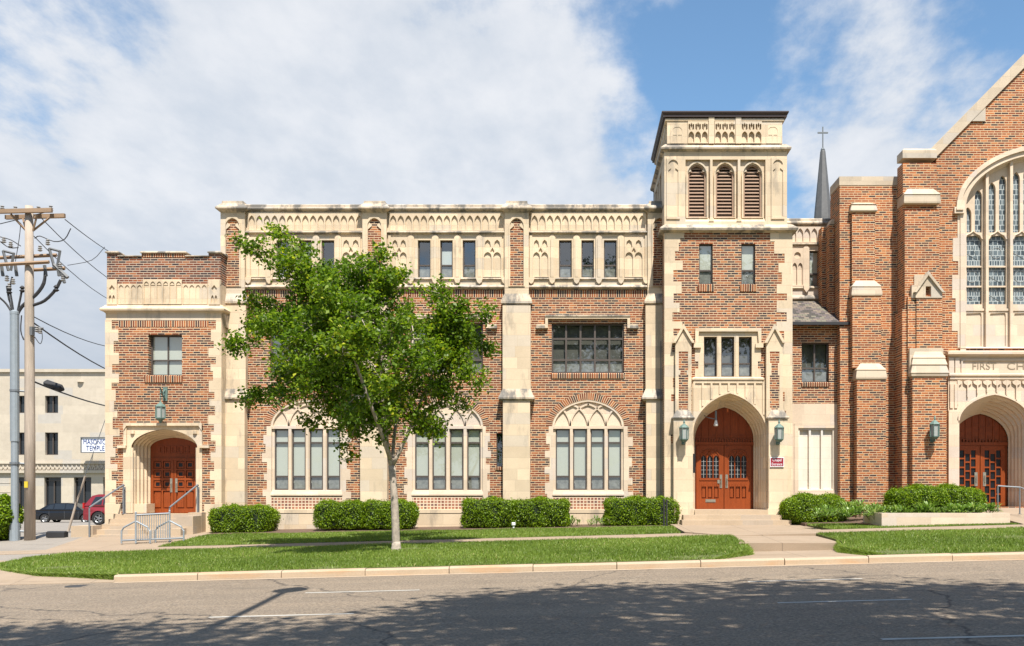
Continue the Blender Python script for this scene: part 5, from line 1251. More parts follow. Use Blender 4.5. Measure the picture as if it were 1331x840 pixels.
# portal: entablature with inscription, blind tracery, twin arches
pt = MB(); px0 = GF.x(1231.5); pxm = mir(px0)
tymp = [(px0, GF.z(664)), (pxm, GF.z(664)), (pxm, GF.z(458)), (px0, GF.z(458))]
pt.plate(tymp, [arch(pcx, GF.z(663.8), phw - .01, GF.z(547), GF.z(513.7), .18, 9), arch(mir(pcx), GF.z(663.8), phw - .01, GF.z(547), GF.z(513.7), .18, 9)], gy - .06, gy + .2)
for (za, zb_, pr) in ((461, 458.2, .16), (488.5, 487, .10), (493, 491.5, .06)):
    pt.cornice(px0 + .1, pxm - .1, gy - .06, gy + .1, [(0, GF.z(za + 4)), (pr, GF.z(za + .5)), (pr, GF.z(zb_)), (0, GF.z(zb_ - 2))])
pt.plate([(GF.x(1248), GF.z(486)), (mir(GF.x(1248)), GF.z(486)), (mir(GF.x(1248)), GF.z(467.5)), (GF.x(1248), GF.z(467.5))], [[(GF.x(1249.8), GF.z(483.6)), (mir(GF.x(1249.8)), GF.z(483.6)), (mir(GF.x(1249.8)), GF.z(469.6)), (GF.x(1249.8), GF.z(469.6))]], gy - .10, gy - .05)
for a, b in ((1232, 1238.5), (1240, 1245.5)):
    for f_ in (lambda x: x, mir): pt.box(f_(GF.x(a)), f_(GF.x(b)), gy - .11, gy - .04, GF.z(486), GF.z(465.5))
n_ = 19; tw_ = (pxm - px0 - .6) / n_
for i in range(n_):
    cx = px0 + .3 + tw_ * (i + .5)
    u1 = min(abs(cx - pcx), abs(cx - mir(pcx))) / (phw + .1); zb = GF.z(547) + (GF.z(510) - GF.z(547)) * math.sqrt(max(0, 1 - u1 * u1)) if u1 < 1 else GF.z(547)
    pt.box(cx - tw_ / 2 - .02, cx - tw_ / 2 + .02, gy - .12, gy - .05, zb, GF.z(495))
    for s_ in (-1, 1): pt.add([(cx + s_ * tw_ * .46, gy - .115, GF.z(494.5)), (cx + s_ * tw_ * .05, gy - .115, GF.z(496.5)), (cx + s_ * tw_ * .10, gy - .115, GF.z(499)), (cx + s_ * tw_ * .46, gy - .115, GF.z(502)), (cx + s_ * tw_ * .46, gy - .05, GF.z(494.5)), (cx + s_ * tw_ * .05, gy - .05, GF.z(496.5)), (cx + s_ * tw_ * .10, gy - .05, GF.z(499)), (cx + s_ * tw_ * .46, gy - .05, GF.z(502))], [(0, 1, 2, 3), (0, 4, 5, 1), (1, 5, 6, 2), (2, 6, 7, 3)])
for f_ in (lambda x: x, mir):
    pt.box(f_(GF.x(1231.7)), f_(GF.x(1244)), gy - .10, gy - .03, GF.z(664), GF.z(534)); 
    pt.plate([(f_(GF.x(1233)), GF.z(534)), (f_(GF.x(1243)), GF.z(534)), (f_(GF.x(1243)), GF.z(494))  , (f_(GF.x(1233)), GF.z(494))][::(1 if f_(0) == 0 else -1)], [], gy - .085, gy - .03)
    pt.box(f_(GF.x(1233.3)), f_(GF.x(1237.2)), gy - .115, gy - .08, GF.z(531), GF.z(500)); pt.box(f_(GF.x(1239)), f_(GF.x(1242.8)), gy - .115, gy - .08, GF.z(531), GF.z(500))
for cx in (pcx, mir(pcx)):
    oa = open_arch(arch(cx, GF.z(664), phw + .07, GF.z(547), GF.z(511), .18, 12)); ia = open_arch(arch(cx, GF.z(664), phw - .012, GF.z(547), GF.z(513.6), .18, 12))
    for i in range(1, len(oa) - 2): pt.plate([ia[i], oa[i], oa[i + 1], ia[i + 1]], [], gy - .10, gy - .05)
pt.build('portal', 'limestone_pale', ch)
for wd_, xa_, xb_ in (('FIRST', 1263, 1294), ('CHRISTIAN', 1308, 1390), ('CHURCH', 1404, 1464)): text_mesh('inscription', wd_, 'incised', ch, GF.x((xa_ + xb_) / 2), gy - .065, GF.z(476.4), 9.0 * q, (xb_ - xa_) * q, .008)
DYc = 0.64; Pc = Pl(DYc)
for f_, nm in ((lambda x: x, 'a'), (mir, 'b')):
    Ao = arch(pcx, GF.z(664), phw, GF.z(547), GF.z(513.5), .18, 9); Bi = arch(Pc.x(1274), GF.z(664), Pc.x(1310.3) - Pc.x(1274), Pc.z(572), Pc.z(538), .18, 9)
    if f_(0) != 0: Ao = arch(mir(pcx), GF.z(664), phw, GF.z(547), GF.z(513.5), .18, 9); Bi = arch(mir(Pc.x(1274)), GF.z(664), Pc.x(1310.3) - Pc.x(1274), Pc.z(572), Pc.z(538), .18, 9)
    rv = MB(); reveal(rv, open_arch(Ao), open_arch(Bi), gy - .05, DYc, 6); rv.build('door_surround', 'limestone_pale', ch)
    cx = f_(Pc.x(1274)); hw = Pc.x(1309.8) - Pc.x(1274); sq = Pc.z(657.5)
    fr = MB().plate(arch(cx, sq, hw + .02, Pc.z(572), Pc.z(538), .18, 9), [], DYc + .07, DYc + .15)
    fr.box(cx - hw, cx + hw, DYc - .02, DYc + .08, Pc.z(579), Pc.z(575)); fr.build('door_frame', 'door_wood', ch)
    tp = MB()
    for i in range(1, 8):
        a = cx - hw + 2 * hw * i / 8; u = (a - cx) / hw; tp.box(a - .014, a + .014, DYc + .04, DYc + .071, Pc.z(575), Pc.z(572) + (Pc.z(538) - Pc.z(572)) * math.sqrt(1 - u * u) - .06)
    for i in range(8):
        for k_ in range(3):
            zz_ = Pc.z(556 + k_ * 8 - (i % 2) * 4); a = cx - hw + 2 * hw * (i + .5) / 8
            if abs(a - cx) < hw * (.95 - .25 * (2 - k_)): tp.box(a - hw / 8.5, a + hw / 8.5, DYc + .045, DYc + .071, zz_ - .012, zz_ + .012)
    for i in range(13):
        a = cx - hw * .7 + 1.4 * hw * i / 12; tp.box(a - .025, a + .025, DYc + .01, DYc + .07, Pc.z(575.2), Pc.z(573 - (i * 7 % 4) * .7))
    tp.build('transom', 'door_wood', ch)
    for s_ in (-1, 1):
        lx0, lx1 = sorted((cx + s_ * .012, cx + s_ * hw * .90)); holes_ = []
        ww = lx1 - lx0
        for ci in range(3):
            for ri in range(6 if ci != 1 else 6):
                top = Pc.z(585.5) - (.0 if ci != 1 else .12) - ri * .295; hgt = .245 if not (ci == 1 and ri == 0) else .245
                xa = lx0 + ww * (.17 + ci * .235); holes_.append([(xa, top - hgt), (xa + ww * .19, top - hgt), (xa + ww * .19, top), (xa, top)])
        lf = MB().plate([(lx0, sq), (lx1, sq), (lx1, Pc.z(579.3)), (lx0, Pc.z(579.3))], holes_, DYc, DYc + .06)
        o = lf.build('door', 'door_wood', ch)
        MB().box(lx0 + ww * .12, lx1 - ww * .12, DYc + .035, DYc + .05, sq + .1, Pc.z(583)).build('pane', 'dark_pane', o)
        hx_ = cx + s_ * .14
        MB().box(hx_ - .05, hx_ + .05, DYc - .012, DYc + .01, Pc.z(632), Pc.z(614)).tube([(hx_, DYc - .01, Pc.z(628)), (hx_, DYc - .06, Pc.z(627)), (hx_, DYc - .06, Pc.z(619)), (hx_, DYc - .01, Pc.z(618))], .012).build('handle', 'brass_plate', o)

# spire with cross, far behind the link
S_ = Pl(14.0)
spx = S_.x(1069.5); sb = S_.z(300)
t = thing('church_spire', 'slender grey slate spire topped by a small cross rising behind the link', 'spire', (spx, 14, S_.z(360)))
MB().lathe((spx, 14, 0), [(.50, S_.z(330)), (.41, S_.z(284)), (.385, S_.z(275)), (.12, S_.z(197)), (.03, S_.z(193.5))], 8, math.pi / 8).box(spx - .7, spx + .7, 13.3, 14.7, S_.z(420), S_.z(329)).build('spire_roof', 'spire_slate', t)
cz = S_.z(168)
MB().box(spx - .024, spx + .024, 13.975, 14.025, S_.z(195), S_.z(165)).box(spx - .24, spx + .24, 13.973, 14.027, S_.z(173.6), S_.z(171.9)).lathe((spx, 14, S_.z(195)), [(.09, -.08), (.11, 0), (.05, .1)], 8).build('cross', 'lead_flashing', t)

# ------------------------------------------------------------------ lanterns and signs on the walls
def wall_lantern(x, y, ztop, h, lab, group=None):
    """hexagonal glazed lantern on a wall bracket; y is the wall face"""
    t = thing('wall_lantern', lab, 'lantern', (x, y, ztop - h), group)
    yc = y - .26; r = h * .16
    br = MB().box(x - .05, x + .05, y - .02, y + .01, ztop - h * .95, ztop - h * .35)
    br.tube([(x, y, ztop - h * .9), (x, yc - .02, ztop - h * .92), (x, yc, ztop - h * .84)], .022, 6).tube([(x, y, ztop - h * .45), (x, yc + r, ztop - h * .42)], .016, 6)
    br.build('bracket', 'verdigris', t)
    MB().lathe((x, yc, ztop), [(r * .5, -h * .86), (r * .95, -h * .78), (r, -h * .76), (r, -h * .74)], 6).lathe((x, yc, ztop), [(r * 1.05, -h * .34), (r * 1.25, -h * .32), (r * .9, -h * .25), (r * .25, -h * .17), (r * .12, -h * .14), (r * .3, -h * .12), (.008, 0)], 6).build('cap', 'verdigris', t)
    MB().lathe((x, yc, ztop), [(r * .88, -h * .75), (r * .95, -h * .33)], 6).build('glass', 'lamp_glass', t)
    fr = MB()
    for k in range(6):
        a = k * math.pi / 3; fr.tube([(x + r * math.cos(a), yc + r * math.sin(a), ztop - h * .76), (x + r * 1.06 * math.cos(a), yc + r * 1.06 * math.sin(a), ztop - h * .32)], .013, 5)
    fr.build('lantern_frame', 'verdigris', t); return t
P = Pl(-1.26); GRP = 'wall lanterns'
ln = wall_lantern(P.x(888), -1.26, P.z(546), P.k * 34, 'green copper lantern on the stone buttress left of the chapel doors')
copy_thing(ln, (P.x(1010.5), -1.26, P.z(546) - P.k * 34), 'green copper lantern on the stone buttress above the red chapel sign')
P2 = Pl(-1.0); wall_lantern(P2.x(1211), -1.0, P2.z(541), P2.k * 36, 'tall narrow pale green lantern on the brick buttress beside the church portal')
# hanging lantern over the entrance block doorway
P = Pl(-1.05); hx = P.x(208.5)
t = thing('hanging_lantern', 'green copper lantern hanging from a scrolled bracket above the low entrance doorway', 'lantern', (hx, -0.66, P.z(549)))
b = MB().box(hx - .07, hx + .07, -.70, -.655, P.z(520), P.z(502))
b.tube([(hx, -.68, P.z(518)), (hx, -.85, P.z(514)), (hx, -1.0, P.z(507)), (hx, -1.06, P.z(505)), (hx, -1.05, P.z(509))], .025, 6)
b.tube([(hx, -.68, P.z(505)), (hx, -.8, P.z(508)), (hx, -.9, P.z(511)), (hx, -.84, P.z(514)), (hx, -.78, P.z(511))], .02, 6).tube([(hx, -1.05, P.z(508)), (hx, -1.05, P.z(522))], .012, 5)
for zz in (511, 514.5, 518): b.lathe((hx, -1.05, P.z(zz)), [(.012, -.03), (.03, 0), (.012, .03)], 6)
b.build('bracket', 'verdigris', t)
r = .15
MB().lathe((hx, -1.05, P.z(545)), [(.03, -.12), (.06, -.06), (r * .9, 0), (r, .02), (r, .05)], 6).lathe((hx, -1.05, P.z(529)), [(r, -.02), (r * 1.15, .0), (r * 1.05, .03), (r * .9, .06), (.05, .12), (.02, .17)], 6).build('cap', 'verdigris', t)
MB().lathe((hx, -1.05, P.z(545)), [(r * .86, .04), (r * .92, P.z(529) - P.z(545))], 6).build('glass', 'lamp_glass', t)
fr = MB()
for k in range(6):
    a = k * math.pi / 3; fr.tube([(hx + r * math.cos(a), -1.05 + r * math.sin(a), P.z(545) + .02), (hx + r * math.cos(a), -1.05 + r * math.sin(a), P.z(529))], .018, 5)
fr.build('lantern_frame', 'verdigris', t)
# lamp inside the chapel arch
P = Pl(-.5); hx = P.x(930.5)
t = thing('pendant_lamp', 'small pendant floodlight hanging inside the chapel door arch', 'lamp', (hx, -.5, P.z(552)))
MB().tube([(hx, -.5, P.z(551)), (hx, -.5, P.z(534))], .035, 8).tube([(hx, -.5, P.z(545)), (P.x(921), -.45, P.z(543)), (P.x(916), -.35, P.z(540))], .016, 5).build('stem', 'galvanised', t)
MB().lathe((hx, -.5, P.z(554)), [(.06, 0), (.075, .03), (.05, .12), (.035, .18)], 10).build('lamp_shade', 'white_plastic', t)
# red chapel sign
P = Pl(-1.27)
t = thing('wall_sign', 'small dark red sign with white lettering on the stone beside the chapel doors', 'sign', (P.x(1009.8), -1.27, P.z(607)))
MB().box(P.x(1001.2), P.x(1018.4), -1.29, -1.255, P.z(606.7), P.z(595)).build('panel', 'sign_red', t)
MB().plate(P.rect(1000.8, 594.6, 1018.8, 607.1), [P.rect(1001.5, 595.4, 1018.1, 606.3)], -1.296, -1.27).build('border', 'sign_white', t)
text_mesh('lettering', 'Chapel', 'sign_white', t, P.x(1009.8), -1.292, P.z(598.6), P.k * 4.6, P.k * 11.5, .004)
text_mesh('lettering', 'Entrance', 'sign_white', t, P.x(1009.8), -1.292, P.z(603.4), P.k * 3.5, P.k * 13.5, .004)
# dark notice plate on the door jamb
P = Pl(-1.05)
t = thing('notice_plate', 'narrow black notice plate on the left jamb of the chapel arch', 'plaque', (P.x(901.8), -1.05, P.z(615)))
MB().box(P.x(900.6), P.x(903), -1.09, -1.02, P.z(614.6), P.z(590.4)).build('panel', 'black_paint', t)
MB().plate(P.rect(900.2, 590, 903.4, 615), [P.rect(900.9, 590.8, 902.7, 614.2)], -1.10, -1.05).build('border', 'dark_metal', t)

# ------------------------------------------------------------------ planter, rails, small things
def low(d): return d - CAMD
Pp = Pl(low(27.2))
pl_ = MB().box(Pp.x(1144), Pp.x(1310), Pp.y - .14, Pp.y + .16, Pp.z(688), Pp.z(667)).box(Pp.x(1144), Pp.x(1144) + .3, Pp.y + .16, Pp.y + 1.6, Pp.z(688), Pp.z(667))
tag(center_origin(pl_.build('planter_wall', 'limestone_pale')), 'low pale stone planter wall in front of the long hedge by the church', 'planter')
Pr = Pl(low(28.6)); z0 = Pr.z(664)
rail('handrail', [(Pr.x(1297), Pr.y, z0 + .72), (Pr.x(1325), Pr.y - .05, z0 + .68), (Pr.x(1350), Pr.y - .1, z0 + .45)], [(Pr.x(1297), Pr.y, z0, z0 + .72), (Pr.x(1324.5), Pr.y - .05, z0 - .1, z0 + .68)], 'grey steel handrail on the ramp to the church door at the right edge', 'galvanised', .022)
# twin thin posts at the hedge
for px in (863, 866.6):
    Pq = Pl(low(29.7)); z = Pq.z(683.5)
    t = MB().tube([(Pq.x(px), Pq.y, z), (Pq.x(px), Pq.y, Pq.z(648 if px < 865 else 649.5))], .026, 6).lathe((Pq.x(px), Pq.y, z), [(.035, 0), (.035, .03)], 6).build('stake', 'dark_metal')
    tag(center_origin(t), 'thin black stake before the hedge at the tower, ' + ('taller left one of the pair' if px < 865 else 'shorter right one of the pair'), 'stake', 'paired stakes')
Pq = Pl(low(29.75)); t = MB().lathe((Pq.x(667.5), Pq.y, Pq.z(683)), [(.055, 0), (.062, .01), (.062, .075), (.05, .09)], 10).tube([(Pq.x(667.5), Pq.y, Pq.z(683) - .08), (Pq.x(667.5), Pq.y, Pq.z(683) + .02)], .03).build('drain_cap', 'white_plastic')
tag(center_origin(t), 'small white plastic cap in the grass in front of the middle pair of hedges', 'pipe cap')
# bicycle rack
Pk = Pl(low(27.6)); gzk = gz(Pk.x(200), 27.6) + .01
t = thing('bicycle_rack', 'galvanised steel bicycle rack with vertical bars and bent end loops before the entrance steps', 'bicycle rack', (Pk.x(200), Pk.y, gzk))
def K(px, hz, dy=0): return (Pk.x(px), Pk.y + dy, gzk + hz)
xA, xB = 179, 215.7
def loop(px, dy, nm):
    w_ = 18.5
    MB().tube([K(px - w_, 0, dy), K(px - w_, .34, dy), K(px - w_ * .82, .45, dy), K(px, .62, dy), K(px + w_ * .82, .45, dy), K(px + w_, .34, dy), K(px + w_, 0, dy)], .026, 8).build('end_loop', 'pale_metal', t)
loop(xA, -.12, 0); loop(xB, .25, 1)
MB().tube([K(xA, 0, -.12), K(xA, .84, -.12)], .028).lathe(K(xA, .84, -.12), [(.03, 0), (.03, .03), (.01, .05)], 8).build('post', 'pale_metal', t)
MB().tube([K(xB, 0, .25), K(xB, .88, .25)], .028).lathe(K(xB, .88, .25), [(.03, 0), (.03, .03), (.01, .05)], 8).build('post', 'pale_metal', t)
MB().tube([K(xA, .79, -.12), K(xB, .83, .25)], .028).build('top_rail', 'galvanised', t)
MB().tube([K(xA - 18, .08, -.12), K(xB + 18, .13, .25)], .026).build('bottom_rail', 'galvanised', t)
for i in range(1, 15):
    q = i / 15; px = xA + (xB - xA) * q; dy = -.12 + .37 * q
    MB().tube([K(px, .09 + .03 * q, dy), K(px, .79 + .04 * q, dy)], .011, 5).build('bar', 'pale_metal', t)

# ------------------------------------------------------------------ hedges
def hedge(px0, px1, py0, py1, d, depth, lab, seed, name='hedge', leafmat_='leaf_hedge', size=.048, dens=2100, expo=6.5, group='clipped hedges'):
    Pq = Pl(low(d)); cx = (Pq.x(px0) + Pq.x(px1)) / 2; hx_ = (Pq.x(px1) - Pq.x(px0)) / 2
    zb, zt_ = Pq.z(py1) - .05, Pq.z(py0); hz = (zt_ - zb) / 2; cz = (zb + zt_) / 2; cy = Pq.y + depth / 2; hy = depth / 2
    t = thing(name, lab, 'hedge', (cx, cy, zb), group)
    rg = np.random.default_rng(seed)
    def surf(n):
        v = rg.normal(size=(n, 3)); v /= np.linalg.norm(v, axis=1)[:, None]
        # even out over the box by stretching
        v *= np.array([hx_, hy, hz]) ** 0.7; v /= np.linalg.norm(v, axis=1)[:, None]
        k = (np.abs(v[:, 0] / hx_) ** expo + np.abs(v[:, 1] / hy) ** expo + np.abs(v[:, 2] / hz) ** expo) ** (-1 / expo)
        p = v * k[:, None]; nn = np.sign(p) * np.stack([np.abs(p[:, 0] / hx_) ** (expo - 1) / hx_, np.abs(p[:, 1] / hy) ** (expo - 1) / hy, np.abs(p[:, 2] / hz) ** (expo - 1) / hz], 1)
        nn /= np.linalg.norm(nn, axis=1)[:, None]; return p, nn
    area = 8 * (hx_ * hy + hy * hz + hx_ * hz); n = int(area * dens)
    p, nn = surf(n)
    lump = 0.045 * (np.sin(p[:, 0] * 7 + seed) * np.sin(p[:, 2] * 8 + 1) + np.sin(p[:, 0] * 17 + p[:, 1] * 9) * .6)
    p = p + nn * (lump + rg.normal(0, .035, n) - .03)[:, None]
    p[:, 2] = np.maximum(p[:, 2], -hz + .02)
    C = p + np.array([cx, cy, cz])
    quads_object('foliage', leaf_quads(C, size, rg, .35, nn, .55, .45), leafmat_, np.clip(rg.beta(2, 2, n), 0, 1), t)
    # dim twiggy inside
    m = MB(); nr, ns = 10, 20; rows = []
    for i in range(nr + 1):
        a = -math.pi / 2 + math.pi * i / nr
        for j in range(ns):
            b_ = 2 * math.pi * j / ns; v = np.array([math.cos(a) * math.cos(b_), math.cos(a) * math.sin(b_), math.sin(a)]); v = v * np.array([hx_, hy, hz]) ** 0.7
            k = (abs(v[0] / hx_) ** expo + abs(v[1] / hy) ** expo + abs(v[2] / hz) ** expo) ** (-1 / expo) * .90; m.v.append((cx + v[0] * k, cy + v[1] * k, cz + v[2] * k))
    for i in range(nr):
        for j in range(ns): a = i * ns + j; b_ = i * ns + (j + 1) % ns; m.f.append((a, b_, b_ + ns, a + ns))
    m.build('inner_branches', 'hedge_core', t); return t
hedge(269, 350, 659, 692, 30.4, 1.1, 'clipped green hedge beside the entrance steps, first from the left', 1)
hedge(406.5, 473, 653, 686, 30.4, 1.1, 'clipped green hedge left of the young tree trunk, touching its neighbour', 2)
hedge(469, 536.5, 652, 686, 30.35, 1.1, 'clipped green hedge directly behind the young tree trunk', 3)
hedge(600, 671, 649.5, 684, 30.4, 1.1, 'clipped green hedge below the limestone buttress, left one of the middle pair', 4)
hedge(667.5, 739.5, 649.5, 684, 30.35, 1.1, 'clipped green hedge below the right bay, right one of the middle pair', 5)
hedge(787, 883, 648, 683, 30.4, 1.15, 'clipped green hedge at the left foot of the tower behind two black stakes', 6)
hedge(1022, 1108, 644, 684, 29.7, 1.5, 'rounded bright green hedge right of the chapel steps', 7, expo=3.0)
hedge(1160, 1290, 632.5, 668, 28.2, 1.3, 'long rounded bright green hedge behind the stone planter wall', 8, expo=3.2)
# shrub at the left edge
hedge(-70, 7, 642, 703, 28.8, 1.4, 'dark green shrub cut by the left edge beside the utility pole', 9, name='shrub', size=.09, dens=700, expo=2.2, group='shrubs at the left edge')

# perennials and weeds
def plants(name, lab, spots, seed, cat, h=(.25, .45), n_leaf=46, size=.16, group=None):
    rg = np.random.default_rng(seed)
    for i, (px, py, d, sc) in enumerate(spots):
        Pq = Pl(low(d)); x, z = Pq.x(px), Pq.z(py); n = int(n_leaf * sc)
        t = thing(name, lab if isinstance(lab, str) else lab[i], cat, (x, Pq.y, z), group)
        a = rg.uniform(0, 2 * np.pi, n); hh = rg.uniform(h[0] * .3, h[1], n) * sc; rr = rg.uniform(.02, .26, n) * sc
        base = np.stack([x + np.cos(a) * rr * .5, Pq.y + np.sin(a) * rr * .5, np.full(n, z) + hh * .55], 1); tip = np.stack([x + np.cos(a) * rr * 1.6, Pq.y + np.sin(a) * rr * 1.6, z + hh], 1)
        side = np.stack([-np.sin(a), np.cos(a), 0 * a], 1) * (size * .13 * rg.uniform(.7, 1.4, n))[:, None]; mid = (base + tip) / 2 + np.array([0, 0, .05])
        quads_object('leaves', np.stack([base, mid + side, tip, mid - side], 1), 'leaf_plant', rg.random(n), t)
        st_ = MB()
        for k in range(5): st_.tube([(x, Pq.y, z - .05), tuple(base[k] * .6 + tip[k] * .4)], .006, 4)
        st_.build('stem', 'soil', t)
sp = []; rr = random.Random(3)
for i in range(26):
    px = 1066 + i * 8.9 + rr.uniform(-4, 4); sp.append((px, 675 - (px - 1066) * .028 + rr.uniform(-3, 1), 27.9 + rr.uniform(-.25, .5) if px < 1135 else 27.65 + rr.uniform(0, .2), rr.uniform(.85, 1.3)))
for i in range(8): sp.append((1100 + i * 9 + rr.uniform(-3, 3), 668 + rr.uniform(-3, 2), 29.2 + rr.uniform(0, .9), rr.uniform(1.0, 1.5)))
plants('perennial_plant', 'leafy green perennial in the bed below the church hedges', sp, 12, 'plant', h=(.12, .30), n_leaf=70, group='perennials in the church bed')
plants('weed_plant', 'small leafy weed in the mulch between the hedges under the right window', [(742, 684, 30.6, .8), (752, 684, 30.7, .55), (768, 684, 30.7, .6), (775, 682, 30.8, .7), (781, 684, 30.6, .7)], 13, 'plant', n_leaf=40, size=.14, group='weeds between the hedges')

# ------------------------------------------------------------------ trees
def limb(mb, pts, r0, r1, n=7):
    k = len(pts); mb.tube(pts, [r0 + (r1 - r0) * i / (k - 1) for i in range(k)], n)
def spline(pts, m=4):
    P_ = [np.array(p, float) for p in pts]; P_ = [2 * P_[0] - P_[1]] + P_ + [2 * P_[-1] - P_[-2]]; out = []
    for i in range(1, len(P_) - 2):
        for j in range(m):
            t = j / m; a, b, c, d = P_[i - 1:i + 3]
            out.append(.5 * ((2 * b) + (c - a) * t + (2 * a - 5 * b + 4 * c - d) * t * t + (3 * b - a - 3 * c + d) * t ** 3))
    out.append(P_[-2]); return out
TD = 23.4
def T(px, py, dd=0): d = TD + dd; return np.array([(px - VX) * TD / FPX, low(d), CAMZ - (py - HY) * TD / FPX])
tb = T(515, 715)
tree = thing('young_tree', 'young leafy deciduous tree with pale trunk standing in the lawn strip by the kerb', 'tree', tuple(tb))
rg = np.random.default_rng(77); tk = MB(); limbs = MB()
tz0 = tb[2] - .1
limb(tk, spline([(tb[0], tb[1], tz0), T(514, 680), T(512, 640), T(509, 605, .02)], 4), .098, .082, 12)
tk.lathe((tb[0], tb[1], tz0), [(.17, 0), (.135, .10), (.108, .2), (.097, .3)], 12)
main = {'L': [T(509, 607), T(500, 575, .1), T(487, 540, .15), T(468, 490, .1), T(450, 440, 0), T(432, 395, -.1)],
        'C': [T(509, 607), T(503, 570, -.1), T(500, 520, -.2), T(497, 460, -.2), T(492, 410, -.1), T(490, 365, 0)],
        'R': [T(511, 604), T(525, 575, 0), T(537, 545, .1), T(552, 505, .2), T(572, 460, .2), T(590, 425, .1)],
        'F': [T(508, 600), T(500, 560, -.6), T(488, 515, -1.1), T(475, 465, -1.5), T(468, 430, -1.7)],
        'B': [T(510, 600), T(506, 560, .7), T(508, 510, 1.3), T(515, 460, 1.8), T(520, 425, 1.9)]}
for k, r in (('L', .06), ('C', .06), ('R', .052), ('F', .05), ('B', .05)): limb(limbs, spline(main[k], 3), r, .02)
tips = [ # (origin limb, index, tip px, tip py, depth, leaf weight)
 ('L', 5, 309, 317, -.3, 1.3), ('L', 5, 358, 297, .2, 1.3), ('L', 4, 311, 384, .5, 1.2), ('L', 4, 312, 450, -.6, 1.6), ('L', 3, 322, 515, .2, 1.4), ('L', 4, 314, 410, .9, 1.3),
 ('L', 3, 372, 520, -.5, 1.1), ('L', 2, 392, 545, .5, .9), ('L', 5, 400, 345, -.6, 1.2), ('L', 5, 437, 338, .5, 1.1), ('L', 4, 360, 430, -1.3, 1.5), ('L', 4, 365, 400, 1.3, 1.3), ('L', 5, 385, 375, .0, 1.5),
 ('C', 5, 470, 345, -.4, 1.1), ('C', 5, 497, 325, .2, 1.0), ('C', 5, 512, 350, .6, .7), ('C', 4, 450, 380, .9, 1.2), ('C', 3, 520, 420, -.6, 1.1), ('C', 4, 460, 400, -.9, 1.3), ('C', 2, 455, 585, -.4, .45), ('C', 2, 440, 560, .2, .5),
 ('R', 5, 563, 370, .2, 1.1), ('R', 5, 600, 392, -.3, 1.2), ('R', 5, 641, 408, .1, 1.2), ('R', 5, 632, 448, .6, 1.2), ('R', 4, 618, 492, -.3, 1.1), ('R', 3, 596, 525, .3, 1.0), ('R', 2, 566, 556, -.2, .8), ('R', 3, 545, 545, .5, .7), ('R', 4, 575, 480, -.9, 1.2), ('R', 5, 560, 415, .9, 1.0),
 ('F', 4, 400, 480, -2.3, 1.5), ('F', 4, 445, 395, -2.4, 1.3), ('F', 4, 505, 450, -2.5, 1.2), ('F', 3, 430, 515, -2.2, 1.4), ('F', 3, 520, 510, -2.1, 1.0), ('F', 4, 480, 480, -2.7, 1.3), ('F', 2, 465, 545, -1.7, 1.0),
 ('L', 3, 395, 465, .8, 1.3), ('L', 2, 420, 525, .9, 1.0), ('C', 2, 470, 520, .6, 1.2), ('C', 3, 480, 440, .5, 1.4), ('L', 4, 415, 425, .4, 1.5), ('L', 3, 345, 480, .8, 1.0), ('C', 1, 520, 540, -.8, .8), ('C', 2, 500, 500, .9, 1.2), ('R', 3, 590, 455, .4, 1.2), ('L', 3, 440, 470, -.6, 1.4),
 ('B', 4, 430, 440, 2.5, 1.2), ('B', 4, 500, 385, 2.4, 1.0), ('B', 4, 575, 440, 2.6, 1.0), ('B', 3, 455, 500, 2.3, 1.2), ('B', 3, 550, 500, 2.4, .9), ('B', 2, 495, 540, 1.7, .9)]
LC = []
# fill between neighbouring twigs so that the crown closes
ends = [T(px, py, dd) for _, _, px, py, dd, _ in tips]; extra = []
for i in range(len(tips)):
    for j in range(i + 1, len(tips)):
        dist = np.linalg.norm(ends[i] - ends[j])
        if dist < 1.9 and rg.random() < .13:
            m_ = (ends[i] + ends[j]) / 2; c0 = T(475, 440, 0); m_ = m_ + (c0 - m_) * rg.uniform(.06, .30) + rg.normal(0, .12, 3)
            extra.append((tips[i][0], tips[i][1], m_, rg.uniform(.8, 1.2)))
tips = [(a, b, T(c, d, e), w) for a, b, c, d, e, w in tips] + extra
for nm, idx, B, wt in tips:
    A = np.array(main[nm][min(idx, len(main[nm]) - 1)]); B = np.array(B); ln_ = np.linalg.norm(B - A)
    mid = A * .5 + B * .5 + np.array([rg.normal(0, .12), rg.normal(0, .12), .14 * ln_ * (.6 if B[2] > A[2] else 1.0)])
    path = spline([A, A * .75 + mid * .25 + rg.normal(0, .04, 3), mid, B], 4); limb(limbs, path, .028, .006, 5)
    path = np.array(path); s_ = rg.uniform(.18, 1.0, int(11 * wt * max(1, ln_))); s_ = np.append(s_, [1.0, .97])
    for q in s_:
        f_ = q * (len(path) - 1); i = min(int(f_), len(path) - 2); c = path[i] + (path[i + 1] - path[i]) * (f_ - i)
        spread = .27 * (1.1 - .8 * q) + .04
        tw = c + rg.normal(0, 1, 3) * np.array([spread, spread, spread * .8]) + np.array([0, 0, -.04])
        limbs.tube([tuple(c), tuple(tw)], .005, 3, False)
        nl = rg.integers(26, 52); LC.append(tw + rg.normal(0, 1, (nl, 3)) * np.array([.115, .12, .09]))
LC = np.concatenate(LC)
tk.build('trunk', 'bark_young', tree, smooth=True); limbs.build('branches', 'bark_young', tree, smooth=True)
V = leaf_quads(LC, .093, rg, .9, None, .72); rn = np.clip(rg.beta(1.5, 2.0, len(LC)) + .10 * np.sin(LC[:, 0] * 3 + LC[:, 2] * 2.3), 0, 1)
quads_object('crown', V, 'leaf_maple', rn, tree)
print('tree leaves', len(LC))

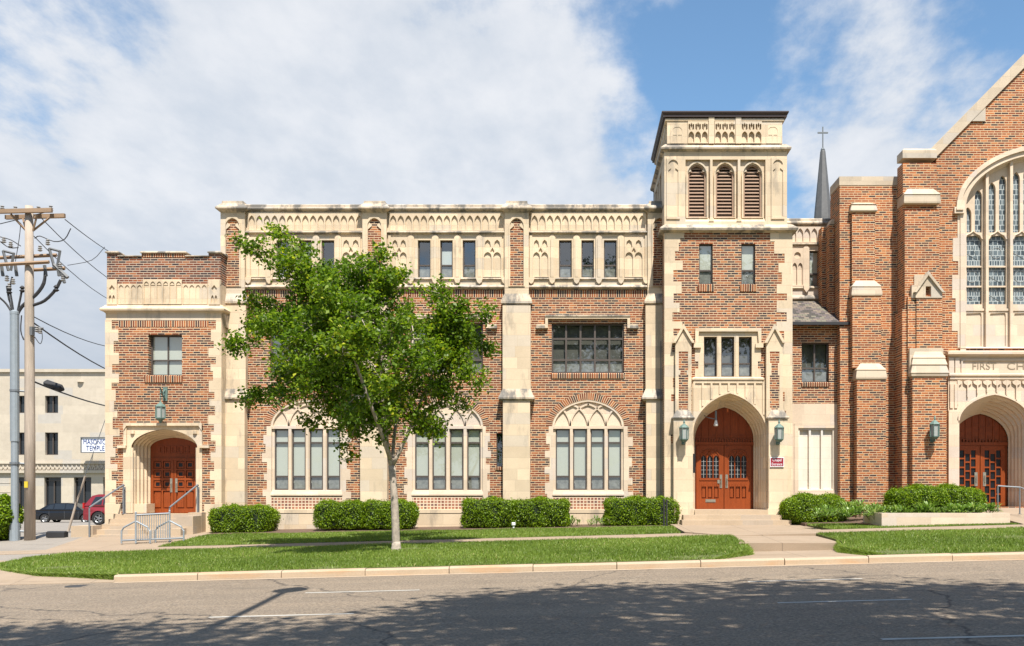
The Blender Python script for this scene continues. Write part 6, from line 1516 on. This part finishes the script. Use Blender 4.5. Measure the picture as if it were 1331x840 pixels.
def street_tree(x, d, h, crown_c, rad, lab, seed, nclump=90, per=75):
    """large street tree on the near pavement, outside the picture: it throws the dappled shade on the road"""
    rg = np.random.default_rng(seed); z = gz(x, d)
    t = thing('street_tree', lab, 'tree', (x, low(d), z), 'street trees on the near pavement')
    cx, cd_, cz = crown_c; tk = MB(); C = []
    limb(tk, spline([(x, low(d), z - .1), (x + .1, low(d) + .05, z + 2), (x * .8 + cx * .2, low(d * .8 + cd_ * .2), cz - rad[2] * .6), (cx, low(cd_), cz + rad[2] * .4)], 4), .3, .06, 10)
    for i in range(nclump):
        v = rg.normal(size=3); v /= np.linalg.norm(v); q = rg.uniform(.35, 1.0) ** .6
        c = np.array([cx, low(cd_), cz]) + v * np.array(rad) * q
        s0 = np.array([x * .6 + cx * .4, low(d * .6 + cd_ * .4), cz - rad[2] * .5]) if v[2] < .2 else np.array([cx, low(cd_), cz])
        tk.tube([tuple(s0), tuple((s0 + c) / 2 + np.array([0, 0, .4])), tuple(c)], [.06, .04, .015], 5, False)
        C.append(c + rg.normal(0, 1, (per, 3)) * np.array([.55, .55, .38]))
    C = np.concatenate(C); tk.build('trunk', 'bark', t); quads_object('crown', leaf_quads(C, .24, rg, .8, None, .7), 'leaf_shade', rg.random(len(C)), t)
street_tree(6.6, -1.6, 14, (4.6, 4.8, 11.6), (6.0, 4.2, 3.6), 'tall broad street tree on the near pavement right of the camera', 5, 190, 95)
street_tree(-6.2, -1.8, 13, (-4.4, 1.7, 11.2), (5.8, 3.9, 3.4), 'tall broad street tree on the near pavement left of the camera', 6, 180, 95)
street_tree(17.5, -1.6, 14, (15.0, 5.6, 11.6), (6.2, 4.2, 3.6), 'tall broad street tree on the near pavement far along to the right', 7, 180, 95)

# street lamp on the near kerb, its arm reaching over the road
lx, ld = -2.95, 4.5; lz = gz(lx, ld)
t = thing('street_lamp', 'tall grey street lamp on the near kerb with its arm over the road', 'street lamp', (lx, low(ld), lz))
MB().tube([(lx, low(ld), lz), (lx, low(ld), lz + 4), (lx, low(ld), lz + 8.2)], [.11, .09, .07], 10).lathe((lx, low(ld), lz), [(.2, 0), (.2, .08), (.13, .2)], 10).build('pole', 'galvanised', t)
MB().tube(spline([(lx, low(ld), lz + 8.0), (lx - .02, low(ld) + 1.2, lz + 8.85), (lx - .1, low(ld) + 3.4, lz + 9.25), (-3.35, low(11.2), lz + 9.35)], 4), .07, 8).build('arm', 'galvanised', t)
hd = MB(); hc = (-3.36, low(11.7), lz + 9.32)
for k, (ry, rz_) in enumerate(((.05, .04), (.26, .10), (.31, .13), (.23, .11), (.02, .02))):
    yy = hc[1] - .5 + k * .26
    for j in range(10): a = 2 * math.pi * j / 10; hd.v.append((hc[0] + ry * math.cos(a), yy, hc[2] + rz_ * math.sin(a)))
for k in range(4):
    for j in range(10): a = k * 10 + j; b_ = k * 10 + (j + 1) % 10; hd.f.append((a, a + 10, b_ + 10, b_))
hd.build('lamp_head', 'galvanised', t, True)

# ------------------------------------------------------------------ utility pole, conduit, wires
PD = 29.4; Pq = Pl(low(PD)); k = Pq.k
def U(px, py, dd=0): return (Pq.x(px), Pq.y + dd, Pq.z(py))
t = thing('utility_pole', 'weathered wooden utility pole with two tiers of crossarms and insulators', 'utility pole', U(39, 701))
MB().tube([U(38.8, 706), U(38.8, 560), U(38.2, 400), U(37.8, 268)], [.155, .145, .13, .11], 14).build('pole', 'pole_wood', t, True)
am = MB()
for (a, b, y0, y1, dd) in ((-14, 71.5, 277.5, 275.5, -.17), (3, 80.5, 280.5, 278.5, .17)):
    am.add([(U(a, y0)[0], Pq.y + dd - .05, Pq.z(y0) - .06), (U(b, y1)[0], Pq.y + dd - .05, Pq.z(y1) - .06), (U(b, y1)[0], Pq.y + dd + .05, Pq.z(y1) - .06), (U(a, y0)[0], Pq.y + dd + .05, Pq.z(y0) - .06), (U(a, y0)[0], Pq.y + dd - .05, Pq.z(y0) + .06), (U(b, y1)[0], Pq.y + dd - .05, Pq.z(y1) + .06), (U(b, y1)[0], Pq.y + dd + .05, Pq.z(y1) + .06), (U(a, y0)[0], Pq.y + dd + .05, Pq.z(y0) + .06)],
           [(0, 3, 2, 1), (4, 5, 6, 7), (0, 1, 5, 4), (1, 2, 6, 5), (2, 3, 7, 6), (3, 0, 4, 7)])
am.build('crossarm', 'arm_wood', t)
am = MB()
for (a, b, y0, y1, dd) in ((-16, 70, 334, 330, .16), (-8, 68, 346.5, 342.5, -.18), (40, 82, 350, 348, .1)):
    am.tube([U(a, y0, dd), U(b, y1, dd)], .055, 4)
am.build('crossarm', 'arm_wood', t)
br = MB()
for a, b in ((17, 280), (61, 282), (27, 283), (51, 281)): br.tube([U(a, b, -.12 if a in (17, 51) else .12), U(34 if a < 38 else 43, 300, 0)], .032, 4)
br.build('brace', 'arm_wood', t)
hw_ = MB()
for a, b in ((4, 326), (64, 323)): # switch frames
    hw_.tube([U(a, b), U(a + 7, b + 26)], .045, 4).tube([U(a + 14, b + 3), U(a + 10, b + 26)], .045, 4).tube([U(a, b), U(a + 15, b + 4)], .035, 4)
for a in (2, 20, 58, 75): hw_.tube([U(a, 345), U(a + 2, 359)], .05, 5)
hw_.tube([U(70, 344), U(88, 361)], .06, 5).tube([U(78, 347), U(84, 368)], .05, 5).box(U(43, 0)[0], U(46.5, 0)[0], Pq.y - .2, Pq.y - .05, Pq.z(437), Pq.z(426))
hw_.tube([U(45, 425), U(56, 427)], .03, 5)
hw_.build('switch_gear', 'grey_plastic', t)
for a, b in ((66, 271), (3, 271), (20, 272), (50, 272), (5, 312), (14, 318), (62, 315), (52, 323), (78, 346), (9, 362), (12, 372), (17, 366), (82, 362), (52, 430), (48, 428)):
    x, y, z = U(a, b, .0); MB().lathe((x, y, z - .09), [(.03, 0), (.075, .03), (.03, .06), (.07, .09), (.03, .12), (.06, .15), (.02, .18)], 8).build('insulator', 'ceramic', t)
cb = MB()
for pts, r in (([U(9, 372), U(12, 390), U(18, 408), U(19, 418)], .035), ([U(0, 386, -.1), U(8, 395), U(16, 408), U(18, 418)], .03), ([U(29, 372), U(27, 385), U(23, 405), U(22, 416)], .035), ([U(59, 350), U(57, 368), U(47, 383), U(30, 397), U(23, 408), U(22, 418)], .05),
               ([U(79, 364), U(72, 377), U(58, 391), U(43, 397)], .045), ([U(16, 360), U(13, 375), U(16, 395), U(19, 416)], .03), ([U(45, 310), U(52, 307), U(70, 314), U(84, 311), U(92, 297)], .015), ([U(105, 305, 1.5), U(98, 328, 1), U(88, 345)], .01), ([U(0, 308), U(14, 312), U(27, 320)], .015), ([U(0, 314), U(12, 322), U(24, 322)], .015),
               ([U(45, 438), U(52, 447), U(55, 440), U(54, 428)], .012), ([U(28, 410), U(27, 430), U(31, 442)], .02), ([U(27, 290), U(25, 310), U(20, 340)], .012)):
    cb.tube(spline(pts, 3), r, 6)
for a, b in ((73, 375), (29, 376), (12, 378)): cb.lathe((U(a, b)[0], Pq.y, U(a, b)[2] - .1), [(.03, 0), (.09, .05), (.03, .1), (.08, .14), (.03, .2)], 8)
cb.build('cable', 'cable', t)
MB().box(U(36, 0)[0], U(40.5, 0)[0], Pq.y - .19, Pq.y - .165, Pq.z(634), Pq.z(626)).build('warning_tag', 'tag_yellow', t)
t2 = thing('conduit_riser', 'pale grey steel cable riser pipe standing beside the wooden utility pole', 'cable riser', U(20, 703))
MB().tube([U(20.5, 706, -.05), U(20.5, 680, -.05)], .15, 12).tube([U(20.5, 690, -.05), U(20.5, 572, -.05)], .105, 12).tube([U(20.5, 574, -.05), U(20.2, 408, -.05)], .125, 12).lathe(U(20.2, 408, -.05), [(.13, -.03), (.13, .05), (.06, .10)], 12).build('pipe', 'pale_metal', t2)
MB().tube([U(16.5, 702, .05), U(16.5, 578, .05)], .03, 8).build('pipe', 'pale_metal', t2)
cl = MB()
for zz in (508, 602, 690): cl.tube([U(20, zz, -.05), U(33, zz + 1, 0)], .03, 5).lathe(U(20.5, zz, -.05), [(.14, -.03), (.14, .03)], 12)
cl.build('clamp', 'galvanised', t2)
tag(center_origin(MB().box(U(48, 0)[0], U(72, 0)[0], Pq.y + .5, Pq.y + .75, Pq.z(699) - .02, Pq.z(693)).add([(U(49, 0)[0], Pq.y + .56, Pq.z(691.5)), (U(71, 0)[0], Pq.y + .56, Pq.z(691.5)), (U(71, 0)[0], Pq.y + .69, Pq.z(691.5)), (U(49, 0)[0], Pq.y + .69, Pq.z(691.5)), (U(48, 0)[0], Pq.y + .5, Pq.z(693)), (U(72, 0)[0], Pq.y + .5, Pq.z(693)), (U(72, 0)[0], Pq.y + .75, Pq.z(693)), (U(48, 0)[0], Pq.y + .75, Pq.z(693))], [(0, 1, 2, 3), (0, 4, 5, 1), (1, 5, 6, 2), (2, 6, 7, 3), (3, 7, 4, 0)]).build('parking_block', 'dark_metal')), 'dark low parking block on the pavement right of the utility pole', 'parking block')
def wire(px0, py0, dd0, px1, py1, d1, sag, r, lab, name='power_line', group='power lines'):
    A = np.array(U(px0, py0, dd0)); q = Pl(low(d1)); B = np.array((q.x(px1), q.y, q.z(py1))); pts = []
    for i in range(15):
        s_ = i / 14; p = A + (B - A) * s_; p[2] -= sag * 4 * s_ * (1 - s_); pts.append(p)
    o = tag(MB().tube(pts, r, 5).build(name, 'cable'), lab, 'wire', group); return o
wire(80, 283, .2, 200, 350, 62, .35, .014, 'topmost overhead wire sloping down behind the brick parapet')
wire(52, 283, .1, 210, 388, 62, .7, .014, 'overhead wire from the upper crossarm, second from the top')
wire(44, 307, .0, 210, 398, 62, 1.0, .013, 'overhead wire from below the braces, third from the top')
wire(44, 412, .0, 200, 446, 60, .6, .016, 'overhead wire reaching the entrance block just below its cornice')
wire(44, 420, .0, 210, 500, 60, .5, .024, 'thick black overhead cable drooping toward the entrance block window')
wire(70, 276, -.17, -330, 300, 34, .6, .014, 'overhead wire leaving the top crossarm to the left')
w_ = wire(42, 495, -.1, 200, 532, 60, .35, .028, 'thick service cable with a black splice case', 'service_cable', None)
q = Pl(low(PD + 3.0)); t = MB().tube([(q.x(57), q.y, q.z(497.5)), (q.x(60), q.y, q.z(498.5)), (q.x(79), q.y, q.z(505)), (q.x(83), q.y, q.z(507))], [.04, .13, .13, .04], 8).build('splice_case', 'cable', w_)
t = thing('guy_wire', 'slanting guy wire with pale lower guard anchored in the pavement', 'guy wire', U(88, 697))
q = Pl(low(36))
MB().tube([(q.x(87.5), q.y, q.z(695)), (q.x(99), q.y, q.z(655)), (q.x(111), q.y, q.z(619))], .045, 8).build('guard', 'pole_wood', t)
MB().tube([(q.x(110), q.y, q.z(620)), (q.x(137), q.y, q.z(545)), (q.x(160), q.y, q.z(480))], .012, 5).lathe((q.x(87.5), q.y, q.z(697)), [(.06, 0), (.03, .1)], 8).build('cable', 'galvanised', t)

# ------------------------------------------------------------------ far building, cars
Pm = Pl(56.0)
t = thing('temple_building', 'pale stone three-storey building with tall dark windows beyond the parking lot', 'building', (Pm.x(60), 56, Pm.z(668)))
wins = []
for a, b in ((58.5, 75.5), (15, 32), (-28, -11)):
    wins += [(a, 514.5, b, 537), (a, 562.3, b, 591.5)]
gr = [(57.5, 620.5, 79.5, 662), (96, 620.5, 118.5, 662), (134, 620.5, 156, 662), (14, 620.5, 33, 662), (-28, 620.5, -6, 662)]
m = MB().plate(Pm.rect(-120, 481, 330, 672), [Pm.rect(*q) for q in wins + gr], 56, 56.6); m.build('wall', 'far_stone', t)
tr = MB()
tr.box(Pm.x(-120), Pm.x(330), 55.8, 56.5, Pm.z(484), Pm.z(480)); tr.box(Pm.x(-120), Pm.x(330), 55.75, 56, Pm.z(615), Pm.z(611.5)); tr.box(Pm.x(-120), Pm.x(330), 55.85, 56, Pm.z(603), Pm.z(601.5))
for i in range(75):
    a = -110 + i * 5.6; tr.plate(Pm.poly((a, 610.5), (a + 2.8, 604), (a + 5.6, 610.5), (a + 4.3, 610.5), (a + 2.8, 607), (a + 1.3, 610.5)), [], 55.9, 56.01)
for zz in (628, 640, 652): tr.box(Pm.x(-120), Pm.x(13.5), 55.97, 56.02, Pm.z(zz + .25), Pm.z(zz - .25))
tr.lathe((Pm.x(105), 56.0, Pm.z(497)), [(.0, -.0), (.3, .01), (.3, .02)], 8)
tr.build('stonework', 'far_stone', t)
for a, b, c, d_ in wins:
    MB().plate(Pm.rect(a, b, c, d_), [Pm.rect(a + 1, b + 1, (a + c) / 2 - .6, d_ - 1), Pm.rect((a + c) / 2 + .6, b + 1, c - 1, d_ - 1)], 56.25, 56.35).build('window', 'window_frame', t)
for a, b, c, d_ in gr:
    MB().plate(Pm.rect(a, b, c, d_), [Pm.rect(a + 1, b + 5, (a + c) / 2 - .6, d_ - .5), Pm.rect((a + c) / 2 + .6, b + 5, c - 1, d_ - .5), Pm.rect(a + 1, b + 1, c - 1, b + 4)], 56.25, 56.35).build('window', 'window_frame', t)
MB().box(Pm.x(-119), Pm.x(329), 56.4, 56.45, Pm.z(664), Pm.z(500)).build('pane', 'car_glass', t)
MB().box(Pm.x(-118), Pm.x(329), 56.7, 75, Pm.z(672), Pm.z(486)).build('interior', 'far_stone', t)
Ps = Pl(54.6)
t = thing('temple_sign', 'white board sign with blue lettering on the pale building', 'sign', (Ps.x(124), 54.6, Ps.z(588)))
MB().box(Ps.x(106), Ps.x(146), 54.6, 54.9, Ps.z(588), Ps.z(569)).build('panel', 'sign_white', t)
MB().plate(Ps.rect(105.3, 568.3, 146.7, 588.7), [Ps.rect(106.3, 569.3, 145.7, 587.7)], 54.5, 54.85).build('border', 'grey_plastic', t)
for a in (112, 140): MB().box(Ps.x(a), Ps.x(a + 1), 54.9, 56.0, Ps.z(579), Ps.z(578)).build('bracket', 'dark_metal', t)
text_mesh('lettering', 'MASONIC', 'sign_blue', t, Ps.x(123), 54.58, Ps.z(574.4), Ps.k * 6.4, Ps.k * 29, .02)
text_mesh('lettering', 'TEMPLE', 'sign_blue', t, Ps.x(124), 54.58, Ps.z(582.6), Ps.k * 6.4, Ps.k * 24, .02)
def wheel(t, x, y, z, r, s_):
    w_ = MB(); o = 0
    pr = [(r * .62, 0), (r * .9, 0), (r, .04), (r, .18), (r * .9, .22), (r * .62, .22)]
    n = 24
    for rr_, yy in pr:
        for k in range(n): a = 2 * math.pi * k / n; w_.v.append((x + rr_ * math.cos(a), y + s_ * yy, z + rr_ * math.sin(a)))
    for i in range(len(pr) - 1):
        for k in range(n): a = i * n + k; b = i * n + (k + 1) % n; w_.f.append((a, b, b + n, a + n))
    wo = w_.build('wheel', 'tyre', t)
    rm = MB(); rm.tube([(x, y + s_ * .05, z), (x, y + s_ * .10, z)], r * .16, 10)
    for k in range(5):
        a = 2 * math.pi * k / 5; rm.tube([(x, y + s_ * .05, z), (x + r * .6 * math.cos(a), y + s_ * .05, z + r * .6 * math.sin(a))], .045, 5)
    ring = [(x + r * .6 * math.cos(2 * math.pi * k / n), y + s_ * .04, z + r * .6 * math.sin(2 * math.pi * k / n)) for k in range(n + 1)]; rm.tube(ring, .03, 5, False)
    rm.build('rim', 'rim', wo)
def car(name, lab, x, y, z, Ls, body, roofp, wheels, wr, paint, width, side_wins, dark, tail, heading=0, seams=()):
    """body: lower outline (x,z) with wheel arches cut in; roofp: glasshouse outline, narrower at the top"""
    t = thing(name, lab, 'car', (x, y, z))
    X = lambda q: x + q
    def arch_pts(cx): return [(cx + (wr + .06) * math.cos(a), wr + (wr + .06) * math.sin(a)) for a in [math.pi - i * math.pi / 8 for i in range(9)]]
    low_ = [(0.0, .30)]
    for wx in sorted(wheels): low_ += [(wx - wr - .07, .24)] + arch_pts(wx) + [(wx + wr + .07, .24)]
    outline = low_ + [(Ls, .30)] + body
    mb = MB().plate([(X(a), z + b) for a, b in outline], [], y - width / 2, y + width / 2)
    # taper the flanks a little towards sill and bonnet
    for i, (vx_, vy_, vz_) in enumerate(mb.v):
        hh = vz_ - z; ex = min(vx_ - x, x + Ls - vx_); k_ = 1 - .06 * max(0, (.45 - hh)) / .45 - .05 * max(0, hh - .75) - .10 * max(0, .5 - ex) / .5
        mb.v[i] = (vx_, y + (vy_ - y) * k_, vz_)
    mb.build('body', paint, t)
    n = len(roofp); g = MB()
    zmax = max(b for _, b in roofp); zmin = min(b for _, b in roofp)
    def yy(b, s_): return y + s_ * (width / 2 - .07 - .20 * (b - zmin) / (zmax - zmin))
    g.v = [(X(a), yy(b, -1), z + b) for a, b in roofp] + [(X(a), yy(b, 1), z + b) for a, b in roofp]
    g.f = [tuple(range(n)), tuple(reversed(range(n, 2 * n)))] + [(i, i + n, (i + 1) % n + n, (i + 1) % n) for i in range(n)]
    cab = g.build('cabin', paint, t)
    for wn in side_wins:
        q = MB(); m_ = len(wn)
        for s_ in (-1, 1): q.add([(X(a), yy(b, s_) + s_ * .012, z + b) for a, b in wn], [tuple(range(m_)) if s_ < 0 else tuple(reversed(range(m_)))])
        q.build('window', 'car_glass', t)
    (a0, b0), (a1, b1), (a2, b2), (a3, b3) = dark
    for (pa, pb), (qa, qb), off in (((a0, b0), (a1, b1), -.012), ((a2, b2), (a3, b3), .012)):
        MB().add([(X(pa) + off, yy(pb, -1) + .1, z + pb), (X(pa) + off, yy(pb, 1) - .1, z + pb), (X(qa) + off, yy(qb, 1) - .08, z + qb), (X(qa) + off, yy(qb, -1) + .08, z + qb)], [(0, 1, 2, 3)]).build('windscreen', 'car_glass', t)
    for wx in wheels:
        for s_ in (-1, 1): wheel(t, X(wx), y + s_ * (width / 2 - .02), z + wr, wr, -s_)
    for s_ in (-1, 1):
        MB().box(X(tail[0]), X(tail[1]), y + s_ * (width / 2 - .05), y + s_ * (width / 2 - .42), z + tail[2], z + tail[3]).build('tail_light', 'tail_light', t)
        MB().box(X(Ls - .16), X(Ls - .02), y + s_ * (width / 2 - .16), y + s_ * (width / 2 - .5), z + .60, z + .70).build('headlight', 'lamp_glass', t)
        MB().box(X(Ls * .63), X(Ls * .66), y + s_ * (width / 2 - .02), y + s_ * (width / 2 + .12), z + .93, z + 1.04).build('mirror', paint, t)
    sm = MB()
    for sx in seams:
        for s_ in (-1, 1): sm.box(X(sx), X(sx + .012), y + s_ * (width / 2 - .01), y + s_ * (width / 2 + .001), z + .34, z + .86)
    sm.box(X(-.03), X(.12), y - width / 2 + .12, y + width / 2 - .12, z + .34, z + .5); sm.box(X(Ls - .12), X(Ls + .03), y - width / 2 + .15, y + width / 2 - .15, z + .32, z + .46)
    sm.build('bumper', 'grey_plastic', t); return t
Pc1 = Pl(low(70)); 
car('sedan', 'black sedan parked across the lot before the pale building', Pc1.x(48.5), Pc1.y, Pc1.z(680), 4.75,
    [(4.75, .52), (4.66, .70), (4.3, .82), (3.55, .93), (.85, .97), (.25, .96), (.04, .90), (0, .6)],
    [(.55, .95), (3.65, .92), (2.95, 1.36), (2.5, 1.43), (1.7, 1.43), (1.15, 1.34)], (.98, 3.82), .33, 'black_paint', 1.8,
    [[(.98, 1.0), (1.55, 1.0), (1.55, 1.33), (1.28, 1.30)], [(1.62, 1.0), (2.35, 1.0), (2.35, 1.37), (1.62, 1.37)], [(2.42, 1.0), (3.28, 1.0), (2.9, 1.31), (2.42, 1.37)]], ((.60, .97), (1.13, 1.32), (3.55, .97), (2.98, 1.34)), (-.01, .10, .72, .86), seams=(1.3, 2.38, 3.35))
Pc2 = Pl(low(54))
car('sport_utility_car', 'dark red sport utility car half hidden by the corner of the entrance block', Pc2.x(117.5), Pc2.y, Pc2.z(682), 4.5,
    [(4.5, .55), (4.4, .85), (4.2, .98), (3.35, 1.06), (.3, 1.06), (.04, .98), (0, .6)],
    [(.06, 1.04), (3.35, 1.04), (2.6, 1.60), (2.2, 1.66), (.75, 1.66), (.42, 1.58)], (.85, 3.55), .36, 'red_paint', 1.8,
    [[(.42, 1.10), (1.0, 1.10), (1.0, 1.54), (.62, 1.52)], [(1.08, 1.10), (1.9, 1.10), (1.9, 1.57), (1.08, 1.57)], [(1.98, 1.10), (2.95, 1.10), (2.55, 1.52), (1.98, 1.57)]], ((.12, 1.10), (.42, 1.55), (3.25, 1.1), (2.63, 1.57)), (-.01, .08, .9, 1.2), seams=(1.05, 1.95, 2.95))
